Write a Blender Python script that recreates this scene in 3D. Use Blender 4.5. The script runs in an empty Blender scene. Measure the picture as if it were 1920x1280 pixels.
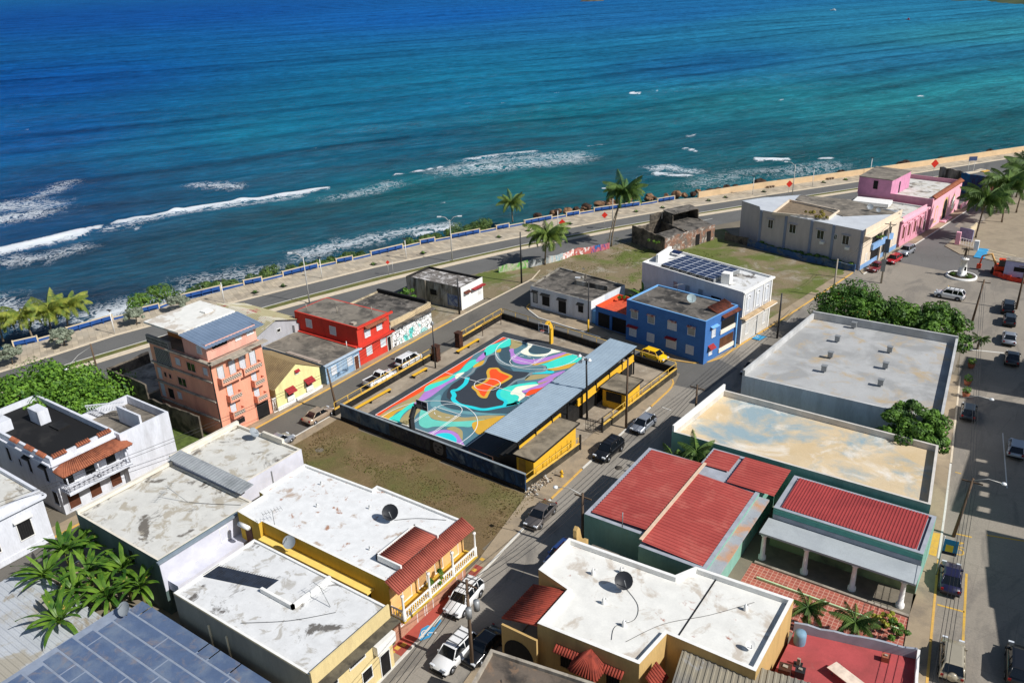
import bpy, math, random
import numpy as np
from mathutils import Vector, Matrix
random.seed(7)
RNG = np.random.default_rng(11)
scene = bpy.context.scene
COL = scene.collection

# ------------------------------------------------------------------ camera, sky, sun, exposure
cam_data = bpy.data.cameras.new("camera")
cam_data.sensor_fit = 'HORIZONTAL'; cam_data.sensor_width = 36.0
cam_data.lens = 36.0 * 1540.0 / 1920.0
cam_data.clip_start = 1.0; cam_data.clip_end = 30000.0
cam = bpy.data.objects.new("camera", cam_data); COL.objects.link(cam)
CAMROT = [[0.8247872, -0.2057556, 0.5266789], [0.5645524, 0.3519185, -0.746615], [-0.0317279, 0.9131363, 0.4064177]]
CAMLOC = (68.162, -65.468, 51.0)
cam.matrix_world = Matrix.Translation(CAMLOC) @ Matrix(CAMROT).to_4x4()
scene.camera = cam

SUN_AZ, SUN_EL = math.radians(6.0), math.radians(43.0)      # azimuth counter-clockwise from +X
world = bpy.data.worlds.new("World"); scene.world = world; world.use_nodes = True
wn = world.node_tree.nodes; wl = world.node_tree.links
bg = wn["Background"]
sky = wn.new("ShaderNodeTexSky"); sky.sky_type = 'NISHITA'; sky.sun_disc = False
sky.sun_elevation = SUN_EL; sky.sun_rotation = math.pi / 2 - SUN_AZ
sky.air_density = 1.0; sky.dust_density = 0.6; sky.ozone_density = 1.2
wl.new(sky.outputs[0], bg.inputs[0]); bg.inputs[1].default_value = 0.075

sun_data = bpy.data.lights.new("sun", 'SUN'); sun_data.energy = 5.0
sun_data.angle = math.radians(0.5); sun_data.color = (1.0, 0.975, 0.94)
sun = bpy.data.objects.new("sun", sun_data); COL.objects.link(sun)
to_sun = Vector((math.cos(SUN_AZ) * math.cos(SUN_EL), math.sin(SUN_AZ) * math.cos(SUN_EL), math.sin(SUN_EL)))
sun.rotation_euler = to_sun.to_track_quat('Z', 'Y').to_euler(); sun.location = (60, 10, 120)

vs = scene.view_settings
vs.view_transform = 'Standard'; vs.look = 'None'; vs.exposure = 0.05; vs.gamma = 1.0
vs.use_curve_mapping = False

# ------------------------------------------------------------------ materials
def s2l(c):
    return tuple(((v / 255.0) / 12.92 if v / 255.0 <= 0.04045 else ((v / 255.0 + 0.055) / 1.055) ** 2.4) for v in c)
MATS = {}
def nodes_of(name):
    m = bpy.data.materials.new(name); m.use_nodes = True
    nt = m.node_tree; return m, nt.nodes, nt.links, nt.nodes["Principled BSDF"]
def noise(n, l, vec, scale, detail=5.0, rough=0.6, dist=0.0):
    t = n.new("ShaderNodeTexNoise"); t.inputs["Scale"].default_value = scale; t.inputs["Detail"].default_value = detail
    t.inputs["Roughness"].default_value = rough; t.inputs["Distortion"].default_value = dist
    l.new(vec, t.inputs["Vector"]); return t.outputs["Fac"]
def ramp(n, l, fac, stops):
    r = n.new("ShaderNodeValToRGB"); e = r.color_ramp.elements
    while len(e) < len(stops): e.new(0.5)
    for k, (p, c) in enumerate(stops):
        e[k].position = p; e[k].color = (*c[:3], 1) if len(c) >= 3 else (c[0], c[0], c[0], 1)
    l.new(fac, r.inputs[0]); return r.outputs[0]
def mixc(n, l, fac, a, b, mode='MIX'):
    m = n.new("ShaderNodeMix"); m.data_type = 'RGBA'; m.blend_type = mode
    if isinstance(fac, (int, float)): m.inputs[0].default_value = fac
    else: l.new(fac, m.inputs[0])
    for i, v in ((6, a), (7, b)):
        if isinstance(v, tuple): m.inputs[i].default_value = (*v[:3], 1)
        else: l.new(v, m.inputs[i])
    return m.outputs[2]
def position(n):
    return n.new("ShaderNodeNewGeometry").outputs["Position"]
def offset(n, l, vec, off, scl=(1, 1, 1)):
    mp = n.new("ShaderNodeMapping"); mp.inputs["Location"].default_value = off; mp.inputs["Scale"].default_value = scl
    l.new(vec, mp.inputs["Vector"]); return mp.outputs[0]
def bump(n, l, h, b, strength, dist=0.05):
    bn = n.new("ShaderNodeBump"); bn.inputs["Strength"].default_value = strength; bn.inputs["Distance"].default_value = dist
    l.new(h, bn.inputs["Height"]); l.new(bn.outputs[0], b.inputs["Normal"])
def M(name, col, rough=0.8, var=0.12, scale=1.3, metal=0.0, spec=0.3, bmp=0.0, fine=0.0, emit=None):
    """plain material with a little mottling; col is sRGB 0-255 of the surface itself"""
    if name in MATS: return MATS[name]
    m, n, l, b = nodes_of(name); c = s2l(col)
    b.inputs["Roughness"].default_value = rough; b.inputs["Metallic"].default_value = metal
    b.inputs["Specular IOR Level"].default_value = spec
    if var > 0:
        p = position(n); f = noise(n, l, p, scale)
        lo = tuple(v * (1 - var * 1.6) for v in c); hi = tuple(min(1, v * (1 + var)) for v in c)
        cc = ramp(n, l, f, [(0.3, lo), (0.7, hi)])
        if fine > 0:
            f2 = noise(n, l, p, scale * 14, 4)
            g = ramp(n, l, f2, [(0.3, (1 - fine,) * 3), (0.7, (1, 1, 1))]); cc = mixc(n, l, 1.0, cc, g, 'MULTIPLY')
        l.new(cc, b.inputs["Base Color"])
        if bmp > 0: bump(n, l, f, b, bmp)
    else:
        b.inputs["Base Color"].default_value = (*c, 1)
    MATS[name] = m; return m
def WX(name, base, stain, amount=0.45, scale=0.35, soft=0.05, stain2=None, amount2=0.3, seed=0, rough=0.85, fine=0.1, streak=False, tint=None):
    """weathered plaster / concrete / roof coat: base colour with stains of their own shape"""
    if name in MATS: return MATS[name]
    m, n, l, b = nodes_of(name)
    b.inputs["Roughness"].default_value = rough; b.inputs["Specular IOR Level"].default_value = 0.25
    p = offset(n, l, position(n), (seed * 17.3, seed * -9.1, seed * 5.7), (1, 1, 0.22) if streak else (1, 1, 1))
    cb, cs = s2l(base), s2l(stain)
    v = ramp(n, l, noise(n, l, p, scale * 2.6, 5), [(0.3, tuple(q * 0.86 for q in cb)), (0.68, cb)])
    if tint:
        ft = ramp(n, l, noise(n, l, offset(n, l, p, (9, 4, 2)), scale * 0.9, 4), [(0.5, (0, 0, 0)), (0.62, (1, 1, 1))])
        v = mixc(n, l, ft, v, s2l(tint))
    f = noise(n, l, p, scale, 9, 0.62, 0.4)
    t = 1 - amount
    k = ramp(n, l, f, [(max(0.01, t - soft), (0, 0, 0)), (min(0.99, t + soft), (1, 1, 1))])
    v = mixc(n, l, k, v, cs)
    if stain2:
        f2 = noise(n, l, offset(n, l, p, (31, 12, 7)), scale * 1.7, 9, 0.66, 0.6)
        t2 = 1 - amount2
        k2 = ramp(n, l, f2, [(max(0.01, t2 - soft), (0, 0, 0)), (min(0.99, t2 + soft * 1.5), (1, 1, 1))])
        v = mixc(n, l, k2, v, s2l(stain2))
    g = ramp(n, l, noise(n, l, p, 9, 5, 0.7), [(0.3, (1 - fine * 1.6,) * 3), (0.7, (1, 1, 1))])
    v = mixc(n, l, 1.0, v, g, 'MULTIPLY')
    l.new(v, b.inputs["Base Color"]); MATS[name] = m; return m

# ------------------------------------------------------------------ mesh builder
class MB:
    def __init__(s): s.v = []; s.f = []; s.m = []; s.sm = []
    def add(s, vs, fs, mi=0, smooth=False):
        o = len(s.v); s.v += [tuple(map(float, q)) for q in vs]
        for f in fs: s.f.append(tuple(o + i for i in f)); s.m.append(mi); s.sm.append(smooth)
        return s
    def box(s, a, b, mi=0):
        x0, y0, z0 = a; x1, y1, z1 = b
        return s.add([(x0,y0,z0),(x1,y0,z0),(x1,y1,z0),(x0,y1,z0),(x0,y0,z1),(x1,y0,z1),(x1,y1,z1),(x0,y1,z1)],
                     [(0,3,2,1),(4,5,6,7),(0,1,5,4),(1,2,6,5),(2,3,7,6),(3,0,4,7)], mi)
    def obox(s, o, ax, ay, az, mi=0):
        """box from origin corner o spanned by vectors ax, ay, az"""
        o, ax, ay, az = map(Vector, (o, ax, ay, az))
        P = [o, o+ax, o+ax+ay, o+ay, o+az, o+ax+az, o+ax+ay+az, o+ay+az]
        fs = [(0,3,2,1),(4,5,6,7),(0,1,5,4),(1,2,6,5),(2,3,7,6),(3,0,4,7)]
        if ax.cross(ay).dot(az) < 0: fs = [f[::-1] for f in fs]
        return s.add(P, fs, mi)
    def prism(s, poly, z0, z1, mi=0, top=True, bottom=False):
        n = len(poly); vs = [(x, y, z0) for x, y in poly] + [(x, y, z1) for x, y in poly]
        fs = [(i, (i+1) % n, n+(i+1) % n, n+i) for i in range(n)]
        if top: fs.append(tuple(range(n, 2*n)))
        if bottom: fs.append(tuple(range(n-1, -1, -1)))
        return s.add(vs, fs, mi)
    def sheet(s, poly, z, mi=0): return s.add([(x, y, z) for x, y in poly], [tuple(range(len(poly)))], mi)
    def tube(s, pts, rad, n=6, mi=0, cap=True, smooth=True):
        pts = [Vector(p) for p in pts]; k = len(pts)
        if isinstance(rad, (int, float)): rad = [rad] * k
        vs = []
        for i, p in enumerate(pts):
            d = (pts[min(i+1, k-1)] - pts[max(i-1, 0)]).normalized()
            a = d.orthogonal().normalized() if abs(d.z) > 0.95 else d.cross(Vector((0, 0, 1))).normalized()
            b = d.cross(a)
            for j in range(n):
                t = 2 * math.pi * j / n; vs.append(p + (a * math.cos(t) + b * math.sin(t)) * rad[i])
        fs = [(i*n+j, i*n+(j+1) % n, (i+1)*n+(j+1) % n, (i+1)*n+j) for i in range(k-1) for j in range(n)]
        if cap: fs += [tuple(range(n-1, -1, -1)), tuple(range((k-1)*n, k*n))]
        return s.add(vs, fs, mi, smooth)
    def cyl(s, c, r, z0, z1, n=12, mi=0, r1=None):
        return s.tube([(c[0], c[1], z0), (c[0], c[1], z1)], [r, r if r1 is None else r1], n, mi, smooth=True)
    def lathe(s, c, prof, n=14, mi=0):
        vs = [(c[0]+r*math.cos(2*math.pi*j/n), c[1]+r*math.sin(2*math.pi*j/n), c[2]+z) for r, z in prof for j in range(n)]
        k = len(prof); fs = [(i*n+j, i*n+(j+1) % n, (i+1)*n+(j+1) % n, (i+1)*n+j) for i in range(k-1) for j in range(n)]
        fs.append(tuple(range((k-1)*n, k*n))); return s.add(vs, fs, mi, True)
    def mesh(s, name, mats, off=(0, 0, 0)):
        me = bpy.data.meshes.new(name); ox, oy, oz = off
        me.from_pydata([(x-ox, y-oy, z-oz) for x, y, z in s.v], [], s.f)
        mats = mats if isinstance(mats, (list, tuple)) else [mats]
        for m in mats: me.materials.append(m)
        me.polygons.foreach_set("material_index", s.m); me.polygons.foreach_set("use_smooth", s.sm)
        me.update(); return me
    def build(s, name, mats, parent=None, kind=None):
        """link as one object; geometry given in world space (or in the local space of a parent at the origin)"""
        off = world_loc(parent) if parent else (0, 0, 0)
        o = bpy.data.objects.new(name, s.mesh(name, mats, off)); COL.objects.link(o)
        if parent: o.parent = parent
        if kind: o["kind"] = kind
        return o
def world_loc(o):
    x = y = z = 0.0
    while o is not None:
        x += o.location.x; y += o.location.y; z += o.location.z; o = o.parent
    return (x, y, z)
def T(name, label, cat, loc=(0, 0, 0), group=None, rz=0.0):
    o = bpy.data.objects.new(name, None); COL.objects.link(o); o.location = loc if len(loc) == 3 else (*loc, 0); o.rotation_euler = (0, 0, rz)
    o.empty_display_size = 0.3; tag(o, label, cat, group); return o
def tag(o, label=None, cat=None, group=None, kind=None):
    if label: o["label"] = label
    if cat: o["category"] = cat
    if group: o["group"] = group
    if kind: o["kind"] = kind
    return o
def copy_tree(o, parent=None):
    c = o.copy(); COL.objects.link(c); c.parent = parent
    for ch in list(o.children): copy_tree(ch, c)
    return c
def inset(poly, d):
    n = len(poly); out = []
    for i in range(n):
        p0, p1, p2 = Vector(poly[i-1]), Vector(poly[i]), Vector(poly[(i+1) % n])
        a = (p1-p0).normalized(); b = (p2-p1).normalized()
        na = Vector((-a.y, a.x)); nb = Vector((-b.y, b.x)); k = (na+nb)
        m = k / max(0.2, k.dot(na)); out.append((p1.x + m.x*d, p1.y + m.y*d))
    return out
def poly_dist(P, Q):
    """distance of points P (n,2) to polyline Q"""
    P = np.asarray(P, float); best = np.full(len(P), 1e9)
    for a, b in zip(Q[:-1], Q[1:]):
        a = np.array(a); b = np.array(b); ab = b-a
        t = np.clip(((P-a) @ ab) / max(1e-9, ab @ ab), 0, 1)
        best = np.minimum(best, np.linalg.norm(P-(a+t[:, None]*ab), axis=1))
    return best
def catmull(pts, closed=True, k=5):
    n = len(pts); out = []
    rng = range(n) if closed else range(n-1)
    for i in rng:
        g = (lambda j: pts[j % n]) if closed else (lambda j: pts[min(max(j, 0), n-1)])
        p0, p1, p2, p3 = (np.array(g(i+q), float) for q in (-1, 0, 1, 2))
        for s in range(k):
            t = s/k
            out.append(tuple(0.5*((2*p1)+(-p0+p2)*t+(2*p0-5*p1+4*p2-p3)*t*t+(-p0+3*p1-3*p2+p3)*t**3)))
    if not closed: out.append(tuple(pts[-1]))
    return out
def stroke(mb, pts, w, z, mi=0, closed=False):
    """flat painted line of width w along a polyline"""
    pts = [Vector(p) for p in pts]; n = len(pts); L = []; Rr = []
    for i in range(n):
        a = pts[i-1] if (i > 0 or closed) else pts[i]; b = pts[(i+1) % n] if (i < n-1 or closed) else pts[i]
        d = (b-a).normalized(); nn = Vector((-d.y, d.x))*w/2; L.append(pts[i]+nn); Rr.append(pts[i]-nn)
    for i in range(n if closed else n-1):
        j = (i+1) % n
        mb.add([(*Rr[i], z), (*Rr[j], z), (*L[j], z), (*L[i], z)], [(0, 1, 2, 3)], mi)
def arc(cx, cy, r, a0, a1, n=28):
    return [(cx+r*math.cos(math.radians(a0+(a1-a0)*i/n)), cy+r*math.sin(math.radians(a0+(a1-a0)*i/n))) for i in range(n+1)]
POLY = {
    'coral': [(-11.9, -14.1), (-11.9, -6.5), (-24, -6.5), (-24, -14.1)],
    'penthouse': [(-12.3, -14.0), (-12.3, -6.5), (-23.6, -6.5), (-23.6, -14.0)],
    'yellow': [(-11.6, -5.8), (-11.6, 1.9), (-21.5, 1.9), (-21.5, -5.8)],
    'lblue': [(-11.6, 2.9), (-11.6, 9.5), (-24.3, 9.5), (-24.3, 2.9)],
    'greygable': [(-24.5, 1.2), (-24.5, 10.3), (-37.5, 10.3), (-37.5, 1.2)],
    'red': [(-11.9, 9.8), (-11.9, 16.5), (-24.8, 16.5), (-24.8, 9.8)],
    'mural': [(-12, 16.8), (-12, 26.2), (-23, 26.2), (-23, 16.8)],
    'old': [(-12.3, 34.3), (-12.3, 40.4), (-24.2, 40.4), (-24.2, 34.3)],
    'white': [(8.9, 40.5), (10.1, 49.8), (-4.1, 52.3), (-3.4, 41.8)],
    'blue': [(30.0, 35.2), (31.6, 43.3), (17.9, 45.5), (16.7, 37.4)],
    'solar': [(31.9, 44.2), (33.3, 53.0), (14.6, 58.1), (13.2, 49.6)],
    'grey': [(38.9, 86.2), (41.7, 102.6), (21.4, 106.6), (15.7, 101.2), (12.6, 96.6), (17.2, 93.8), (18.1, 91.6)],
    'pinka': [(42.0, 103.8), (44.4, 117.3), (30.5, 120.0), (28.0, 106.6)],
    'pinkb': [(44.8, 118.4), (47.4, 138.6), (32.6, 140.6), (29.8, 120.6)],
    'hall': [(61.5, 24.6), (59.7, 47.4), (41.2, 47.0), (39.2, 24.4)],
    'tan': [(63.2, 8.0), (62.0, 19.6), (38.4, 20.2), (37.3, 8.0)],
    'redl': [(49.2, -11.6), (49.2, 7.2), (42.4, 7.2), (42.4, 3.8), (36.6, 3.8), (36.6, -10.0), (43.0, -10.0), (43.0, -11.6)],
    'redr': [(63.9, 0.9), (63.9, 7.3), (50.9, 7.3), (50.9, 0.9)],
    'white2': [(56.6, -25.0), (56.6, -12.3), (37.6, -12.3), (37.6, -25.0)],
    'yel': [(28.9, -28.6), (28.9, -18.6), (10.0, -18.6), (10.0, -28.6)],
    'beige': [(30.5, -38.4), (30.5, -30.2), (14.6, -30.2), (14.6, -38.4)],
    'bmetal': [(28.6, -50.0), (28.6, -40.2), (9.6, -40.2), (9.6, -50.0)],
    'wta': [(9.6, -36.5), (9.6, -26.3), (-3.3, -26.3), (-3.3, -36.5)],
    'wtb': [(6.9, -26.2), (6.9, -17.6), (-3.5, -17.6), (-3.5, -26.2)],
    'colon': [(-13.4, -33.4), (-13.4, -26.3), (-29.5, -26.3), (-29.5, -33.4)],
    'colonb': [(-12.4, -26.3), (-12.4, -20.2), (-20.5, -20.2), (-20.5, -26.3)],
    'wleft': [(-10.3, -48), (-10.3, -36.3), (-24, -36.3), (-24, -48)],
    'courtnear': [(26.3, -4.0), (-2.9, -2.9), (-2.9, -3.2), (26.3, -4.3)],
}

# ------------------------------------------------------------------ land, sea, roads
SEAWALL = [(-74,-75),(-68,-35),(-64.6,-13.6),(-62.4,-6.0),(-61.1,1.3),(-58.9,10),(-55.4,23.9),(-52.8,31.0),(-50.7,38.2),(-46.6,48.6),(-42.8,59.5),(-39.7,66.0),(-36.6,72.4),(-31.7,82.5),(-28.6,89.1),(-23.3,99.0),(-11.4,117.9),(-7.0,122.6),(1.6,136.1),(16.5,157.5),(32.0,180.5),(53.9,214.3),(90,268),(150,355),(260,505),(420,700)]
PROMKERB = [(-66,-75),(-60.5,-35),(-57.1,-19.2),(-55.9,-11.3),(-54.8,-2.2),(-53.1,4.1),(-50.2,16.3),(-45.4,30.9),(-41.2,43.7),(-33.7,61.1),(-26.5,76.0),(-16.9,94.2),(-9.7,107.0),(-2.0,118.9),(5.6,130.9),(22.6,157.0),(33.5,173.4),(54.5,207.0),(92,262),(152,349),(262,499),(422,694)]
MEDUP = [(-60,-75),(-54,-35),(-50.6,-12),(-48.2,-0.9),(-41.7,23.7),(-36.6,39.6),(-30.4,54.6),(-24.0,69.4),(-14.0,88.8),(-4.2,105.4),(4.6,119.7),(15.6,137.0),(24.5,150.4),(37.1,168.8),(47.6,184.1)]
MEDLO = [(-57,-75),(-51.2,-35),(-47.6,-12),(-45,1),(-38.3,24.2),(-32.9,40.6),(-27.9,53.4),(-22.2,67.1),(-12.2,86.4),(-3.0,102.9),(6.2,117.4),(17.6,135),(26.6,148.8),(36.6,163.8),(46.2,179.5),(47.6,184.1)]
LOWLO = [(-50,-75),(-44.6,-35),(-41,-12),(-38.6,1),(-31.9,24.2),(-27.2,37.4),(-22.3,49.2),(-15.4,63.9),(-6.0,81.5),(3.0,97.7),(9.4,109.0),(24,132),(40,157),(48.6,168.6),(53.5,175.0)]
SEA_Z = -2.4

def strip(mb, A, B, z, mi=0, up=True):
    """ribbon between two polylines of any vertex count (resampled by y)"""
    ys = sorted(set([p[1] for p in A] + [p[1] for p in B]))
    lo = max(A[0][1], B[0][1]); hi = min(A[-1][1], B[-1][1]); ys = [y for y in ys if lo <= y <= hi]
    fx = lambda Q, y: float(np.interp(y, [q[1] for q in Q], [q[0] for q in Q]))
    for y0, y1 in zip(ys[:-1], ys[1:]):
        if y1-y0 < 1e-6: continue
        mb.add([(fx(A, y0), y0, z), (fx(B, y0), y0, z), (fx(B, y1), y1, z), (fx(A, y1), y1, z)], [(0, 1, 2, 3)], mi)
def offs(Q, d):
    """shift a polyline sideways (positive = inland)"""
    out = []
    for i, p in enumerate(Q):
        a = Vector(Q[max(i-1, 0)]); b = Vector(Q[min(i+1, len(Q)-1)]); t = (b-a).normalized(); out.append((p[0]+t.y*d, p[1]-t.x*d))
    return out
def curb(mb, Q, w, z0, z1, mi=0):
    """raised strip of width w lying to the right of the polyline"""
    P = offs(Q, w)
    for i in range(len(Q)-1):
        a, b, c, d = Q[i], P[i], P[i+1], Q[i+1]
        mb.add([(*a, z0), (*b, z0), (*c, z0), (*d, z0), (*a, z1), (*b, z1), (*c, z1), (*d, z1)],
               [(4,5,6,7),(0,1,5,4),(2,3,7,6),(1,2,6,5),(3,0,4,7)], mi)

m_dirt = WX("ground_dirt", (150,138,118), (120,112,98), 0.5, 0.08, 0.1, fine=0.15)
m_wallstone = WX("seawall_stone", (150,140,122), (96,90,82), 0.45, 0.5, 0.1, streak=True)
mb = MB(); land = SEAWALL + [(900, 700), (900, -260), (-74, -260)]
mb.sheet(land[::-1], 0.0, 0)
for a, b in zip(SEAWALL[:-1], SEAWALL[1:]): mb.add([(*a, 0), (*b, 0), (*b, -5), (*a, -5)], [(0, 1, 2, 3)], 1)
mb.build("ground", [m_dirt, m_wallstone], kind="structure")

# --- asphalt, one sheet per road, each a few mm above the ground
def asphalt(name, base, patch, seed, amt=0.4, crack=(60,58,55)):
    m, n, l, b = nodes_of(name); b.inputs["Roughness"].default_value = 0.9; b.inputs["Specular IOR Level"].default_value = 0.2
    p = offset(n, l, position(n), (seed*13.0, seed*7.0, 0))
    c = ramp(n, l, noise(n, l, p, 0.12, 6, 0.6), [(0.35, tuple(v*0.86 for v in s2l(base))), (0.65, s2l(base))])
    k = ramp(n, l, noise(n, l, offset(n, l, p, (5, 9, 0), (1, 0.35, 1)), 0.22, 8, 0.65, 0.8), [(1-amt-0.03, (0, 0, 0)), (1-amt+0.05, (1, 1, 1))])
    c = mixc(n, l, k, c, s2l(patch))
    v = n.new("ShaderNodeTexVoronoi"); v.feature = 'DISTANCE_TO_EDGE'; v.inputs["Scale"].default_value = 0.28
    l.new(offset(n, l, p, (0, 0, 0), (1, 0.5, 1)), v.inputs["Vector"])
    ck = ramp(n, l, v.outputs["Distance"], [(0.0, (0.16,)*3), (0.008, (0, 0, 0))]); c = mixc(n, l, ck, c, s2l(crack))
    st2 = ramp(n, l, noise(n, l, offset(n, l, p, (3, 8, 0)), 0.9, 7, 0.75, 0.5), [(0.60, (1, 1, 1)), (0.72, (0.72,)*3)]); c = mixc(n, l, 1.0, c, st2, 'MULTIPLY')
    jn = n.new("ShaderNodeTexBrick"); jn.offset = 0.5; jn.inputs["Scale"].default_value = 1.0; jn.inputs["Brick Width"].default_value = 7.5; jn.inputs["Row Height"].default_value = 4.5; jn.inputs["Mortar Size"].default_value = 0.03
    jn.inputs["Color1"].default_value = (1, 1, 1, 1); jn.inputs["Color2"].default_value = (0.93, 0.93, 0.93, 1); jn.inputs["Mortar"].default_value = (0.82, 0.82, 0.82, 1); l.new(p, jn.inputs["Vector"]); c = mixc(n, l, 1.0, c, jn.outputs["Color"], 'MULTIPLY')
    g = ramp(n, l, noise(n, l, p, 6, 6, 0.75), [(0.3, (0.8,)*3), (0.7, (1.05,)*3)]); c = mixc(n, l, 1.0, c, g, 'MULTIPLY')
    l.new(c, b.inputs["Base Color"]); return m
a_coast = asphalt("asphalt_coast", (112,111,108), (99,98,96), 1)
a_west = asphalt("asphalt_west", (112,108,101), (98,95,90), 2)
a_main = asphalt("asphalt_main", (154,147,136), (128,123,115), 3, 0.45)
a_plaza = asphalt("asphalt_plaza", (156,147,134), (134,127,117), 4, 0.47)
a_dark = asphalt("asphalt_new", (112,110,106), (104,102,98), 5)

mb = MB(); strip(mb, PROMKERB, [q for q in LOWLO] + [(70, 205), (110, 262), (170, 349), (280, 499), (440, 694)], 0.010); mb.build("coast_road", a_coast, kind="structure")
mb = MB(); mb.sheet([(-10.5,-80),(-4.6,-80),(-4.6,36),(-4.2,41),(-3.8,75),(-7,80),(-15.5,63.5),(-12,58),(-10.7,50),(-11,35),(-10.8,16)], 0.014); mb.build("west_street", a_west, kind="structure")
mb = MB(); mb.sheet([(-4.8,35.1),(28.4,31.0),(29.2,27.4),(33.5,27.6),(34.6,36.5),(30.7,38.2),(27.6,34.7),(24.1,34.2),(10.4,36.9),(0.6,38.3),(-4.3,42)], 0.022); mb.build("cross_street", a_dark, kind="structure")
mb = MB(); mb.sheet([(31.6,-80),(40.6,-80),(36.4,-25),(35.4,-10),(35.2,7),(36.2,20),(38.4,40),(41,60),(43.5,80),(38.1,84.4),(35.1,63.2),(32.3,46),(30.6,38.2),(29.2,27.4),(29.1,14),(28.9,3),(29.2,-9),(30,-23.4)], 0.018); mb.build("main_street", a_main, kind="structure")
mb = MB(); mb.sheet([(69,-60),(79.5,-60),(76,-10),(73,30),(72,60),(110,62),(110,100),(62,98),(52,140),(60,170),(53.5,175),(48.5,142),(42,104),(38.2,84.5),(43.5,79),(41.5,62),(42,51),(59.8,50),(59.5,57.5),(61.8,37.1),(63.0,25.2),(64.7,6.9),(66.5,-9.2)], 0.026); mb.build("plaza_road", a_plaza, kind="structure")
# darker resurfaced part of the square
mb = MB(); mb.sheet([(38.70,102.81),(41.95,123.46),(45.43,148.88),(49.18,173.44),(53.65,164.83),(49.06,124.04),(53.58,119.89),(55.44,108.85),(58.34,103.13),(62.37,96.93),(57.70,92.71),(51.82,93.33),(45.58,94.30),(41.56,94.92)], 0.034); mb.build("resurfaced_patch", asphalt("asphalt_resurfaced", (118,115,112), (108,106,103), 6), kind="structure")

# --- pavements and kerbs
m_side = WX("pavement_concrete", (172,154,128), (134,122,106), 0.42, 0.4, 0.1, seed=3, fine=0.14)
m_prom_edge = M("kerb_concrete", (205,190,166), 0.9, 0.08, 2)
m_ky = WX("kerb_yellow", (222,176,92), (170,140,96), 0.35, 1.4, 0.06)
m_kw = WX("kerb_white", (222,218,208), (160,150,138), 0.3, 1.4, 0.06)
def pavement(name, poly, z=0.12, m=None):
    b = MB(); b.prism(poly, 0.0, z); return b.build(name, m or m_side, kind="structure")
def kerb(Q, m, w=0.2, z=0.135):
    b = MB(); curb(b, Q, w, 0.0, z); return b.build("kerb", m, kind="structure")
pavement("pavement", [(-12.4,-48),(-10.7,-48),(-10.7,3),(-11.0,16),(-11.2,34.5),(-12.3,34.5)][::1])
kerb([(-10.7,-48),(-10.7,3),(-11.0,16),(-11.2,30)], m_ky)
kerb([(-11.2,30.2),(-11.0,40),(-10.8,48),(-10.6,53),(-12,58)], m_prom_edge)
pavement("pavement", [(-4.6,-60),(-3.3,-60),(-3.4,-3.1),(-4.6,-3.1)])
kerb([(-4.8,-60),(-4.8,-3.0)], m_kw)
# main street, west side
pavement("pavement", [(31.4,-48),(30.0,-23.4),(29.2,-9),(28.7,-4.4),(26.4,-4.4),(28.4,-16),(28.9,-29),(30.5,-39),(30,-48)][::-1])
pavement("pavement", [(28.9,-4.3),(28.8,3),(29.0,14),(29.1,25.2),(28.9,27.4),(28.2,28.7),(26.5,28.7),(25.9,-4.3)])
kerb([(31.4,-48),(30.0,-23.4),(29.2,-9),(28.9,-3.9)], m_kw)
kerb([(28.9,-3.7),(28.8,2.9)], m_ky); kerb([(28.8,3.1),(29.0,14),(29.05,20)], m_kw)
kerb([(29.05,20.2),(29.1,25.2),(29.0,26.6),(28.7,27.8),(28.2,28.6)], m_ky)
# blue house corner and on towards the square
KB = [(13.8,36.2),(22.0,34.9),(26.2,34.5),(28.6,35.0),(30.2,36.4),(31.2,38.6),(32.3,46),(33.6,53.5),(35.1,63.2),(38.1,84.4)]
pavement("pavement", [(13.8,36.2),(22.0,34.9),(26.2,34.5),(28.6,35.0),(29.6,35.6),(29.6,36.0),(16.7,38.2),(13.9,38.6)])
pavement("pavement", [(29.62,35.62),(30.2,36.4),(31.2,38.6),(32.3,46),(33.6,53.5),(35.1,63.2),(38.1,84.4),(38.6,86.4),(37.0,86.7),(32.8,58),(31.0,44),(29.62,36.0)])
kerb([(20.5,35.1),(26.2,34.5),(28.6,35.0),(30.2,36.4),(31.2,38.6),(32.3,46),(33.6,53.5),(35.1,63.2),(38.1,84.4)], m_ky, 0.22)
pavement("pavement", [(-3.6,40.6),(0.6,38.2),(10.4,36.8),(13.6,36.2),(13.9,38.0),(9.0,40.4),(-3.4,41.7)])
kerb([(-4.0,42.5),(-3.7,41.2),(-2.6,40.2)], m_ky); kerb([(-2.6,40.2),(0.6,38.2),(10.4,36.8),(13.0,36.3)], m_kw); 
# in front of the pastel houses
pavement("pavement", [(39.9,84.6),(43.6,102.6),(46.0,117),(49.4,139),(54,168),(51,170),(46.8,140),(42.0,104),(38.9,86.5)])
kerb([(39.9,84.6),(43.6,102.6),(46.0,117),(49.4,139),(54,168)], m_kw)
# main street east side and the right-hand street
pavement("pavement", [(40.2,-60),(36.0,-26),(35.2,-10),(35.0,7),(36.0,20),(38.2,41),(41.4,50),(42,50),(39.6,21.5),(37.3,8),(36.6,7),(36.6,-10),(37.4,-26),(41.6,-60)][::-1])
RK = [(71,-60),(66.5,-9.2),(64.7,6.9),(63.9,16),(63.0,25.2),(61.8,37.1),(60.6,49)]
pavement("pavement", RK + [(59.2,49),(60.0,44),(61.9,21.6),(63.2,8),(64.0,-2),(66,-25),(69,-60)])
kerb(RK[:3], m_ky); kerb([(64.68,7.1),(63.9,16),(63.0,25.2)], m_kw); kerb([(63.0,25.4),(61.8,37.1),(60.6,49)], m_prom_edge)

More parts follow.
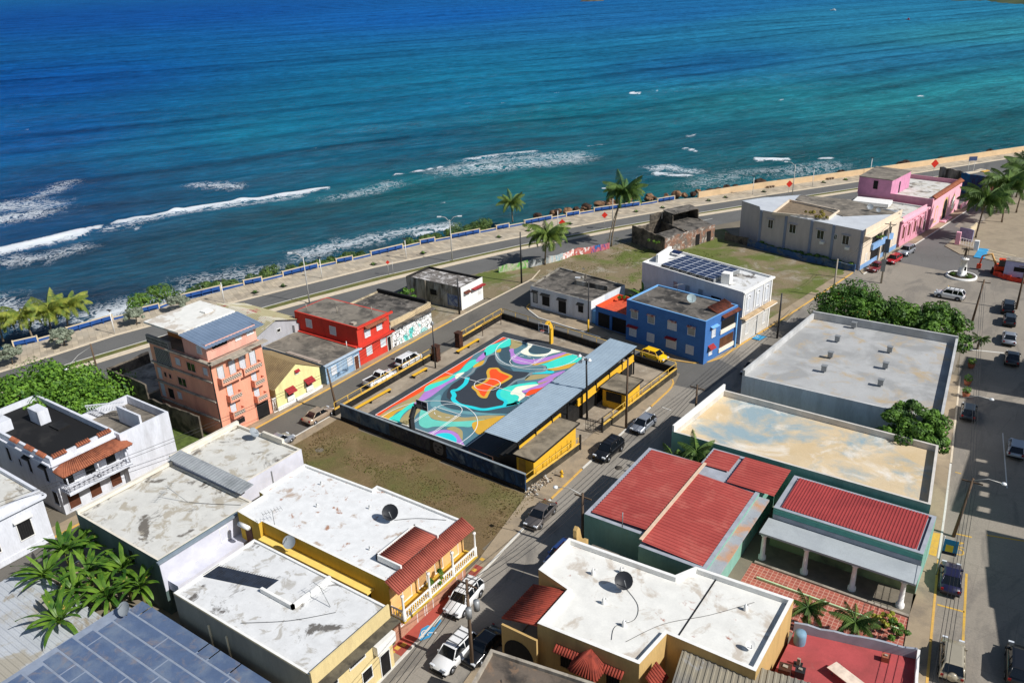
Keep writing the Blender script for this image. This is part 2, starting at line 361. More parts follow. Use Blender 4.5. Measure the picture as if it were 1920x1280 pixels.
# --- promenade: cream pavers in a chequer, grass median
def paver_mat():
    m, n, l, b = nodes_of("promenade_pavers"); b.inputs["Roughness"].default_value = 0.9; b.inputs["Specular IOR Level"].default_value = 0.2
    p = position(n); mp = n.new("ShaderNodeMapping"); mp.inputs["Rotation"].default_value = (0, 0, math.radians(25)); l.new(p, mp.inputs["Vector"])
    br = n.new("ShaderNodeTexBrick"); br.offset = 0.0; br.inputs["Scale"].default_value = 1.0
    br.inputs["Brick Width"].default_value = 1.6; br.inputs["Row Height"].default_value = 0.9; br.inputs["Mortar Size"].default_value = 0.03
    br.inputs["Color1"].default_value = (*s2l((202,186,160)), 1); br.inputs["Color2"].default_value = (*s2l((164,152,134)), 1); br.inputs["Mortar"].default_value = (*s2l((150,138,120)), 1)
    l.new(mp.outputs[0], br.inputs["Vector"])
    ch = n.new("ShaderNodeTexChecker"); ch.inputs["Scale"].default_value = 0.62; l.new(mp.outputs[0], ch.inputs["Vector"])
    ch.inputs["Color1"].default_value = (1, 1, 1, 1); ch.inputs["Color2"].default_value = (0.86, 0.86, 0.86, 1)
    c = mixc(n, l, 1.0, br.outputs["Color"], ch.outputs["Color"], 'MULTIPLY')
    k = ramp(n, l, noise(n, l, p, 0.18, 6), [(0.45, (0, 0, 0)), (0.65, (0.7,)*3)]); c = mixc(n, l, k, c, s2l((182,172,154)))
    g = ramp(n, l, noise(n, l, p, 5, 6, 0.7), [(0.3, (0.86,)*3), (0.7, (1, 1, 1))]); c = mixc(n, l, 1.0, c, g, 'MULTIPLY')
    l.new(c, b.inputs["Base Color"]); return m
mb = MB(); strip(mb, SEAWALL, PROMKERB, 0.13)
mb.build("promenade", paver_mat(), kind="structure")
kerb(offs(PROMKERB, -0.25), m_prom_edge, 0.5, 0.15)
m_grass = WX("grass", (112,118,62), (138,126,82), 0.45, 0.5, 0.12, fine=0.35)
mb = MB(); curb(mb, offs(MEDUP, 0), 0.22, 0, 0.15); mb.build("kerb", m_kw, kind="structure")
mb = MB(); strip(mb, offs(MEDUP, 0.2), offs(MEDLO, -1.2), 0.14, 0); mb.build("median_grass", m_grass, kind="structure")
mb = MB(); curb(mb, offs(MEDLO, -1.25), 1.25, 0, 0.15); mb.build("kerb", m_prom_edge, kind="structure")
# yellow painted nose where the median ends, stop line, lane dash
mb = MB(); curb(mb, [(46.78,181.19),(47.99,183.57),(48.78,183.24)], 1.0, 0, 0.17); mb.build("kerb", m_ky, kind="structure")
m_paintw = WX("paint_white", (225,222,214), (170,164,154), 0.3, 1.2, 0.1); m_painty = WX("paint_yellow", (222,178,78), (180,150,100), 0.4, 1.2, 0.1)
mb = MB(); stroke(mb, [(48.97,181.56), (56.80,173.96)], 0.4, 0.03); stroke(mb, [(1.40,103.85), (2.80,106.56)], 0.18, 0.03)
stroke(mb, [(-3.39,119.99),(-3.02,120.75)],0.15,0.03); mb.build("road_marking", m_paintw, kind="structure")

# --- open lots
m_lot = WX("dry_grass_lot", (136,114,80), (108,112,58), 0.44, 0.1, 0.1, (158,134,100), 0.4, seed=2, fine=0.4)
m_lot2 = WX("worn_grass_lot", (152,136,106), (112,122,60), 0.49, 0.1, 0.05, (178,168,150), 0.40, seed=5, fine=0.35)
def bumpy(name, poly, z, m, amp=0.25, step=0.6, seed=0):
    """gently uneven ground filling a polygon"""
    from mathutils.geometry import intersect_point_quad_2d
    P = np.array(poly); x0, y0 = P.min(0); x1, y1 = P.max(0); nx = int((x1-x0)/step)+1; ny = int((y1-y0)/step)+1
    r = np.random.default_rng(seed); ph = r.uniform(0, 6.28, 12); fr = r.uniform(0.2, 1.5, 12); an = r.uniform(0, 6.28, 12)
    def inside(x, y):
        c = False; n = len(poly)
        for i in range(n):
            xa, ya = poly[i]; xb, yb = poly[i-1]
            if (ya > y) != (yb > y) and x < (xb-xa)*(y-ya)/(yb-ya)+xa: c = not c
        return c
    mb = MB(); idx = {}
    def vid(i, j):
        if (i, j) not in idx:
            x = x0+i*step; y = y0+j*step; h = sum(math.sin(fr[k]*(x*math.cos(an[k])+y*math.sin(an[k]))+ph[k]) for k in range(12))/6
            idx[(i, j)] = len(mb.v); mb.v.append((x, y, z+amp*(0.5+0.5*h)))
        return idx[(i, j)]
    for i in range(nx):
        for j in range(ny):
            if inside(x0+(i+.5)*step, y0+(j+.5)*step):
                mb.f.append((vid(i, j), vid(i+1, j), vid(i+1, j+1), vid(i, j+1))); mb.m.append(0); mb.sm.append(True)
    return mb.build(name, m, kind="structure")
bumpy("dry_lot", [(-3.3,-3.5),(-3.2,-18),(7.2,-17.8),(9.4,-18.4),(28.2,-17.5),(27.6,-10),(26.4,-4.6)], 0.02, m_lot, 0.14, 0.5, 1)
bumpy("seaside_lot", [(-12.2,40.6),(-11.0,41.5),(-10.9,52),(-4,53),(13.2,50),(14.6,58.4),(34.5,53.5),(37.3,86),(17,89.5),(8,100),(-3,85.5),(-14.5,64),(-20,53),(-21.5,49),(-16,40.6)], 0.02, m_lot2, 0.12, 0.5, 2)
bumpy("verge_lot", [(-12.2,26.4),(-11.3,26.4),(-11.2,34),(-24,34.2),(-24,26.4)], 0.02, m_lot2, 0.1, 0.5, 3)
mb = MB(); mb.sheet([(-13,-26),(-13,-20.2),(-12.4,-14.3),(-24,-14.3),(-24,-20)][::-1], 0.02); mb.build("yard_grass", M("yard_grass", (96,112,52), 0.95, 0.3, 1.2, fine=0.4), kind="structure")

# ------------------------------------------------------------------ sea
def vnoise(x, y, seed):
    xi = np.floor(x).astype(np.int64); yi = np.floor(y).astype(np.int64); fx = x-xi; fy = y-yi
    fx = fx*fx*(3-2*fx); fy = fy*fy*(3-2*fy)
    def h(a, b):
        v = (a*374761393 + b*668265263 + seed*1442695041) & 0x7fffffff
        v = ((v ^ (v >> 13))*1274126177) & 0x7fffffff
        return (v ^ (v >> 16)) % 100003/100003.0
    return (h(xi, yi)*(1-fx)+h(xi+1, yi)*fx)*(1-fy)+(h(xi, yi+1)*(1-fx)+h(xi+1, yi+1)*fx)*fy
def fbm(x, y, seed, o=4):
    s = 0; a = 0.5; t = 0
    for k in range(o): s = s+a*vnoise(x*2**k, y*2**k, seed+k); t += a; a *= 0.5
    return s/t
NA, NR = 640, 560
az = np.radians(np.linspace(125.2-47, 125.2+44, NA)); dep = np.radians(np.geomspace(0.25, 31, NR))
rr = (CAMLOC[2]-SEA_Z)/np.tan(dep)
AZ, RR = np.meshgrid(az, rr); X = CAMLOC[0]+RR*np.cos(AZ); Y = CAMLOC[1]+RR*np.sin(AZ)
PTS = np.stack([X.ravel(), Y.ravel()], 1)
D = poly_dist(PTS, SEAWALL).reshape(X.shape)                       # metres offshore
ca, sa = math.cos(math.radians(157)), math.sin(math.radians(157))   # swell runs in from the open sea
wob = 9*(fbm(X/80, Y/80, 3)-0.5) + 50*(fbm(X/500, Y/500, 5)-0.5)
q = X*ca+Y*sa+wob
ca2, sa2 = math.cos(math.radians(143)), math.sin(math.radians(143)); q2 = X*ca2+Y*sa2+1.4*wob
amp = np.clip(D/25, 0.1, 1)*np.clip(fbm(X/70, Y/110, 9)*1.6-0.2, 0.15, 1.2)
crest = lambda p, L, s: (0.5+0.5*np.sin(2*math.pi*p/L))**s
Z = 0.95*amp*crest(q, 31, 2.2)+0.55*amp*crest(q2+9, 19, 1.6)+0.30*(fbm(X/6, Y/6, 21, 3)-0.5)+0.9*amp*crest(q+30, 118, 3)
foam = np.zeros_like(X)
def line_foam(pts, w, hgt, lace, gain=1.0, seed=0):
    """a breaking crest or a drifting patch of foam along a polyline; w half width in metres"""
    global foam, Z
    A_ = np.array(pts); bb = (PTS[:, 0] > A_[:, 0].min()-5*w) & (PTS[:, 0] < A_[:, 0].max()+5*w) & (PTS[:, 1] > A_[:, 1].min()-5*w) & (PTS[:, 1] < A_[:, 1].max()+5*w)
    d = np.full(len(PTS), 1e4); d[bb] = poly_dist(PTS[bb], pts); d = d.reshape(X.shape)
    bb = bb.reshape(X.shape)
    if not bb.any(): return
    nn = np.zeros_like(X); nn[bb] = fbm(X[bb]/2.6, Y[bb]/2.6, 40+seed, 4)
    f = np.clip(1.15-d/w*(0.55+0.9*nn), 0, 1)*(gain if not lace else gain*0.38)
    foam = np.maximum(foam, f); Z = Z+hgt*np.exp(-(d/(w*0.8))**2)
Q = lambda L: L
line_foam([(-127.33,7.39),(-127.43,14.20),(-126.23,20.74),(-125.25,26.46),(-124.53,31.25)], 3.6, 0.8, False, 1, 1)
line_foam([(-121.66,4.84),(-118.34,13.19),(-114.18,18.01),(-114.71,25.64)], 6.5, 0.0, True, 0.9, 11)
line_foam([(-123.97,41.37),(-123.47,45.99),(-121.20,55.15)], 2.3, 0.8, False, 1, 2)
line_foam([(-122.16,55.82),(-120.48,62.72),(-115.07,70.51)], 3.0, 0.9, False, 1, 3)
line_foam([(-115.56,70.90),(-111.43,80.18),(-107.75,87.47),(-105.03,92.33)], 1.9, 0.7, False, 1, 4)
line_foam([(-176.36,32.02),(-172.33,38.55),(-162.74,41.63)], 13, 0.0, True, 1.0, 5)
line_foam([(-159.69,24.34),(-157.40,31.19),(-155.03,38.29)], 8.0, 0.0, True, 1.0, 15)
line_foam([(-144.50,77.63),(-132.87,82.76)], 6.0, 0.0, True, 0.9, 6)
line_foam([(-94.66,85.78),(-91.82,95.14),(-92.70,105.90)], 7.0, 0.0, True, 0.75, 7)
line_foam([(-99.72,115.39),(-95.56,122.27),(-93.78,129.79)], 0.9, 0.5, False, 0.9, 8)
line_foam([(-88.59,126.39),(-86.16,139.34),(-80.72,149.05),(-73.28,156.24),(-64.07,160.62)], 13.0, 0.25, True, 0.85, 9)
line_foam([(-93.17,143.09),(-88.71,154.54),(-82.05,163.50)], 3.0, 0.3, False, 0.5, 19)
line_foam([(-84.74,126.66),(-71.72,144.60),(-62.29,154.32)], 8.0, 0.0, True, 0.9, 29)
line_foam([(-70.75,179.16),(-66.50,186.36)], 1.6, 0.0, True, 0.9, 10)
line_foam([(-39.23,187.68),(-33.80,184.41)], 1.1, 0.4, False, 0.8, 12)
line_foam([(-13.39,182.90),(-5.87,187.35)], 1.7, 0.6, False, 1, 13)
line_foam([(3.63,191.86),(5.43,192.72)], 1.6, 0.5, False, 1, 14)
line_foam([(-32.28,152.49),(-23.32,153.82)], 2.2, 0.3, False, 0.7, 16)
line_foam([(-35.38,156.53),(-32.12,160.55),(-22.81,160.27)], 5, 0.1, True, 1, 17)
line_foam([(-16.38,144.94),(-10.17,164.85),(1.69,170.67),(8.95,182.04)], 12, 0.0, True, .7, 18)
line_foam([(-61.56,63.26),(-57.71,73.53),(-53.30,80.96)], 4.5, 0.2, True, 1, 20)
line_foam([(-65.96,48.82),(-64.03,57.32),(-60.76,64.16)], 7.0, 0.1, True, 1, 21)
line_foam([(-54.58,71.78),(-50.47,80.42)], 1.6, 0.2, False, 0.7, 22)
line_foam([(-73.34,25.18),(-68.88,32.07),(-64.45,37.95)], 8, 0.0, True, 0.8, 23)
line_foam([(-72.12,2.13),(-72.28,9.46),(-70.09,15.76),(-67.11,23.08)], 9, 0.1, True, 1, 24)
line_foam([(-71.01,4.50),(-70.88,11.81)], 2.5, 0.2, False, 0.75, 25)
line_foam([(-97.09,-2.53),(-89.84,-2.14),(-79.39,-2.64)], 9, 0.1, True, 0.9, 26)
line_foam([(-1048.08,1405.19),(-855.10,1280.38),(-736.12,1185.90)], 10, 0.0, True, 0.25, 27)
line_foam([(-121.61,36.87),(-117.94,52.77),(-111.73,67.75),(-105.46,82.39)], 4.5, 0.0, True, 0.9, 31)
line_foam([(-117.58,60.48),(-112.11,66.34)], 4.0, 0.0, True, 1.0, 32)
line_foam([(-175.85,46.26),(-182.12,57.45),(-186.29,63.08)], 7.0, 0.0, True, 0.8, 33)
# wash along the rocks
shore = np.clip(1.25-D/(2.5+9.0*fbm(X/16, Y/16, 77)**1.6), 0, 1)*np.clip(fbm(X/7, Y/7, 78)*2.0-0.35, 0, 0.8)
foam = np.maximum(foam, shore)
caps = np.clip(fbm(X/5, Y/9, 90, 4)-0.73, 0, 1)*14*np.clip(Z-0.7, 0, 1)*(D > 10)*(RR < 420)
foam = np.clip(np.maximum(foam, np.clip(caps, 0, 0.7)), 0, 1)
# water colour follows depth and bottom: sand shoals are turquoise, deep water blue
CT = [((-1763.42,855.38),(12,78,148)),((-490.52,205.38),(12,82,152)),((-282.08,98.94),(12,88,152)),((-190.88,53.97),(10,80,132)),((-137.16,26.22),(10,76,124)),((-100.56,11.68),(8,84,116)),((-85.12,3.34),(6,58,88)),
 ((-1581.82,1039.59),(14,82,154)),((-193.47,105.62),(12,100,142)),((-83.90,41.06),(9,84,112)),((-197.77,149.53),(16,116,150)),((-74.97,64.68),(10,86,108)),((-826.30,1001.07),(20,96,168)),((-188.60,228.69),(20,112,150)),((-134.69,165.56),(14,100,132)),((-74.32,99.25),(12,104,116)),
 ((-190.85,309.94),(24,120,156)),((-60.62,119.67),(14,114,122)),((-111.12,228.16),(18,110,130)),((-41.77,143.66),(12,92,112)),((-447.54,981.76),(30,106,162)),((-132.89,440.24),(26,102,152)),((-57.98,297.61),(36,130,146)),((-35.90,210.22),(18,92,112)),((-22.92,138.68),(20,120,128)),
 ((5.13,190.64),(22,104,116)),((-176.59,967.95),(40,124,160)),((-46.27,497.12),(38,116,152)),((2.47,321.04),(40,134,146)),((16.99,244.98),(28,104,116)),((-4.89,731.91),(50,136,156)),((32.94,368.21),(44,134,148)),((43.37,268.02),(30,110,120))]
def wc(x, y):
    d = np.asarray(poly_dist(np.stack([np.atleast_1d(x), np.atleast_1d(y)], 1), SEAWALL))
    t = np.atleast_1d(y)*0.86+np.atleast_1d(x)*0.5
    r = np.hypot(np.atleast_1d(x)-40, np.atleast_1d(y)-20)
    return np.stack([np.log(d+18)*2.4, np.arctan2(np.atleast_1d(y)-(-60), np.atleast_1d(x)-60)*5.2], 1)
UV = wc(PTS[:, 0]+18*(fbm(PTS[:, 0]/60, PTS[:, 1]/60, 31)-.5), PTS[:, 1]+18*(fbm(PTS[:, 0]/60, PTS[:, 1]/60, 32)-.5))
CU = wc(np.array([c[0][0] for c in CT]), np.array([c[0][1] for c in CT])); CC = np.array([s2l(c[1]) for c in CT])
acc = np.zeros((len(UV), 3)); ws = np.zeros(len(UV))
for k in range(len(CT)):
    w = 1/(((UV-CU[k])**2).sum(1)+0.03)**1.4; acc += w[:, None]*CC[k]; ws += w
wcol = (0.66+0.12*np.clip(D.ravel()[:, None]/200, 0, 1))*acc/ws[:, None]
wcol *= (0.86+0.30*fbm(PTS[:, 0]/35, PTS[:, 1]/35, 55))[:, None]
far = np.clip((RR-900)/3000, 0, 1)
Z = Z*(1-0.7*far)
idx = np.arange(NA*NR).reshape(NR, NA)
# keep only faces off the land
keep = ~((X > np.interp(Y, [p[1] for p in SEAWALL], [p[0] for p in SEAWALL])+4) & (Y < 640))
fq = np.stack([idx[:-1, :-1], idx[1:, :-1], idx[1:, 1:], idx[:-1, 1:]], -1).reshape(-1, 4)
fq = fq[keep.ravel()[fq].any(1)]
me = bpy.data.meshes.new("sea")
V = np.stack([X.ravel(), Y.ravel(), (SEA_Z+Z-0.35).ravel()], 1)
me.vertices.add(len(V)); me.vertices.foreach_set("co", V.ravel())
me.loops.add(fq.size); me.loops.foreach_set("vertex_index", fq.ravel())
me.polygons.add(len(fq)); me.polygons.foreach_set("loop_start", np.arange(0, fq.size, 4)); me.polygons.foreach_set("loop_total", np.full(len(fq), 4))
me.polygons.foreach_set("use_smooth", np.ones(len(fq), bool))
at = me.color_attributes.new("water", 'FLOAT_COLOR', 'POINT'); at.data.foreach_set("color", np.concatenate([wcol, np.ones((len(V), 1))], 1).ravel())
af = me.attributes.new("foam", 'FLOAT', 'POINT'); af.data.foreach_set("value", foam.ravel().astype(np.float32))
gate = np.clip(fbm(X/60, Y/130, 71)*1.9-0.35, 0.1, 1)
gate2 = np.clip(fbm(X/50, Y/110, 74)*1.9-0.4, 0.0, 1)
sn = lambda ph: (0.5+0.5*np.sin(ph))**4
swell_shade = 0.55-0.42*gate*sn(2*math.pi*q/37)+0.20*gate*sn(2*math.pi*q/37-1.3)-0.20*gate2*sn(2*math.pi*(q2+4)/21)+0.10*gate2*sn(2*math.pi*(q2+4)/21-1.3)+0.10*np.sin(2*math.pi*q/118+1.0)+0.34*(fbm(X/5, Y/5, 73)-0.5)+0.2*(fbm(X/14, Y/14, 75)-0.5)  # darkens swell fronts and brightens rims: their shading painted into the water colour
swell_shade = np.clip(0.5+(swell_shade-0.5)*(1-0.3*far), 0, 1)
ac_ = me.attributes.new("crest", 'FLOAT', 'POINT'); ac_.data.foreach_set("value", swell_shade.ravel().astype(np.float32))
me.update(); me.validate()
m, n, l, b = nodes_of("sea_water")
ac = n.new("ShaderNodeAttribute"); ac.attribute_name = "water"; afn = n.new("ShaderNodeAttribute"); afn.attribute_name = "foam"
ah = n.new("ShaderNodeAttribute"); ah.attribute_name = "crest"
p = position(n)
def math_(op, a, b=None, clamp=False):
    q_ = n.new("ShaderNodeMath"); q_.operation = op; q_.use_clamp = clamp
    for i_, v_ in enumerate((a, b)):
        if v_ is None: continue
        if isinstance(v_, (int, float)): q_.inputs[i_].default_value = v_
        else: l.new(v_, q_.inputs[i_])
    return q_.outputs[0]
crestdir = n.new("ShaderNodeMapping"); crestdir.inputs["Rotation"].default_value = (0, 0, math.radians(-62)); l.new(p, crestdir.inputs["Vector"])
long_ = offset(n, l, crestdir.outputs[0], (0, 0, 0), (0.3, 1, 1))
n1 = noise(n, l, p, 0.42, 7, 0.62, 1.2)
ridge = math_('SUBTRACT', 1.0, math_('MULTIPLY', math_('ABSOLUTE', math_('SUBTRACT', n1, 0.5)), 7.0), True)
n2 = noise(n, l, p, 1.3, 6, 0.7, 0.5)
lace = math_('ADD', math_('MULTIPLY', ridge, 0.62), math_('MULTIPLY', n2, 0.42))
fm = math_('MULTIPLY', math_('SUBTRACT', math_('ADD', math_('MULTIPLY', afn.outputs["Fac"], 1.55), lace), 0.98), 2.6, True)
fm = math_('MULTIPLY', fm, math_('GREATER_THAN', afn.outputs["Fac"], 0.02))
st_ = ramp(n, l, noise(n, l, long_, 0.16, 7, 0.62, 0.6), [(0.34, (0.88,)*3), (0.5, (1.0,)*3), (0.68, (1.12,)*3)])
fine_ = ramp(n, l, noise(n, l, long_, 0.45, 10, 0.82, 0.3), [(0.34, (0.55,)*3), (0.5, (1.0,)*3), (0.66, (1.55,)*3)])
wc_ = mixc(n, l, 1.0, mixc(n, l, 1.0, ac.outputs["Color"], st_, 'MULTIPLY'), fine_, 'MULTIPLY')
wc_ = mixc(n, l, 1.0, wc_, ramp(n, l, ah.outputs["Fac"], [(0.0, (0.34, 0.40, 0.44)), (0.5, (1.0,)*3), (1.0, (1.5, 1.5, 1.42))]), 'MULTIPLY')  # multiplies the painted swell shading into the water colour
fa_ = math_('MULTIPLY', fm, math_('ADD', math_('MULTIPLY', afn.outputs["Fac"], 0.45), 0.58), True)
seacol = mixc(n, l, fa_, wc_, (0.84, 0.88, 0.90))
w1 = noise(n, l, long_, 0.5, 9, 0.75, 0.5)
bn_ = n.new("ShaderNodeBump"); bn_.inputs["Strength"].default_value = 1.0; bn_.inputs["Distance"].default_value = 1.2; l.new(w1, bn_.inputs["Height"])
df_ = n.new("ShaderNodeBsdfDiffuse"); l.new(seacol, df_.inputs["Color"]); l.new(bn_.outputs[0], df_.inputs["Normal"])
gl_ = n.new("ShaderNodeBsdfGlossy"); gl_.inputs["Roughness"].default_value = 0.22; l.new(bn_.outputs[0], gl_.inputs["Normal"])
ms_ = n.new("ShaderNodeMixShader"); ms_.inputs[0].default_value = 0.035; l.new(df_.outputs[0], ms_.inputs[1]); l.new(gl_.outputs[0], ms_.inputs[2]); l.new(ms_.outputs[0], n["Material Output"].inputs[0])
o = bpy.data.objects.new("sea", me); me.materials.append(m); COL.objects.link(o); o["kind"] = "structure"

# ------------------------------------------------------------------ basketball court
m_conc = WX("court_concrete", (172,158,138), (128,116,100), 0.44, 0.35, 0.12, (196,186,168), 0.35, seed=7)
m_black = M("black_paint", (34,33,32), 0.6, 0.25, 1.5)
m_yel = WX("yellow_paint", (236,184,52), (196,150,60), 0.25, 1.2, 0.08)
m_yrail = M("yellow_rail_paint", (222,182,84), 0.6, 0.15, 2)
m_white = M("white_paint", (232,230,224), 0.7, 0.06, 2)
m_rust = WX("rusty_metal", (84,52,38), (46,34,30), 0.45, 2.0, 0.1)
m_dmetal = M("dark_metal", (40,40,42), 0.5, 0.1, 3, spec=0.4)
m_gmetal = M("grey_metal", (150,152,152), 0.45, 0.1, 3, metal=0.3)
mb = MB(); mb.sheet([(-4.4,-2.9),(26.2,-3.9),(28.2,28.4),(28.0,30.3),(-4.4,34.8)], 0.03); mb.build("court_surround", m_conc, kind="structure")
mb = MB(); mb.sheet([(-1.15,-1.6),(18.2,-1.9),(18.2,30.0),(-1.15,30.6)], 0.045); mb.build("court_apron", WX("court_apron_paint", (66,70,74), (84,86,86), 0.35, 0.5, 0.1), kind="structure")
CW, CL = 14.9, 28.8
PAL = dict(slate=(86,124,136), charcoal=(56,62,70), dslate=(62,86,97), lslate=(104,152,158), aqua=(66,216,196), teal=(106,200,182), cyan=(40,206,214),
           purple=(178,128,200), red=(240,84,36), mustard=(212,166,60), tan=(168,154,108), cream=(236,236,212), grey=(126,142,146), white=(238,238,234))
PM = {k: M("court_"+k, v, 0.75, 0.05, 0.8, spec=0.25, fine=0.05) for k, v in PAL.items()}
court = T("court_mural", "painted court floor, waves of orange, aqua, purple and charcoal with white lines", "court floor", (0, 0, 0))
Z7 = 0; ZB = 0.060
def shape(col, pts, lvl, smooth=True, inset_by=0.0):
    pts = [(min(max(x, 0.0), CW), min(max(y, 0.0), CL)) for x, y in pts]
    a = sum(pts[i-1][0]*pts[i][1]-pts[i][0]*pts[i-1][1] for i in range(len(pts)))
    if a < 0: pts = pts[::-1]
    if inset_by: pts = inset(pts, inset_by)
    if smooth: pts = [(min(max(x, 0.0), CW), min(max(y, 0.0), CL)) for x, y in catmull(pts, True, 5)]
    o = MB().sheet(pts, ZB+0.004*lvl).build("painted_shape", PM[col], court); return o
def band(col, pts, w, lvl, closed=False):
    b = MB(); stroke(b, catmull(pts, closed, 6), w, ZB+0.004*lvl, 0, closed); return b.build("painted_band", PM[col], court)
shape("slate", [(0,0),(CW,0),(CW,CL),(0,CL)], 0, False)
shape("lslate", [(3.73,6.89),(3.68,8.84),(5.23,7.14),(7.38,6.53),(10.10,7.23),(12.46,8.35),(14.28,10.68),(15.03,9.59),(12.30,7.48),(9.32,6.14),(6.43,5.64),(4.80,5.60)], 1)
shape("tan", [(0.54,-0.08),(0.68,2.80),(0.76,4.29),(0.88,6.16),(0.88,8.86),(1.82,7.73),(2.29,6.35),(2.40,4.79),(2.04,3.62),(1.68,2.46),(1.22,1.25)], 1)
shape("mustard", [(0.98,-0.18),(0.97,0.95),(1.59,2.56),(2.22,4.21),(2.22,3.41),(1.95,2.16),(2.27,0.66),(2.46,-0.12)], 2)
shape("tan", [(4.16,-0.13),(3.24,1.86),(2.94,4.16),(3.65,5.55),(4.20,4.29),(4.74,2.46),(5.70,0.95),(6.29,-0.30),(4.91,-0.41)], 1)
shape("aqua", [(2.39,-0.32),(2.22,1.86),(2.04,3.62),(2.00,5.36),(2.76,4.37),(2.80,3.14),(3.13,1.79),(3.81,0.54),(4.61,-0.73)], 3)
shape("red", [(-0.31,-0.29),(-0.27,7.49),(-0.22,16.16),(-0.48,29.01),(0.73,29.72),(0.41,26.68),(0.21,23.59),(-0.02,21.40),(0.77,18.29),(1.30,16.31),(1.19,14.38),(0.67,12.79),(0.55,10.75),(0.99,8.93),(0.97,6.88),(0.67,4.39),(0.46,2.67),(0.65,-0.01)], 2, False)
shape("mustard", [(0.48,10.18),(0.48,12.13),(1.00,13.71),(1.47,14.36),(1.49,13.10),(1.07,11.41)], 3)
shape("purple", [(2.44,4.65),(1.99,6.50),(1.45,8.17),(1.32,9.81),(1.86,11.53),(1.93,13.00),(2.13,14.20),(2.71,13.46),(2.65,11.65),(2.83,9.68),(3.01,7.77),(2.93,6.41),(2.81,5.52)], 3)
shape("aqua", [(1.35,8.39),(0.53,9.69),(0.95,11.34),(1.57,12.78),(1.49,14.00),(1.50,16.05),(1.02,17.85),(0.85,19.51),(1.40,20.23),(2.06,19.83),(2.29,17.84),(2.44,16.23),(1.92,14.81),(2.11,14.12),(2.11,12.32),(1.77,9.91)], 4)
shape("purple", [(1.72,19.44),(1.12,20.86),(0.87,22.94),(1.85,21.61),(2.11,20.25)], 5)
shape("mustard", [(2.55,17.73),(2.16,18.72),(2.36,20.40),(2.73,20.15),(3.11,18.90)], 5)
shape("aqua", [(0.95,22.58),(0.24,23.81),(0.01,25.15),(0.50,26.30),(0.90,27.05),(1.28,28.92),(2.82,26.80),(2.45,26.16),(2.04,25.42),(1.90,24.58),(2.06,22.82),(1.64,21.89)], 5)
shape("cream", [(2.67,13.51),(1.80,14.74),(2.41,15.84),(2.62,14.60)], 5)
shape("dslate", [(5.49,6.81),(4.37,8.26),(3.53,10.10),(3.38,12.26),(2.99,14.35),(3.12,17.20),(2.76,19.86),(2.29,21.75),(2.75,22.62),(4.82,21.46),(7.38,20.29),(10.58,17.08),(15.02,10.51),(13.28,8.53),(10.10,7.23),(7.47,6.42)], 2)
shape("charcoal", [(3.66,14.58),(3.78,16.16),(3.28,17.54),(3.33,19.29),(2.35,21.65),(2.80,22.82),(3.95,21.40),(5.67,20.09),(7.79,19.66),(10.31,20.45),(10.63,18.92),(9.93,17.64),(10.07,15.61),(10.09,14.34),(10.03,13.54),(10.81,12.26),(12.38,11.49),(12.51,10.37),(11.52,9.07),(9.49,8.55),(7.42,8.03),(5.54,8.35),(4.48,9.21),(3.45,11.14),(3.15,12.53),(3.30,13.69)], 3)
band("grey", [(3.41,14.57),(3.31,16.44),(2.81,17.83),(2.94,19.64),(2.10,21.81),(2.40,23.20)], 0.42, 4)
band("cyan", [(3.74,14.80),(4.60,13.16),(4.87,11.24),(4.50,10.51),(5.48,9.58),(6.07,8.62),(7.61,7.93),(9.42,8.13),(11.14,8.42),(12.35,9.83),(13.51,11.47),(13.78,12.12)], 0.62, 5)
shape("mustard", [(5.05,17.47),(4.62,18.62),(5.12,19.20),(5.74,19.43),(6.83,18.81),(8.60,18.48),(9.09,17.95),(9.07,16.33),(8.79,14.59),(8.78,13.55),(9.32,12.11),(9.63,11.18),(8.97,10.90),(8.03,11.33),(7.34,11.93),(6.19,12.52),(5.92,13.14),(6.27,13.87),(6.44,15.03),(6.12,16.18)], 5)
shape("red", [(5.05,17.47),(4.62,18.62),(5.12,19.20),(5.74,19.43),(6.83,18.81),(8.60,18.48),(9.09,17.95),(9.07,16.33),(8.79,14.59),(8.78,13.55),(9.32,12.11),(9.63,11.18),(8.97,10.90),(8.03,11.33),(7.34,11.93),(6.19,12.52),(5.92,13.14),(6.27,13.87),(6.44,15.03),(6.12,16.18)], 6, True, 0.42)
shape("aqua", [(10.05,13.30),(9.83,14.18),(10.42,15.82),(11.45,17.22),(12.86,18.54),(13.66,17.11),(12.48,16.41),(12.76,14.17),(14.14,12.31),(12.90,10.49),(12.34,11.71),(11.06,12.16)], 5)
band("cyan", [(9.83,14.18),(10.11,13.21),(11.06,12.16),(12.37,11.73),(12.90,10.49)], 0.5, 6)
shape("cream", [(11.58,13.96),(11.31,15.07),(11.42,16.16),(13.20,18.01),(13.48,17.39),(13.05,16.11),(12.51,15.27),(13.65,14.46),(13.81,13.32),(13.72,12.58),(13.16,13.67),(12.42,13.97),(11.99,13.71)], 6)
shape("purple", [(12.61,15.21),(12.78,15.95),(13.40,17.60),(13.88,18.94),(14.16,20.43),(14.73,19.71),(14.26,17.21),(13.49,15.61),(13.09,14.94)], 7)
shape("red", [(13.79,14.17),(13.34,16.03),(14.24,17.33),(14.62,18.34),(14.87,16.44),(14.36,15.38)], 8)
shape("purple", [(12.89,18.40),(13.20,20.61),(13.56,22.19),(14.15,23.35),(14.46,23.34),(14.33,21.74),(14.05,20.23),(13.42,18.71)], 5)
shape("tan", [(11.02,18.24),(10.94,19.87),(13.18,21.52),(13.20,20.61),(12.47,19.43),(11.54,18.39)], 4)
shape("tan", [(13.42,17.49),(13.11,18.43),(13.95,19.99),(14.30,21.19),(14.20,19.39)], 4)
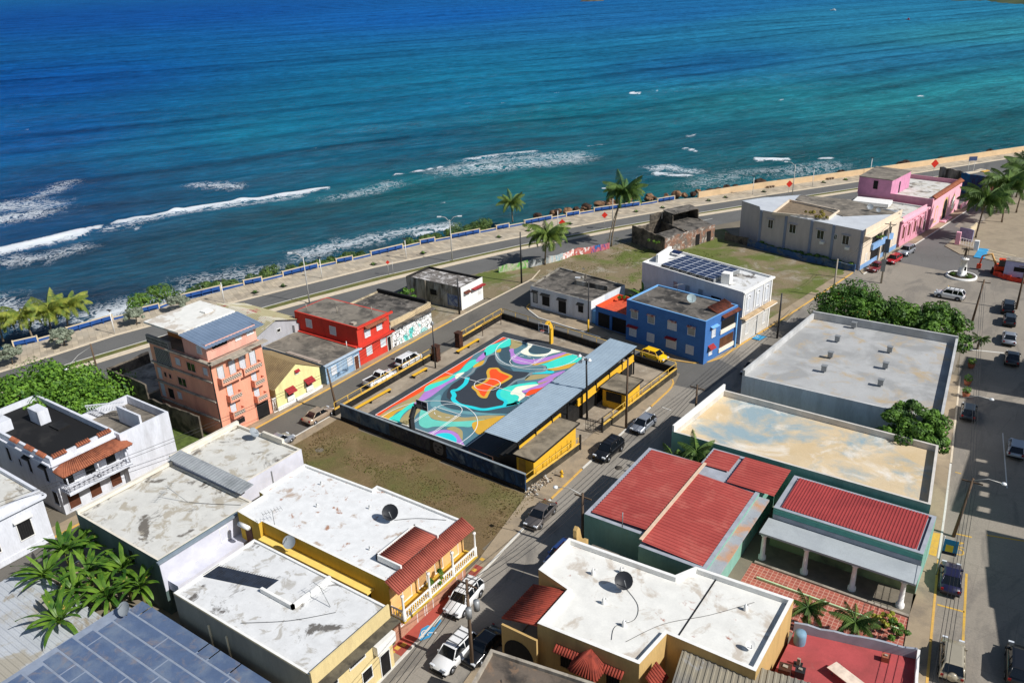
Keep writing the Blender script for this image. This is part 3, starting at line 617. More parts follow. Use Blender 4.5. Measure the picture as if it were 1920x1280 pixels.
shape("grey", [(10.18,14.39),(9.99,16.09),(9.93,17.64),(10.55,18.95),(10.40,20.51),(10.94,20.83),(10.94,19.87),(11.00,18.28),(10.41,17.66),(10.29,16.01)], 4)
shape("cyan", [(10.82,20.45),(11.84,21.78),(12.10,22.55),(13.15,22.56),(13.07,21.79),(11.52,20.71)], 5)
shape("mustard", [(11.98,22.64),(13.15,25.10),(14.20,26.70),(14.39,24.69),(12.92,22.64)], 5)
shape("aqua", [(10.05,23.20),(10.68,24.21),(11.45,26.66),(12.47,28.57),(14.04,28.69),(14.56,26.94),(14.07,26.28),(12.84,24.17),(11.81,22.82),(11.10,23.54)], 6)
shape("mustard", [(8.93,22.95),(9.67,24.19),(10.86,26.37),(11.54,28.42),(12.44,28.95),(11.83,26.88),(10.69,24.60),(9.84,22.93)], 5)
shape("dslate", [(2.25,24.96),(2.93,26.14),(4.64,23.90),(5.99,22.32),(6.78,21.56),(5.96,21.37),(4.46,22.00),(2.98,23.53)], 5)
shape("purple", [(3.52,25.39),(3.89,25.98),(4.91,24.67),(6.39,24.03),(7.94,24.06),(9.12,25.05),(10.17,26.86),(10.83,28.31),(11.52,28.99),(10.89,26.33),(9.92,24.00),(8.50,22.43),(6.92,22.08),(5.56,22.95),(4.42,24.38)], 6)
band("grey", [(2.52,23.42),(4.18,21.54),(5.64,20.88),(7.55,21.15),(8.97,21.71),(10.41,23.13),(11.27,23.07),(11.81,21.98),(10.88,20.93)], 0.5, 6)
shape("tan", [(1.33,28.92),(2.64,29.19),(4.02,28.21),(4.18,26.72),(3.83,25.83),(3.14,26.05)], 5)
shape("aqua", [(1.71,26.70),(1.28,29.05),(2.68,26.95),(2.59,26.04),(2.11,25.25)], 6)
shape("mustard", [(2.32,23.70),(2.01,24.51),(2.28,25.04),(2.79,24.04)], 6)
shape("cream", [(4.72,28.56),(4.85,29.18),(5.62,28.52),(5.98,27.46),(6.28,26.39),(7.33,25.79),(8.47,26.46),(9.15,27.47),(8.73,28.98),(10.49,28.87),(9.79,27.48),(9.25,26.26),(8.45,25.49),(6.74,25.08),(5.44,25.54),(5.25,26.72),(5.30,27.63)], 7)
shape("dslate", [(6.13,26.62),(5.78,27.97),(5.70,28.72),(6.89,28.94),(8.64,29.02),(9.13,27.70),(8.43,26.53),(7.17,26.24)], 8)
shape("teal", [(4.16,4.33),(5.04,4.49),(6.56,3.26),(7.82,3.12),(9.72,3.97),(11.68,5.76),(12.82,6.56),(12.45,4.11),(11.38,3.46),(9.88,2.55),(8.49,1.71),(7.87,0.90),(6.82,0.98),(5.80,1.90)], 4)
shape("tan", [(5.53,4.10),(5.65,5.17),(7.05,5.08),(8.87,5.26),(10.39,5.57),(12.38,7.38),(14.20,8.33),(12.88,6.48),(9.75,3.93),(7.77,3.18),(6.51,3.32)], 5)
shape("mustard", [(12.06,4.80),(12.98,6.54),(14.48,8.59),(15.19,6.70),(14.66,5.08),(14.81,3.83),(14.12,3.07)], 6)
shape("purple", [(8.81,-0.32),(9.30,1.10),(10.65,1.98),(12.23,1.76),(13.68,0.71),(14.42,-0.58),(13.41,-0.54),(12.53,0.83),(11.29,1.18),(10.34,0.61),(9.82,-0.49)], 5)
shape("tan", [(10.14,2.13),(10.65,2.99),(12.01,2.75),(12.99,1.66),(13.47,0.85),(11.98,1.88),(10.79,2.01)], 6)
shape("cyan", [(10.18,-0.55),(10.26,0.90),(11.29,1.38),(12.61,0.88),(13.21,0.15),(13.53,-0.73)], 6)
# white court lines
LW = 0.09; ZL = 12
def line(pts, closed=False):
    b = MB(); stroke(b, pts, LW, ZB+0.004*ZL, 0, closed); b.build("court_line", PM["white"], court)
line([(0.06,0.06),(CW-.06,0.06)]); line([(CW-.06,0.1),(CW-.06,CL-.1)]); line([(0.06,0.1),(0.06,CL-.1)]); line([(0.06,CL-.06),(CW-.06,CL-.06)])
line([(0.1,CL/2),(CW-.1,CL/2)]); line(arc(CW/2, CL/2, 1.8, 0, 360, 40)[:-1], True)
for yb, s in ((0.0, 1), (CL, -1)):
    cx = CW/2; f = lambda P: [(x, yb+s*y) for x, y in P]
    line(f([(cx-6.3,0.1),(cx-6.3,1.6)])); line(f([(cx+6.3,0.1),(cx+6.3,1.6)])); line(f([(cx+6.3*math.cos(t), 1.6+6.3*math.sin(t)) for t in np.linspace(0, math.pi, 40)]))
    for dx in (-1.8, 1.8, -2.05, 2.05): line(f([(cx+dx,0.1),(cx+dx,5.8)]))
    line(f([(cx-1.8,5.8),(cx+1.8,5.8)])); line(f([(cx+1.8*math.cos(t), 5.8+1.8*math.sin(t)) for t in np.linspace(0, math.pi, 24)]))
    for k in range(5):
        t0 = math.pi+math.pi*(k+.25)/5; line(f([(cx+1.8*math.cos(t), 5.8+1.8*math.sin(t)) for t in np.linspace(t0, t0+0.32, 4)]))

# --- backboards
def hoop(label, y, s, mpost, mback):
    r = T("basketball_hoop", label, "basketball hoop", (CW/2+0.2, y, 0.03), "hoops at the two ends of the court")
    x = CW/2+0.2
    P = [(y, 0.03, .34), (y-s*0.05, 2.5, .34), (y+s*0.75, 3.75, .30), (y+s*2.0, 3.25, .16)]
    b = MB()
    for (ya, za, wa), (yb, zb, wb) in zip(P[:-1], P[1:]):
        d = Vector((0, yb-ya, zb-za)).normalized(); nn = Vector((0, -d.z, d.y))
        A = [Vector((x-.16, ya, za))+nn*wa, Vector((x+.16, ya, za))+nn*wa, Vector((x+.16, ya, za))-nn*wa, Vector((x-.16, ya, za))-nn*wa]
        B = [Vector((x-.16, yb, zb))+nn*wb, Vector((x+.16, yb, zb))+nn*wb, Vector((x+.16, yb, zb))-nn*wb, Vector((x-.16, yb, zb))-nn*wb]
        b.add(A+B, [(0,1,5,4),(1,2,6,5),(2,3,7,6),(3,0,4,7),(4,5,6,7),(3,2,1,0)])
    bmod = b.build("post", mpost, r)
    yb = y+s*2.05
    g = MB(); g.box((x-.82, yb-.015, 2.75), (x+.82, yb+.015, 3.85)); bb = g.build("backboard", mback, r)
    f = MB()
    for a0, a1 in (((x-.9, 2.67), (x+.9, 2.75)), ((x-.9, 3.85), (x+.9, 3.93)), ((x-.9, 2.75), (x-.82, 3.85)), ((x+.82, 2.75), (x+.9, 3.85)), ((x-.03,2.76),(x+.03,3.84)), ((x-.81,3.2),(x+.81,3.26))):
        f.box((a0[0], yb-.035, a0[1]), (a1[0], yb+.035, a1[1]))
    f.build("board_frame", M("board_frame_paint", (196,196,196), 0.6, 0.05), bb)
    k = MB(); pts = [(x+.26*math.cos(t), yb+s*.38+.26*math.sin(t), 3.0) for t in np.linspace(0, 2*math.pi, 15)]; k.tube(pts, .03, 5, cap=False)
    k.build("rim", M("rim_orange", (196,72,50), 0.5, 0), r)
    k = MB(); nn = 10
    for j in range(nn):
        t = 2*math.pi*j/nn; k.tube([(x+.25*math.cos(t), yb+s*.38+.25*math.sin(t), 2.98), (x+.14*math.cos(t+.3), yb+s*.38+.14*math.sin(t+.3), 2.58)], .014, 3)
    k.build("net", m_white, r)
m_board = M("board_plexi", (62,64,66), 0.25, 0.05)
hoop("yellow and black gooseneck hoop at the far end of the court", 30.6, -1, [m_yel], m_board)
hoop("all black gooseneck hoop behind the mural wall", -1.35, 1, [m_dmetal], m_board)

# --- perimeter
def rail_fence(label, pts, h0, h1, step, m_rail, group=None, mid=True):
    r = T("railing", label, "railing", (*pts[0], 0), group)
    for a, b in zip(pts[:-1], pts[1:]):
        A = Vector((*a, 0)); B = Vector((*b, 0)); L = (B-A).length; n = max(1, round(L/step))
        for i in range(n+1):
            p = A.lerp(B, i/n); MB().tube([(p.x, p.y, h0), (p.x, p.y, h1)], 0.045, 6).build("post", m_rail, r)
        MB().tube([(A.x, A.y, h1), (B.x, B.y, h1)], 0.045, 6).build("top_rail", m_rail, r)
        if mid: MB().tube([(A.x, A.y, h0+.12), (B.x, B.y, h0+.12)], 0.04, 6).build("bottom_rail", m_rail, r)
    return r
def low_wall(label, a, b, h, t, m, mcap=None):
    r = T("low_wall", label, "wall", (*a, 0)); A = Vector(a); B = Vector(b); d = (B-A).normalized(); n = Vector((-d.y, d.x))
    k = MB(); k.obox((A.x-n.x*t/2, A.y-n.y*t/2, 0), (*(B-A), 0), (n.x*t, n.y*t, 0), (0, 0, h)); k.build("wall", m, r)
    k = MB(); t2 = t+.08; k.obox((A.x-n.x*t2/2, A.y-n.y*t2/2, h), (*(B-A), 0), (n.x*t2, n.y*t2, 0), (0, 0, .06)); k.build("coping", mcap or m, r)
    return r
m_bwall = WX("black_wall_paint", (36,34,32), (74,68,60), 0.34, 0.8, 0.12, seed=4)
m_ewall = WX("tarnished_wall_paint", (58,54,46), (98,90,74), 0.4, 0.7, 0.14, seed=9)
low_wall("low black wall along the west side of the court, near stretch", (-4.3,-2.8), (-4.3,16.8), 0.95, 0.2, m_bwall, m_yrail)
low_wall("low black wall along the west side of the court, beyond the gate pillars", (-4.3,22.6), (-4.4,34.8), 0.95, 0.2, m_bwall, m_yrail)
low_wall("low black wall along the cross street at the far end of the court", (-4.3,34.9), (27.9,30.5), 0.95, 0.2, m_bwall)
low_wall("tarnished dark wall between court and main street, near stretch", (25.7,-3.9), (26.6,6.2), 1.0, 0.2, m_ewall, m_yrail)
low_wall("tarnished dark wall between court and main street, far stretch", (26.9,11.4), (28.1,30.3), 1.0, 0.2, m_ewall, m_yrail)
rail_fence("yellow pipe railing on the low wall beside the parked pickup", [(-4.3,-2.7),(-4.3,16.8)], 1.0, 1.9, 2.4, m_yrail)
rail_fence("yellow pipe railing on the low wall beyond the rusty pillars", [(-4.3,22.7),(-4.4,34.7)], 1.0, 1.9, 2.4, m_yrail)
rail_fence("yellow pipe railing along the cross street behind the far hoop", [(-4.2,34.85),(27.8,30.5)], 0.95, 1.85, 2.6, m_yrail, mid=False)
rail_fence("yellow pipe railing beside the long yellow booth", [(25.7,-3.8),(26.6,6.1)], 1.0, 1.85, 2.0, m_yrail, mid=False)
rail_fence("yellow pipe railing from the court gate to the street corner", [(26.9,11.5),(28.1,30.2)], 1.0, 1.85, 2.4, m_yrail, mid=False)
# mural wall: dark blue-grey painting, flat print
def mural_mat(name, cols, scale, seed, edge=None):
    m, n, l, b = nodes_of(name); b.inputs["Roughness"].default_value = 0.8; b.inputs["Specular IOR Level"].default_value = 0.2
    p = offset(n, l, position(n), (seed*3.1, seed, seed*2), (1, 1, 0.55))
    f = noise(n, l, p, scale, 6, 0.55, 1.6)
    c = ramp(n, l, f, [(0.28+0.44*i/(len(cols)-1), s2l(k)) for i, k in enumerate(cols)])
    g = ramp(n, l, noise(n, l, p, scale*5, 6, 0.7), [(0.3, (0.6,)*3), (0.7, (1.1,)*3)]); c = mixc(n, l, 0.8, c, g, 'MULTIPLY')
    if edge:
        v = n.new("ShaderNodeTexVoronoi"); v.feature = 'DISTANCE_TO_EDGE'; v.inputs["Scale"].default_value = edge
        l.new(offset(n, l, position(n), (0, 0, 0), (1, 1, 1.6)), v.inputs["Vector"])
        k = ramp(n, l, v.outputs["Distance"], [(0.035, (1, 1, 1)), (0.07, (0, 0, 0))]); c = mixc(n, l, k, c, s2l((30,34,40)))
    l.new(c, b.inputs["Base Color"]); return m
mw = T("mural_wall", "long dark blue mural wall with painted portraits between the court and the dry lot", "wall", (12,-3.5,0))
A, B_ = (-2.9,-2.95), (26.0,-4.05); nseg = 10; mm_ = [mural_mat("mural_paint_a", [(38,48,58),(64,88,108),(98,112,116),(34,34,36)], 0.5, 1), mural_mat("mural_paint_b", [(24,24,28),(70,72,70),(46,50,60),(120,116,106)], 0.6, 2), mural_mat("mural_paint_c", [(26,40,66),(52,84,120),(30,52,80),(110,128,140)], 0.45, 3)]
for i in range(nseg):
    x0 = A[0]+(B_[0]-A[0])*i/nseg; x1 = A[0]+(B_[0]-A[0])*(i+1)/nseg-0.02; y0 = A[1]+(B_[1]-A[1])*i/nseg; y1 = A[1]+(B_[1]-A[1])*(i+1)/nseg
    k = MB(); k.prism([(x0, y0-.1), (x1, y1-.1), (x1, y1+.1), (x0, y0+.1)], 0, 2.25); k.build("wall_panel", mm_[(0,0,0,1,1,1,2,2,2,2)[i]], mw)
k = MB(); k.prism([(A[0], A[1]-.14), (B_[0], B_[1]-.14), (B_[0], B_[1]+.14), (A[0], A[1]+.14)], 2.25, 2.33); k.build("coping", M("mural_coping", (138,146,150), 0.8, 0.15), mw)
k = MB(); k.prism([(A[0], A[1]-.2), (B_[0], B_[1]-.2), (B_[0], B_[1]-.1), (A[0], A[1]-.1)], 0, 0.5); k.build("plinth", m_bwall, mw)
# the painted face: a generic portrait in greys, flat paint 3 mm proud of the wall
def wall_pt(u, z): return (A[0]+(B_[0]-A[0])*u/28.92, A[1]+(B_[1]-A[1])*u/28.92-0.103, z)
def wall_shape(name, col, P, lift):
    pp = catmull(P, True, 4); mb = MB(); mb.add([(lambda q: (q[0], q[1]-lift, q[2]))(wall_pt(u, z)) for u, z in pp], [tuple(range(len(pp)))]); return mb.build(name, M("mural_grey_%d_%d_%d" % col, col, 0.8, 0.1, 3), mw)
FU = 16.5
wall_shape("painted_portrait", (22,22,24), [(FU-1.15,0.5),(FU+1.15,0.5),(FU+1.2,1.4),(FU+1.1,2.2),(FU-1.1,2.2),(FU-1.2,1.4)], 0.0)
wall_shape("painted_portrait", (92,90,88), [(FU-.45,0.62),(FU+.5,0.62),(FU+.78,1.2),(FU+.75,1.85),(FU+.35,2.12),(FU-.35,2.12),(FU-.72,1.85),(FU-.72,1.2)], 0.004)
for dx in (-.34, .36):
    wall_shape("painted_portrait", (34,34,36), [(FU+dx-.24,1.55),(FU+dx,1.5),(FU+dx+.24,1.56),(FU+dx,1.72)], 0.008)
wall_shape("painted_portrait", (46,46,48), [(FU-.2,1.16),(FU+.02,1.08),(FU+.22,1.18),(FU+.06,1.42)], 0.008)
wall_shape("painted_portrait", (40,38,38), [(FU-.36,0.86),(FU,0.92),(FU+.38,0.87),(FU+.02,0.72)], 0.008)

# --- benches, pillars, lamp
def bench(label, a, b, group="yellow benches beside the court"):
    A = Vector(a); B = Vector(b); d = (B-A).normalized(); n = Vector((-d.y, d.x)); r = T("bench", label, "bench", (A.x, A.y, 0.03), group)
    for k_ in range(2):
        o = A+n*(-.24+.25*k_); MB().obox((o.x, o.y, .45), (*(B-A), 0), (n.x*.23, n.y*.23, 0), (0, 0, .06)).build("seat_plank", m_yel, r)
    L = (B-A).length; cnt = max(2, int(L/2.6)+1)
    for i in range(cnt):
        p = A+d*(0.15+(L-.5)*i/(cnt-1)); MB().obox((p.x-n.x*.22, p.y-n.y*.22, .03), (d.x*.2, d.y*.2, 0), (n.x*.44, n.y*.44, 0), (0, 0, .42)).build("leg", m_black, r)
bench("longest yellow bench by the court, nearest the mural wall", (-2.9,-1.6), (-2.7,6.0))
bench("short deep yellow bench between the pickup and the lamp post", (-2.7,10.6), (-2.6,13.6))
bench("yellow bench beyond the rusty gate pillars", (-2.3,20.2), (-2.3,25.6))
for x, y, lb in ((-3.5,16.9,"rust brown gate pillar nearer the lamp post"), (-3.6,22.4,"rust brown gate pillar farther from the lamp post")):
    r = T("gate_pillar", lb, "pillar", (x, y, 0), "rusty pillars at the court gate")
    k = MB(); k.box((x-.42, y-.42, 0), (x+.42, y+.42, 2.35)); k.build("shaft", m_rust, r)
    k = MB(); k.box((x-.5, y-.5, 2.35), (x+.5, y+.5, 2.5)); k.build("cap", m_rust, r)
    for dz in (.5, 1.1, 1.7):
        k = MB(); k.box((x-.46, y-.46, dz), (x+.46, y+.46, dz+.12)); k.build("band", m_rust, r)
def goal_frame(label, pts):
    r = T("exercise_bar", label, "exercise bar", (*pts[0], 0), "exercise bars by the court")
    a, b = pts
    for p in (a, b): MB().tube([(*p, 0), (*p, 1.9)], .05, 6).build("upright", m_rust, r)
    MB().tube([(*a, 1.9), (*b, 1.9)], .05, 6).build("crossbar", m_rust, r)
goal_frame("rusty exercise bar at the far west corner of the court", ((-3.0,27.6),(-3.2,32.8)))
goal_frame("exercise bar beside the dark end of the grandstand", ((17.2,-2.4),(20.6,-2.6)))

# --- grandstand
gs = T("grandstand", "covered court grandstand with long pale blue corrugated roof and yellow rear wall", "grandstand", (21,13.5,0))
def corrugated(name, p00, p10, p11, p01, pitch, depth, m, parent, along=0):
    """ribbed sheet: ribs run from edge p00-p01 to p10-p11 when along=0"""
    p00, p10, p11, p01 = map(Vector, (p00, p10, p11, p01))
    L = (p01-p00).length; n = max(2, int(L/pitch)); mb = MB(); up = (p10-p00).cross(p01-p00).normalized()
    if up.z < 0: up = -up
    prof = ((0, 0), (.30, 0), (.42, 1), (.68, 1), (.80, 0)); row = []
    for i in range(n):
        for t, h in prof:
            f = (i+t)/n; row.append((p00.lerp(p01, f)+up*depth*h, p10.lerp(p11, f)+up*depth*h))
    row.append((p01, p11))
    vs = [q for r_ in row for q in r_]; fs = [(2*i, 2*i+1, 2*i+3, 2*i+2) for i in range(len(row)-1)]
    nrm = (vs[1]-vs[0]).cross(vs[2]-vs[0])
    if nrm.z < 0: fs = [f[::-1] for f in fs]
    o = mb.add(vs, fs)
    return mb.build(name, m, parent)
m_corr = WX("stand_roof_metal", (176,194,206), (158,176,190), 0.4, 0.3, 0.2, rough=0.5)
corrugated("roof", (18.7,-1.4,4.0), (23.3,-1.6,4.12), (23.2,28.0,4.12), (18.6,28.8,4.0), 0.36, 0.05, m_corr, gs)
for x, z in ((18.85, 3.86), (21, 3.92), (23.1, 3.98)): MB().box((x-.06, -1.4, z-.12), (x+.06, 28, z)).build("purlin", m_dmetal, gs)
for i in range(9):
    y = -0.9+3.55*i
    MB().box((22.9, y-.08, 0), (23.06, y+.08, 3.9)).build("post", m_black, gs); MB().box((19.6, y-.06, 3.7), (23.06, y+.06, 3.82)).build("rafter", m_dmetal, gs)
for i in range(5): MB().box((18.6+.85*i, -.9, 0.03), (18.6+.85*(i+1)-.004*i, 27.4, .42*(i+1))).build("step", m_black, gs)
for y0, y1 in ((-.9, 8.2), (12.2, 27.4)):
    MB().box((22.86, y0, 2.15), (23.0, y1, 3.0)).build("rear_wall", m_yel, gs); MB().box((22.5, y0, 2.1), (23.1, y1, 2.16)).build("ledge", m_yel, gs)
def booth(label, x0, x1, y0, y1, front):
    r = T("booth", label, "booth", ((x0+x1)/2, (y0+y1)/2, 0.03), "yellow booths behind the grandstand")
    k = MB(); k.prism([(x1, y0), (x1, y1), (x0, y1), (x0, y0)], 0.03, 2.55, top=False); k.build("wall", m_yel, r)
    k = MB(); k.prism(inset([(x1, y0), (x1, y1), (x0, y1), (x0, y0)], -0.28), 2.55, 2.75, bottom=True); k.build("roof", WX("booth_roof_concrete", (150,138,118), (84,78,68), 0.42, 0.5, 0.14, seed=12), r)
    k = MB(); q = inset([(x1, y0), (x1, y1), (x0, y1), (x0, y0)], -0.34)
    for i in range(4):
        a, b = q[i], q[(i+1) % 4]; stroke_box(k, a, b, .06, 2.60, 2.80)
    k.build("roof_edge", m_black, r)
    if front:
        MB().box((x0+.5, y0-.03, 1.0), (x1-.5, y0-.005, 2.3)).build("serving_hatch", m_black, r)
    else:
        MB().box((x0+.3, y0-.03, 0.1), (x0+1.2, y0-.005, 2.2)).build("door", M("booth_door", (176,132,46), 0.7, 0.15), r)
    for i in range(int((y1-y0)/1.3)):
        yy = y0+.6+1.3*i; MB().box((x1+.004, yy, .4), (x1+.03, yy+.06, 1.5)).build("window_bar", M("booth_bars", (188,146,50), 0.7, 0), r)
def stroke_box(k, a, b, t, z0, z1):
    A = Vector(a); B = Vector(b); d = (B-A).normalized(); n = Vector((-d.y, d.x)); A = A-d*t/2; B = B+d*t/2
    k.obox((A.x-n.x*t/2, A.y-n.y*t/2, z0), (*(B-A), 0), (n.x*t, n.y*t, 0), (0, 0, z1-z0))
booth("long yellow booth with grey flat roof near the mural wall", 23.25, 25.5, -1.7, 7.4, False)
booth("small yellow booth with open dark hatch near the cross street", 23.7, 26.9, 17.3, 21.4, True)
gt = T("gate", "open dark metal gate in the court wall on the main street", "gate", (26.8,8.6,0))
MB().box((26.6,6.3,0), (26.8,6.5,2.1)).build("post", m_dmetal, gt); MB().box((26.9,11.1,0), (27.1,11.3,2.1)).build("post", m_dmetal, gt)
for i in range(7): MB().box((25.0+.22*i, 10.6, .1), (25.04+.22*i, 10.64, 1.9)).build("bar", m_dmetal, gt)
for z in (.1, 1.0, 1.86): MB().box((25.0,10.6,z), (26.9,10.65,z+.05)).build("rail", m_dmetal, gt)

# ------------------------------------------------------------------ buildings
m_glass = M("window_glass", (30,36,42), 0.12, 0.15, 2, spec=0.6)
m_dark = M("dark_interior", (26,25,25), 0.8, 0.2, 2)
m_wframe = M("white_frame", (222,222,218), 0.6, 0.05, 3)
m_louv = M("white_louvre", (205,208,212), 0.6, 0.08, 6)
m_grill = M("iron_grille", (48,48,50), 0.6, 0.1, 4)
m_brownd = M("brown_shutter", (98,58,40), 0.7, 0.15, 3)
m_tile = WX("clay_tile", (168,102,74), (116,68,52), 0.42, 1.8, 0.12, (196,140,104), 0.3, seed=1)
m_tiled = WX("dark_clay_tile", (122,68,52), (72,46,40), 0.45, 1.8, 0.12, seed=2)
m_tiler = WX("red_clay_tile", (160,72,56), (108,50,42), 0.42, 1.6, 0.12, seed=3)

class Bld:
    def __init__(s, name, label, key, h, mwall, mroof, cat="house", par=0.5, t=0.22, edge=None, roofz=None, group=None, base=0.0):
        s.P = POLY[key] if isinstance(key, str) else key; s.h = h
        cx = sum(p[0] for p in s.P)/len(s.P); cy = sum(p[1] for p in s.P)/len(s.P)
        s.root = T(name, label, cat, (cx, cy, base), group); s.roofz = h-par if roofz is None else roofz; n = len(s.P)
        mb = MB(); mb.prism(s.P, base, h, top=False); I = inset(s.P, t)
        for i in range(n):
            j = (i+1) % n
            mb.add([(*s.P[i], h), (*s.P[j], h), (*I[j], h), (*I[i], h)], [(0, 1, 2, 3)], 1)
            if par > 0.01: mb.add([(*I[i], h), (*I[j], h), (*I[j], s.roofz-.05), (*I[i], s.roofz-.05)], [(0, 1, 2, 3)], 1)
        s.wall = mb.build("wall", [mwall, edge or mwall], s.root)
        mb = MB(); mb.sheet(inset(s.P, t-.01 if par > 0.01 else 0.02), s.roofz if par > 0.01 else h-0.006); s.roof = mb.build("roof", mroof, s.root)
    def fr(s, e):
        a = Vector(s.P[e]); b = Vector(s.P[(e+1) % len(s.P)]); t = (b-a).normalized(); return a, t, Vector((t.y, -t.x)), (b-a).length
    def pt(s, e, u, z, d=0.0):
        a, t, n, L = s.fr(e); q = a+t*u+n*d; return Vector((q.x, q.y, z))
    def slab(s, name, e, u0, u1, z0, z1, d0, d1, m, parent=None):
        a, t, n, L = s.fr(e); o = s.pt(e, u0, z0, d0)
        mb = MB(); mb.obox(o, (*(t*(u1-u0)), 0), (*(n*(d1-d0)), 0), (0, 0, z1-z0)); return mb.build(name, m, parent or s.root)
    def window(s, e, u, z, w, h, style="glass", frame=None, name="window"):
        """framed window centred at u along edge e, centre height z"""
        a, t, n, L = s.fr(e); fm = frame or m_wframe; mb = MB(); f = 0.07
        def bar(u0, u1, z0, z1, d0, d1): mb.obox(s.pt(e, u+u0, z+z0, d0), (*(t*(u1-u0)), 0), (*(n*(d1-d0)), 0), (0, 0, z1-z0))
        bar(-w/2-f, w/2+f, h/2, h/2+f, .004, .07); bar(-w/2-f, w/2+f, -h/2-f, -h/2, .004, .1)
        bar(-w/2-f, -w/2, -h/2, h/2, .004, .07); bar(w/2, w/2+f, -h/2, h/2, .004, .07)
        if style == "glass": bar(-.025, .025, -h/2, h/2, .02, .05)
        fo = mb.build(name, fm, s.root)
        pm = {"glass": m_glass, "dark": m_dark, "louvre": m_louv, "grille": m_dark, "shutter": m_brownd, "grey": m_gmetal}[style]
        s.slab("pane", e, u-w/2, u+w/2, z-h/2, z+h/2, .004, .022, pm, fo)
        if style in ("louvre", "shutter") and h > 0.5:
            k = MB(); nn = max(4, int(h/.14))
            for i in range(nn):
                zz = z-h/2+h*(i+.5)/nn; k.obox(s.pt(e, u-w/2+.03, zz-.03, .03), (*(t*(w-.06)), 0), (*(n*.02), 0.02), (0, 0, .05))
            k.build("louvre_blades", pm, fo)
        if style == "grille":
            k = MB(); nn = max(3, int(w/.2))
            for i in range(1, nn): k.obox(s.pt(e, u-w/2+w*i/nn-.012, z-h/2, .03), (*(t*.024), 0), (*(n*.02), 0), (0, 0, h))
            k.build("grille_bars", m_grill, fo)
        return fo
    def door(s, e, u, w, h, m=None, z0=0.05, frame=None):
        a, t, n, L = s.fr(e); fm = frame or m_wframe; mb = MB()
        for u0, u1, z_0, z_1 in ((-w/2-.08, -w/2, z0, z0+h), (w/2, w/2+.08, z0, z0+h), (-w/2-.08, w/2+.08, z0+h, z0+h+.09)):
            mb.obox(s.pt(e, u+u0, z_0, .004), (*(t*(u1-u0)), 0), (*(n*.06), 0), (0, 0, z_1-z_0))
        d = s.slab("door", e, u-w/2, u+w/2, z0, z0+h, .004, .03, m or m_brownd); mb.build("door_frame", fm, d); return d
    def awning(s, e, u, z, w, depth=.5, drop=.28, m=None, name="awning"):
        """small tiled hood over an opening, round tiles laid down the slope"""
        a, t, n, L = s.fr(e); mb = MB(); k = max(3, int(w/.22))
        for i in range(k):
            c = u-w/2+w*(i+.5)/k; mb.tube([s.pt(e, c, z, 0.0), s.pt(e, c, z-drop, depth)], w/k*.5, 5)
        return mb.build(name, m or m_tiler, s.root)
    def cornice(s, e, z, h=.18, d=.18, m=None, u0=None, u1=None, name="cornice"):
        L = s.fr(e)[3]; return s.slab(name, e, -d*.5 if u0 is None else u0, L+d*.5 if u1 is None else u1, z, z+h, .003, d, m)
    def box(s, name, x0, x1, y0, y1, z0, z1, m): return MB().box((x0, y0, z0), (x1, y1, z1)).build(name, m, s.root)
def tiled_slope(name, a, b, c, d, m, parent, pitch=.24):
    """slope of barrel tiles: eave a-b, ridge d-c"""
    a, b, c, d = map(Vector, (a, b, c, d)); n = max(3, int((b-a).length/pitch)); mb = MB()
    mb.add([a, b, c, d], [(0, 1, 2, 3)]); r = (b-a).length/n*.5; r2 = (c-d).length/n*.5
    up = (b-a).cross(d-a).normalized(); up = up if up.z > 0 else -up
    for i in range(n):
        f = (i+.5)/n; p = a.lerp(b, f); q = d.lerp(c, f); k = max(1, int((q-p).length/.45))
        if (q-p).length < .15: continue
        mb.tube([p+up*r*.3, q+up*r2*.3], [r*1.02, max(.02, r2*.9)], 5, cap=True)
    return mb.build(name, m, parent)
def balustrade(name, p, q, z0, h, m, parent, gap=.22, lattice=False):
    p = Vector(p); q = Vector(q); d = (q-p).normalized(); n = Vector((-d.y, d.x)); L = (q-p).length; mb = MB()
    mb.obox((p.x-n.x*.06, p.y-n.y*.06, z0+h-.1), (*(q-p), 0), (n.x*.12, n.y*.12, 0), (0, 0, .1))
    mb.obox((p.x-n.x*.05, p.y-n.y*.05, z0), (*(q-p), 0), (n.x*.1, n.y*.1, 0), (0, 0, .1))
    k = max(2, int(L/gap))
    for i in range(k+1):
        c = p.lerp(q, i/k)
        if lattice:
            if i < k:
                c2 = p.lerp(q, (i+1)/k); mb.tube([(c.x, c.y, z0+.1), (c2.x, c2.y, z0+h-.1)], .025, 4); mb.tube([(c2.x, c2.y, z0+.1), (c.x, c.y, z0+h-.1)], .025, 4)
        else: mb.lathe((c.x, c.y, z0+.1), [(.035, 0), (.06, (h-.2)*.3), (.03, (h-.2)*.6), (.05, (h-.2))], 6)
    return mb.build(name, m, parent)

def roofcoat(name, base, stain, a, seed, sc=.3, s2=None, a2=.3, soft=.035):
    return WX(name, base, stain, a, sc, soft, s2, a2, seed, fine=0.06)
r_white = roofcoat("white_roof_coat", (230,230,228), (180,162,146), .385, 1, .5, (166,124,100), .37)
r_white_b = roofcoat("white_roof_coat_stained", (222,222,220), (106,102,97), .405, 4, .36, (180,176,168), .43, .025)
r_white_c = roofcoat("white_roof_coat_grey", (212,210,202), (112,106,98), .41, 8, .36, (176,168,152), .45, .03)
r_white_d = roofcoat("white_roof_coat_clean", (232,230,222), (196,186,172), .42, 11, .35, (164,110,90), .33)
r_grey = roofcoat("weathered_roof_slab", (132,124,112), (84,80,74), .46, 2, .4, (158,148,134), .4, .1)
r_dgrey = roofcoat("dark_weathered_roof_slab", (112,106,98), (60,58,55), .48, 6, .45, (156,148,138), .38, .08)
r_black = roofcoat("black_roof_membrane", (30,30,31), (46,45,44), .4, 3, .3, (78,74,70), .28, .06)

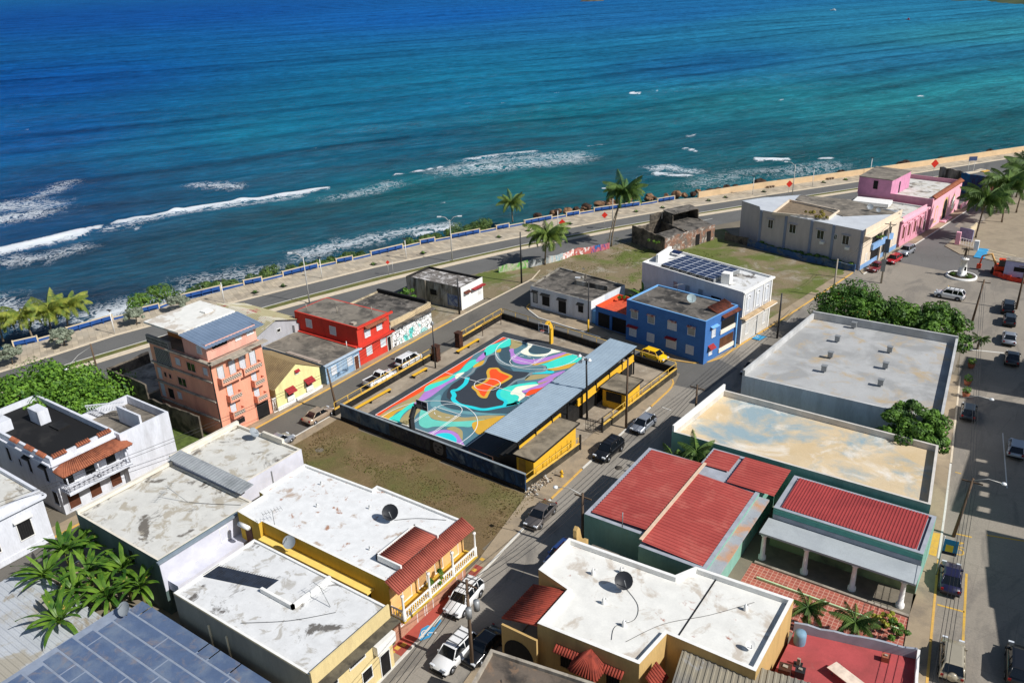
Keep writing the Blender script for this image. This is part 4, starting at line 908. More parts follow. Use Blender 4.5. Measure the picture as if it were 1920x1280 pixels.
# ---- row along the west street
m_coral = WX("coral_plaster", (244,170,140), (220,148,122), .4, .4, .12, seed=1, streak=True)
m_coralo = WX("orange_plaster", (242,152,84), (216,132,80), .35, .5, .12, seed=2)
m_coralp = WX("pale_coral_plaster", (238,180,160), (206,150,134), .42, .4, .12, seed=3, streak=True)
m_wconc = WX("stained_concrete", (176,166,150), (110,102,92), .44, .7, .1, streak=True, seed=5)
m_greyp = M("grey_plaster", (176,176,178), 0.85, 0.1, .8)
cb = Bld("apartment_building", "tall five storey coral apartment building with balconies beside the west street", "coral", 10.4, m_coral, r_grey, "building", 0.0)
P = POLY["penthouse"]
k = MB(); k.prism([(-12.4,-13.9),(-12.4,-6.6),(-16.9,-6.6),(-16.9,-13.9)], 10.42, 12.5, top=False); k.build("top_storey_wall", m_coralp, cb.root)
k = MB(); k.prism([(-16.95,-11.6),(-16.95,-6.6),(-23.6,-6.6),(-23.6,-11.6)], 10.42, 12.9, top=False); k.build("top_storey_wall", m_coralo, cb.root)
k = MB(); k.prism([(-16.9,-14.2),(-16.9,-5.9),(-24.0,-5.9),(-24.0,-14.2)], 12.95, 13.2, bottom=True); k.build("roof", r_white_d, cb.root)
k = MB(); k.box((-20.3,-8.6,13.2),(-19.2,-7.4,13.4)); k.build("roof_hatch", m_white, cb.root)
m_bluetin = WX("blue_tin_roof", (122,140,162), (104,122,144), .4, .3, .2, rough=.45)
corrugated("tin_roof", (-16.85,-14.3,12.98), (-11.7,-14.3,12.25), (-11.7,-5.6,12.25), (-16.85,-5.6,12.98), .5, .05, m_bluetin, cb.root)
cb.slab("cornice", 0, -.4, 8.0, 10.3, 10.48, .003, .9, m_wconc); cb.slab("cornice", 3, 4.0, 12.6, 10.3, 10.48, .003, .5, m_wconc)
cb.slab("canopy", 0, 2.2, 5.2, 10.15, 10.28, .003, 1.3, m_wconc)
for zz in (7.75, 5.1, 2.55): cb.slab("floor_ledge", 3, 0, 12.1, zz, zz+.16, .003, .28, m_wconc)
m_blockw = WX("grey_block_wall", (150,146,142), (116,112,108), .4, .6, .12, streak=True)
cb.slab("block_terrace", 3, 0, 4.75, 10.42, 11.5, -.05, .25, m_blockw)
k = MB()
for i in range(15):
    for j in range(2): p = cb.pt(3, .25+.29*i, 10.7+.38*j, .255); k.add([p+Vector((-.09,-.004,-.1)), p+Vector((.09,-.004,-.1)), p+Vector((.09,-.004,.1)), p+Vector((-.09,-.004,.1))], [(0,1,2,3)])
k.build("block_openings", m_dark, cb.root)
cb.slab("vent_wall", 3, .9, 4.1, 7.4, 10.0, .004, .06, m_blockw)
k = MB()
for i in range(9):
    for j in range(8): p = cb.pt(3, 1.15+.33*i, 7.65+.3*j, .066); k.add([p+Vector((-.09,-.004,-.09)), p+Vector((.09,-.004,-.09)), p+Vector((.09,-.004,.09)), p+Vector((-.09,-.004,.09))], [(0,1,2,3)])
k.build("vent_openings", m_dark, cb.root)
# front: two columns of balcony doors and little balconies
def small_balcony(b, e, u, z, w, d=.8, m=None, mlat=None):
    m = m or m_coral; r = b.slab("balcony", e, u-w/2, u+w/2, z, z+.12, .003, d, m)
    b.slab("balcony_side", e, u-w/2, u-w/2+.08, z+.12, z+.95, .003, d-.09, m, r); b.slab("balcony_side", e, u+w/2-.08, u+w/2, z+.12, z+.95, .003, d-.09, m, r)
    b.slab("balcony_front", e, u-w/2, u+w/2, z+.12, z+.95, d-.08, d, m, r)
    b.slab("lattice", e, u-w/2+.15, u+w/2-.15, z+.3, z+.8, d+.003, d+.02, mlat or m_latt, r)
def lattice_mat():
    m, n, l, b = nodes_of("lattice_block"); p = position(n); ch = n.new("ShaderNodeTexChecker"); ch.inputs["Scale"].default_value = 6.0
    ch.inputs["Color1"].default_value = (*s2l((196,180,164)), 1); ch.inputs["Color2"].default_value = (*s2l((96,84,76)), 1); l.new(p, ch.inputs["Vector"]); l.new(ch.outputs[0], b.inputs["Base Color"]); b.inputs["Roughness"].default_value = .9; return m
m_latt = lattice_mat()
small_balcony(cb, 0, 2.1, 7.2, 3.0, .85); small_balcony(cb, 0, 5.3, 7.2, 2.9, .85)
small_balcony(cb, 0, 2.3, 4.55, 1.9, .75); small_balcony(cb, 0, 6.0, 4.95, 1.7, .75)
small_balcony(cb, 0, 2.3, 2.3, 1.9, .75); small_balcony(cb, 0, 6.0, 2.75, 1.7, .75)
for u, z in ((1.2, 8.4), (2.9, 8.5), (4.4, 8.5), (6.0, 8.5)): cb.window(0, u, z+.05, .85, 1.9, "louvre", m_wconc, "balcony_door")
for u, z in ((2.0, 5.75), (5.7, 6.1), (2.0, 3.5), (5.7, 3.9)): cb.window(0, u, z, .85, 1.8, "louvre", m_coralo, "balcony_door")
cb.door(0, 6.2, 1.9, 2.2, m_dark, .1, m_coral); cb.window(0, 2.4, 1.3, 1.8, .7, "dark", m_coralp)
for u, z, w, h, st in ((11.0,9.0,.9,1.0,"louvre"),(8.2,8.9,1.6,1.1,"glass"),(5.6,9.0,1.0,1.0,"louvre"),(2.2,6.4,.5,.6,"dark"),(3.2,6.4,.5,.6,"dark"),(1.0,6.3,.8,1.6,"louvre"),(.9,3.9,.9,1.9,"louvre"),(2.6,3.8,1.2,1.4,"grille"),(4.4,4.0,.9,1.0,"louvre"),(5.6,6.2,1.6,1.1,"glass"),(1.2,1.3,1.1,1.0,"grille"),(4.0,1.2,.6,.6,"dark")):
    cb.window(3, 12.1-u if False else u, z, w, h, st, m_coralp)
cbp = Bld.__new__(Bld); cbp.P = [(-12.4,-13.9),(-12.4,-6.6),(-16.9,-6.6),(-16.9,-13.9)]; cbp.root = cb.root
cbp.window(0, 1.9, 11.85, 2.2, .55, "grille", m_coralp); cbp.window(0, 4.6, 11.85, .8, .8, "louvre"); cbp.window(0, 6.4, 11.85, .9, .7, "louvre"); cbp.window(3, 3.2, 11.6, .8, .9, "louvre")
cb.slab("drainpipe", 0, -.12, -.02, .1, 10.3, .003, .12, m_dmetal)

m_pyel = WX("pale_yellow_board", (240,230,164), (206,196,140), .3, .6, .12, streak=True, seed=6)
def gable_house(name, label, key, eave, apex, mwall, mroof, pitch=.3, over=.3, cat="house", ridge_u=.5):
    """ridge runs along X, gables on the +X and -X faces"""
    P = POLY[key]; x1, y0 = P[0]; x0, y1 = P[2][0], P[1][1]; ym = y0+(y1-y0)*ridge_u
    r = T(name, label, cat, ((x0+x1)/2, (y0+y1)/2, 0)); mb = MB()
    mb.add([(x1,y0,0),(x1,y1,0),(x1,y1,eave),(x1,ym,apex),(x1,y0,eave),(x0,y0,0),(x0,y1,0),(x0,y1,eave),(x0,ym,apex),(x0,y0,eave)],
           [(0,1,2,3,4),(9,8,7,6,5),(5,0,4,9),(1,6,7,2)])
    mb.build("wall", mwall, r); s_ = (apex-eave)/(ym-y0); s2_ = (apex-eave)/(y1-ym)
    corrugated("roof_slope", (x1+over,y0-.3,eave-.3*s_+.06), (x1+over,ym,apex+.06), (x0-.2,ym,apex+.06), (x0-.2,y0-.3,eave-.3*s_+.06), pitch, .05, mroof, r)
    corrugated("roof_slope", (x1+over,y1+.3,eave-.3*s2_+.06), (x1+over,ym,apex+.06), (x0-.2,ym,apex+.06), (x0-.2,y1+.3,eave-.3*s2_+.06), pitch, .05, mroof, r)
    b = Bld.__new__(Bld); b.P = P; b.root = r; b.h = eave; return b
m_brntin = WX("brown_tin_roof", (142,122,88), (112,94,70), .42, .5, .12, streak=False, seed=3)
yh = gable_house("gabled_house", "pale yellow gabled wooden house with red window hoods and brown tin roof", "yellow", 3.3, 5.3, m_pyel, m_brntin, .32, .12)
m_redhood = M("red_hood_paint", (150,36,40), .6, .15, 3)
def flat_hood(b, e, u, z, w, d, drop, m):
    a, t, n, L = b.fr(e); mb = MB(); A = b.pt(e, u-w/2, z, .01); Bq = b.pt(e, u+w/2, z, .01); C = b.pt(e, u+w/2, z-drop, d); Dq = b.pt(e, u-w/2, z-drop, d)
    dn = Vector((0, 0, -.04)); mb.add([A, Bq, C, Dq, A+dn, Bq+dn, C+dn, Dq+dn], [(0,3,2,1),(4,5,6,7),(3,7,6,2),(0,4,7,3),(1,2,6,5)]); return mb.build("window_hood", m, b.root)
for u in (2.2, 5.5):
    yh.window(0, u, 1.6, 1.0, 1.3, "shutter"); flat_hood(yh, 0, u, 2.6, 1.5, .8, .55, m_redhood)
    yh.slab("window_rail", 0, u-.6, u+.6, .75, 1.35, .1, .22, m_wframe)
yh.window(0, 3.85, 4.1, .5, .35, "dark"); flat_hood(yh, 0, 3.85, 4.5, .8, .35, .25, m_redhood); yh.slab("plinth", 0, -.05, 7.75, 0, .6, .003, .12, m_white)
gt2 = T("garden_gate", "white lattice gate between the coral tower and the yellow house", "gate", (-11.7,-6.15,0)); balustrade("lattice_panel", (-11.7,-6.45), (-11.7,-5.85), .1, 2.0, m_white, gt2, .3, True); MB().box((-11.76,-6.47,.1),(-11.64,-6.42,2.2)).build("gate_post", m_white, gt2)

m_lblue = WX("light_blue_plaster", (140,170,198), (168,186,200), .42, .6, .12, streak=True, seed=4)
lb = Bld("flat_house", "low light blue house with graffiti and a weathered grey flat roof", "lblue", 3.05, m_lblue, r_grey, "house", 0.0, edge=m_wconc)
lb.slab("roof_edge", 0, -.3, 6.9, 2.95, 3.12, .003, .4, M("pale_blue_edge", (176,192,206), .8, .1)); lb.window(0, 1.5, 1.75, .85, 1.1, "louvre"); lb.window(0, 4.6, 1.85, .85, 1.1, "louvre"); lb.door(0, 5.9, .8, 2.1, m_brownd)
lb.slab("graffiti", 0, 1.6, 4.2, .5, 1.1, .004, .006, mural_mat("graffiti_blue", [(140,170,198),(140,170,198),(40,50,66),(140,170,198)], 1.2, 5))
MB().tube([(-13,8.6,3.05),(-13,8.6,4.2)],.05,6).build("vent_pipe", m_white, lb.root)
lb.box("roof_ledge", -19.5,-13.0,3.0,3.6,3.06,3.16, WX("roof_patch",(176,160,146),(140,128,116),.4,.8,.1))

gg = gable_house("gabled_house", "grey house with patchwork tan and red tin roof behind the light blue house", "greygable", 4.6, 6.1, WX("grey_stucco", (182,182,186), (150,150,154), .38, .5, .14, streak=True, seed=8), WX("patch_tin_roof", (166,158,124), (184,178,160), .46, .22, .02, (150,72,76), .39, seed=13), .42, .35)
gg.window(0, 5.0, 4.3, .6, .45, "dark")
gg.slab("side_block", 0, 7.6, 9.1, 0, 4.2, .003, .5, m_greyp)

m_redp = WX("red_plaster", (214,66,50), (176,52,42), .34, .5, .12, streak=True, seed=2)
rh = Bld("two_storey_house", "bright red two storey house with pale louvre windows", "red", 6.05, m_redp, r_grey, "house", 0.0, edge=m_redp)
rh.slab("ledge", 0, -.25, 7.2, 2.95, 3.2, .003, .55, m_redp); rh.slab("ledge", 3, 0, 12.9, 2.95, 3.2, .003, .55, m_redp)
rh.slab("roof_edge", 0, -.05, 7.4, 5.8, 6.12, .003, .25, m_redp)
for u, z in ((2.0,4.55),(4.5,4.75),(2.0,1.75),(5.0,1.9)): rh.window(0, u, z, 1.05, 1.15, "louvre")
tiled_slope("tile_hood", rh.pt(0,1.4,5.45,.75), rh.pt(0,5.6,5.45,.75), rh.pt(0,5.6,5.8,.02), rh.pt(0,1.4,5.8,.02), m_tile, rh.root)
for u, z, st in ((3.0,4.7,"louvre"),(8.0,4.6,"louvre"),(4.5,2.0,"louvre")): rh.window(3, u, z, 1.15, 1.2, st)
rh.door(0, 6.25, .7, 2.3, m_dark)
for x, y in ((-23.6,11.2),(-18.5,12.6),(-14.2,15.4)): MB().tube([(x,y,6),(x,y,7.0)],.06,6).build("vent_pipe", m_wconc, rh.root)
rh.box("roof_tank_base",-13.6,-12.9,10.3,11.0,6.05,6.35, m_wconc)

m_plainold = WX("peeling_plaster", (206,190,158), (120,108,92), .44, .6, .1, streak=True, seed=9)
gm = Bld("garage", "old flat garage with black line graffiti on its white street wall", "mural", 4.4, m_plainold, r_dgrey, "garage", 0.25, edge=m_plainold)
def graffiti():
    m, n, l, b = nodes_of("graffiti_lines"); b.inputs["Roughness"].default_value = .85
    p = offset(n, l, position(n), (0, 0, 0), (1, 1, 1)); p2 = n.new("ShaderNodeVectorMath"); p2.operation = 'ADD'
    nt = n.new("ShaderNodeTexNoise"); nt.inputs["Scale"].default_value = .9; nt.inputs["Detail"].default_value = 3; l.new(p, nt.inputs["Vector"]); l.new(p, p2.inputs[0]); l.new(nt.outputs["Color"], p2.inputs[1])
    v = n.new("ShaderNodeTexVoronoi"); v.feature = 'DISTANCE_TO_EDGE'; v.inputs["Scale"].default_value = 1.5; l.new(p2.outputs[0], v.inputs["Vector"])
    base = ramp(n, l, noise(n, l, p, .35, 2), [(0.40, s2l((96,198,190))), (0.44, s2l((232,232,228))), (0.62, s2l((232,232,228))), (0.66, s2l((150,200,196)))])
    k = ramp(n, l, v.outputs["Distance"], [(0.035, (1, 1, 1)), (0.055, (0, 0, 0))]); c = mixc(n, l, k, base, s2l((36,36,40))); l.new(c, b.inputs["Base Color"]); return m
gm.slab("graffiti_wall", 0, .05, 9.35, .15, 3.2, .004, .03, graffiti()); gm.slab("ledge", 0, -.1, 9.6, 3.3, 3.5, .003, .8, r_dgrey)
gm.slab("parapet_strip", 0, 0, 9.4, 3.52, 4.38, .004, .05, WX("ochre_parapet", (214,190,150), (156,136,112), .36, .8, .1, streak=True)); gm.slab("side_pillar", 0, -.4, -.02, 0, 3.9, -.2, .1, m_wconc)
gm.box("roof_ridge", -23.0,-12.6, 25.7,26.1, 4.3,4.75, m_dark)

m_oldw = WX("mildewed_wall", (176,168,154), (70,66,60), .5, .45, .1, (212,212,208), .36, streak=True, seed=7)
oh = Bld("flat_house", "abandoned mildewed house with white front and stained roof by the coast road", "old", 4.1, m_oldw, roofcoat("patchy_roof", (120,114,108), (78,74,70), .45, 9, .5, (206,202,198), .46, .05), "house", 0.4, edge=M("tar_edge", (44,42,40), .9, .2))
oh.slab("white_front", 0, .02, 6.08, .1, 4.15, .004, .05, m_white); oh.awning(0, 1.5, 3.1, 1.6, .6, .25, m_tiled); oh.slab("long_hood", 0, 2.8, 6.0, 2.9, 3.05, .05, .8, m_redhood)
oh.window(0, 1.5, 1.9, .9, 1.2, "dark"); oh.door(0, 3.6, .9, 2.2, m_dark); oh.window(0, 5.1, 1.8, .9, 1.3, "louvre")
oh.slab("graffiti", 3, 9.0, 11.8, .6, 2.6, .004, .006, mural_mat("graffiti_white", [(206,206,206),(150,160,176),(70,90,140),(214,214,212)], .8, 6)); oh.window(3, 6.0, 2.3, 1.2, .8, "dark", m_dark); oh.slab("buttress", 3, 4.2, 4.4, 0, 4.1, .003, .15, m_wconc)

m_whitep = WX("white_plaster", (226,228,230), (196,194,190), .34, .5, .14, streak=True, seed=1)
wh = Bld("flat_house", "white corner house with four black shuttered openings and a weathered grey roof", "white", 3.75, m_whitep, r_dgrey, "house", 0.25, edge=m_oldw)
for u, w, h, z in ((1.05,.8,1.6,1.8),(3.3,1.35,1.5,1.75),(6.7,1.35,1.9,1.5),(10.4,.8,1.0,2.0)):
    U = wh.fr(3)[3]; wh.window(3, u, z, w, h, "dark" if u > 2 else "grey", m_dark); flat_hood(wh, 3, u, z+h/2+.5, w+.5, .55, .25, m_black)
wh.slab("white_patch", 0, .02, 3.6, .1, 3.75, .004, .04, m_white); wh.slab("blue_shed_wall", 0, .3, 3.4, 0, 2.1, .06, 3.0, M("sky_blue_paint", (120,178,222), .8, .1)); wh.slab("red_door", 0, 3.4, 3.46, .1, 2.0, 1.2, 2.6, m_redhood)
wh.box("inner_wall", 2.6,8.6, 46.4,46.6, 3.4,4.3, m_oldw); wh.box("inner_wall", 2.4,2.6, 46.4,50.2, 3.4,4.2, m_oldw)

m_bluep = WX("blue_plaster", (72,122,186), (60,104,164), .36, .4, .14, seed=2)
m_bluepl = M("sky_blue_trim", (116,170,220), .8, .06)
bh = Bld("two_storey_house", "deep blue two storey corner house with tiled porch and red window hoods", "blue", 6.6, m_bluep, r_dgrey, "house", 0.2, edge=m_bluepl)
for x, u in enumerate((2.2, 5.4, 9.0, 12.0)):
    bh.window(3, 13.5-u, 4.5, 1.1 if x != 1 else 1.4, 1.05, "louvre" if x == 1 else "grey"); bh.awning(3, 13.5-u, 5.3, 1.4, .3, .1, WX("striped_tile", (190,110,92), (226,206,196), .5, 2.5, .05))
for x, u in enumerate((2.3, 5.4, 9.0, 12.2)):
    bh.window(3, 13.5-u, 1.7, 1.15 if x != 1 else 1.6, 1.2, "louvre")
    if x in (1, 3): flat_hood(bh, 3, 13.5-u, 2.75, 1.9, .55, .2, m_redhood)
bh.window(0, 2.1, 4.3, .85, 1.3, "louvre"); flat_hood(bh, 0, 2.1, 5.4, 1.7, .5, .15, m_bluepl); bh.window(0, 1.6, 1.5, .75, .9, "louvre"); flat_hood(bh, 0, 1.6, 2.6, 1.4, .6, .5, m_redhood)
bh.slab("porch_opening", 0, 4.0, 7.6, 3.75, 5.4, .004, .02, m_dark); bh.slab("porch_opening", 0, 3.9, 7.5, .9, 2.75, .004, .02, M("warm_interior", (96,62,38), .8, .3, 1))
bh.slab("porch_rail", 0, 3.8, 7.7, 3.4, 4.05, .02, .14, M("cream_paint", (236,226,206), .8, .06)); bh.slab("porch_rail", 0, 3.7, 7.6, .55, 1.2, .02, .14, MATS["cream_paint"])
bh.slab("porch_post", 0, 7.7, 7.95, .1, 6.0, .004, .3, m_bluepl)
tiled_slope("porch_tiles", bh.pt(0,3.9,5.95,.55), bh.pt(0,8.35,5.95,.55), bh.pt(0,8.35,6.9,-2.4), bh.pt(0,3.9,6.9,-2.4), m_tiled, bh.root)
bx = Bld("carport", "blue carport with orange terrace planters joined to the blue house", [(16.6,39.0),(17.4,45.4),(10.6,46.6),(9.9,40.2)], 3.3, m_bluep, M("terrace_red", (206,88,58), .85, .2, 2), "carport", .7, .15, M("orange_paint", (226,92,50), .8, .1))
bx.slab("garage_opening", 3, .6, 6.2, .1, 2.4, .004, .02, m_dark); bx.slab("pillar", 3, 3.0, 3.4, .1, 2.4, .02, .2, m_bluep)

m_solw = WX("white_stucco", (214,216,220), (180,182,186), .36, .4, .15, streak=True, seed=10)
so = Bld("two_storey_house", "white two storey house with blue solar panels on its flat roof", "solar", 8.3, m_solw, r_white_b, "house", 0.3, edge=m_white)
so.cornice(0, 8.0, .28, .3, m_white); so.cornice(0, 4.15, .22, .9, WX("ochre_ledge", (206,178,140), (150,130,104), .4, 1, .1)); so.slab("ledge_edge", 0, -.4, 9.3, 4.1, 4.16, .9, 1.0, m_white)
for u in (1.7, 4.5, 7.2):
    so.window(0, u, 5.9, .8, 1.9, "louvre", m_white)
    k = MB(); pts = [so.pt(0, u+.5*math.cos(t), 6.95+.42*math.sin(t), .05) for t in np.linspace(0, math.pi, 9)]; k.tube(pts, .06, 5); k.build("arch_moulding", m_white, so.root)
    so.slab("pilaster", 0, u-1.15, u-.95, 4.4, 7.9, .004, .1, m_white); so.slab("parapet_panel", 0, u-.8, u+.8, 4.45, 4.9, .004, .06, m_greyp)
so.slab("pilaster", 0, 8.4, 8.7, 0.1, 7.9, .004, .12, m_white); so.slab("pilaster", 0, .02, .3, .1, 7.9, .004, .12, m_white)
so.slab("lower_front", 0, .3, 8.4, .1, 4.1, .004, .04, M("grey_front", (196,192,184), .85, .1, .8))
for u, w, h, d in ((1.9,.8,1.8,0),(4.6,.9,2.4,1),(7.1,.8,1.7,0)):
    if d: so.door(0, u, w, h, m_gmetal)
    else: so.window(0, u, 2.1, w, h, "louvre", m_white)
for u in (11.8, 9.4, 6.9): so.window(3, 19.4-u if False else 7.0+(11.8-u), 6.2, .85, 1.1, "grey", m_solw)
so.window(3, 14.8, 5.6, 1.6, 1.3, "dark", m_dark)
so.box("stair_head", 14.8,15.2, 51.2,56.4, 8.0,9.3, m_white); so.box("roof_block", 27.4,28.7, 47.0,48.3, 8.0,9.6, m_white)
# solar array: each panel a part on tilted frame
dx, dy = 1.68, 1.02; ux = Vector((.964,-.262,0)); uy = Vector((.262,.964,0)); o0 = Vector((17.6,52.0,8.62)); m_pv = M("solar_cell", (28,40,74), .18, .2, 3, spec=.6); m_pvf = M("solar_frame", (190,196,204), .4, 0)
for i in range(6):
    for j in range(6):
        o = o0+ux*(dx*i)+uy*((dy+.02)*j-3.0); k = MB(); k.obox(o, ux*(dx-.05), uy*(dy-.03)+Vector((0,0,.02)), (0,0,.04)); pv = k.build("solar_panel", m_pvf, so.root)
        k = MB(); k.obox(o+ux*.05+uy*.05+Vector((0,0,.041)), ux*(dx-.15), uy*(dy-.13)+Vector((0,0,.016)), (0,0,.006)); k.build("solar_cell", m_pv, pv)
for i in range(7): MB().obox(o0+ux*(dx*i-.04)+uy*(-3.1)+Vector((0,0,-.62)), ux*.06, uy*6.5, (0,0,.6)).build("array_rail", m_gmetal, so.root)
MB().obox((15.3,55.6,8.5),(1.7,-.3,0),(.25,1.0,.2),(0,0,.05)).build("solar_panel", m_pv, so.root)

# ---- ruin by the coast road
ru = T("ruined_house", "roofless ruined concrete house with weeds and graffiti beside the coast road", "ruin", (-2,75,0))
m_ruin = WX("ruin_concrete", (126,116,102), (58,54,50), .5, .6, .1, (150,134,116), .36, seed=14)
def wallseg(parent, a, b, h0, h1, m, t=.22, name="wall", z0=0):
    A = Vector(a); B = Vector(b); d = (B-A).normalized(); n = Vector((-d.y, d.x))*t/2; L = (B-A).length; k = max(2, int(L/.9)); mb = MB(); r_ = random.Random(int(A.x*13+A.y*7))
    hs = [h0+(h1-h0)*i/k+r_.uniform(-.18, .18) for i in range(k+1)]
    for i in range(k):
        p = A.lerp(B, i/k); q = A.lerp(B, (i+1)/k)
        mb.add([(p.x-n.x, p.y-n.y, z0), (q.x-n.x, q.y-n.y, z0), (q.x+n.x, q.y+n.y, z0), (p.x+n.x, p.y+n.y, z0), (p.x-n.x, p.y-n.y, hs[i]), (q.x-n.x, q.y-n.y, hs[i+1]), (q.x+n.x, q.y+n.y, hs[i+1]), (p.x+n.x, p.y+n.y, hs[i])],
               [(4,5,6,7),(0,1,5,4),(1,2,6,5),(2,3,7,6),(3,0,4,7)])
    return mb.build(name, m, parent)
RA, RB, RC, RD = (-4.76,82.00), (4.35,77.76), (9.03,91.59), (1.39,96.27)
wallseg(ru, RA, RB, 3.8, 3.6, m_ruin); wallseg(ru, RD, RA, 4.2, 3.0, m_ruin); wallseg(ru, RB, RC, 3.3, 3.4, WX("graffiti_ruin", (150,112,92), (112,102,94), .5, .7, .06, (206,200,190), .42)); wallseg(ru, RC, RD, 3.0, 3.2, m_ruin)
LR = lambda a, b, t: (a[0]+(b[0]-a[0])*t, a[1]+(b[1]-a[1])*t)
M1, M2 = LR(RA, RD, .5), LR(RB, RC, .45); wallseg(ru, M1, M2, 3.4, 3.2, m_ruin); 
k = MB(); q = [LR(RA, RD, .5), LR(RB, RC, .5), LR(RB, RC, .98), LR(RA, RD, .98)]; k.prism(q[::1] if False else [q[1], q[2], q[3], q[0]], 3.05, 3.2, bottom=True); k.build("broken_roof_slab", r_dgrey, ru)
k = MB(); q = [LR(M1, M2, .55), LR(RA, RB, .6), RB, M2]; k.prism([q[1], q[2], q[3], q[0]], 2.9, 3.05, bottom=True); k.build("broken_roof_slab", r_dgrey, ru)
wallseg(ru, LR(RA, RD, .55), LR(RA, RD, 1.0), 5.4, 5.2, m_ruin, z0=3.2); wallseg(ru, LR(RA, RD, .3), LR(RA, RD, .5), 5.0, 5.2, m_ruin, z0=3)
up0, up1, up2, up3 = LR(RA, RD, .52), LR(RA, RD, 1.0), LR(LR(RA, RD, 1.0), LR(RB, RC, .98), .38), LR(LR(RA, RD, .52), LR(RB, RC, .5), .38)
wallseg(ru, up0, up3, 5.3, 5.2, m_ruin, z0=3.2); wallseg(ru, up1, up2, 5.3, 5.2, m_ruin, z0=3.2)
k = MB(); k.prism([up3, up2, up1, up0], 5.35, 5.5, bottom=True); k.build("upper_roof_slab", r_dgrey, ru)
for t_ in (.62, .85): p = LR(RB, RC, t_); MB().obox((p[0]+.05, p[1]-.15, .1), (.35, 1.0, 0), (.12, -.04, 0), (0, 0, 2.2)).build("doorway", m_dark, ru)
mw2 = T("graffiti_wall", "low seaside lot wall with green, white, red stripes and blue graffiti", "wall", (-13.27,63.51))
WP = [(-17.94,53.02),(-14.80,58.29),(-12.77,62.32),(-11.51,65.61),(-10.87,68.62),(-8.67,71.77),(-6.83,75.94)]
gc = [mural_mat("wall_graffiti_green", [(196,190,176),(176,180,150),(104,176,76),(70,110,64)], .7, 21), mural_mat("wall_graffiti_white", [(210,206,196),(176,180,180),(120,130,130),(214,210,200)], .8, 22), mural_mat("wall_graffiti_pale", [(190,190,186),(150,180,190),(206,200,190),(110,120,120)], .8, 23), WX("wall_red_stripes", (204,126,114), (236,226,220), .5, 1.2, .04, seed=3), WX("wall_red_stripes_b", (202,110,100), (240,230,226), .46, 1.2, .04, seed=4), mural_mat("wall_graffiti_blue", [(70,140,190),(40,90,150),(200,90,90),(110,180,210)], .6, 24)]
for i in range(len(WP)-1):
    wallseg(mw2, WP[i], WP[i+1], 1.35, 1.35, gc[i], .25, "wall_panel")

# ---- pastel buildings towards the square
m_peach = WX("peach_plaster", (232,214,190), (208,190,166), .3, .4, .14, streak=True, seed=3)
m_ggrey = WX("taupe_plaster", (206,194,188), (182,172,166), .32, .4, .14, streak=True, seed=4)
m_bband = M("slate_blue_trim", (136,144,164), .8, .1, 1); m_bband2 = M("pale_blue_band", (128,164,206), .8, .1, 1)
gb = Bld("two_storey_building", "taupe and peach two storey building with slate blue pilasters and a roof courtyard", "grey", 7.5, m_ggrey, WX("silver_roof", (202,206,210), (186,190,196), .4, .2, .1), "building", .12, .15, M("silver_roof_edge", (176,182,188), .8, .08))
Le = gb.fr(6)[3]
for u in (.1, 5.6, 11.0, 15.4, 20.9): gb.slab("pilaster", 6, u, u+.5, 0, 7.45, .003, .12, m_bband)
for u, w in ((2.6,1.0),(7.4,1.3),(13.2,1.3),(18.2,1.2)): gb.window(6, u, 5.1, w, 1.6, "glass"); gb.slab("window_ledge", 6, u-w/2-.3, u+w/2+.3, 6.0, 6.1, .003, .35, m_ggrey)
gb.window(6, 16.2, 5.3, .5, .9, "glass"); 
for u in (13.4, 18.4): gb.slab("air_conditioner", 6, u, u+.8, 3.5, 4.0, .003, .5, m_white)
gb.slab("white_edge", 0, .02, .6, 0, 7.5, .003, .06, m_peach); gb.slab("front_skin", 0, .62, 16.7, 0, 7.5, .003, .04, m_peach)
gb.slab("parapet_band", 0, 0, 16.7, 6.6, 7.9, .05, .2, m_peach); gb.slab("front_hood", 0, 0, 15.6, 6.35, 6.5, .05, 1.2, m_peach)
gb.slab("dado", 0, 0, 16.7, .1, 1.0, .045, .09, m_bband2)
gb.slab("balcony_opening", 0, 4.0, 13.0, 3.7, 6.2, .045, .06, m_dark); gb.slab("porch_opening", 0, 4.2, 12.8, 1.0, 2.8, .045, .06, m_dark); gb.slab("balcony_rail", 0, 3.8, 13.2, 3.0, 4.1, .06, .5, m_bband2)
for u in (7.6, 10.4): gb.slab("column", 0, u, u+.5, .1, 6.3, .07, .4, m_peach)
gb.door(0, 8.9, 1.0, 2.3, m_brownd); gb.window(0, 2.2, 2.0, .8, 1.4, "louvre"); gb.window(0, 14.9, 2.0, .8, 1.4, "louvre")
# roof courtyard: flat brown sheet inside a low peach parapet
k = MB(); k.prism([(24.91,93.67),(31.93,91.79),(30.30,86.44),(20.84,90.21)], 7.3, 7.56, top=False); 
cw = [(21.19,89.75),(20.98,100.64),(31.64,96.99),(31.30,90.84)]
k = MB()
for i in range(4):
    a, b_ = cw[i], cw[(i+1) % 4]; stroke_box(k, a, b_, .2, 7.38, 7.85)
k.build("courtyard_parapet", m_peach, gb.root)
k = MB(); k.sheet(inset(cw, .12) if sum(cw[i-1][0]*cw[i][1]-cw[i][0]*cw[i-1][1] for i in range(4)) > 0 else inset(cw[::-1], .12), 7.43); k.build("courtyard", M("courtyard_floor", (128,112,92), .9, .2), gb.root)
k = MB(); k.prism([(21.90,106.54),(33.22,97.38),(41.79,102.30),(33.42,105.64)], 7.4, 7.52); 
k = MB(); q = [(33.03,94.26),(41.85,101.04),(30.79,107.15),(21.42,106.30),(21.71,102.47),(30.61,96.01)]; a_ = sum(q[i-1][0]*q[i][1]-q[i][0]*q[i-1][1] for i in range(len(q))); k.prism(q if a_ > 0 else q[::-1], 7.4, 7.53); k.build("old_roof_slab", r_grey, gb.root)

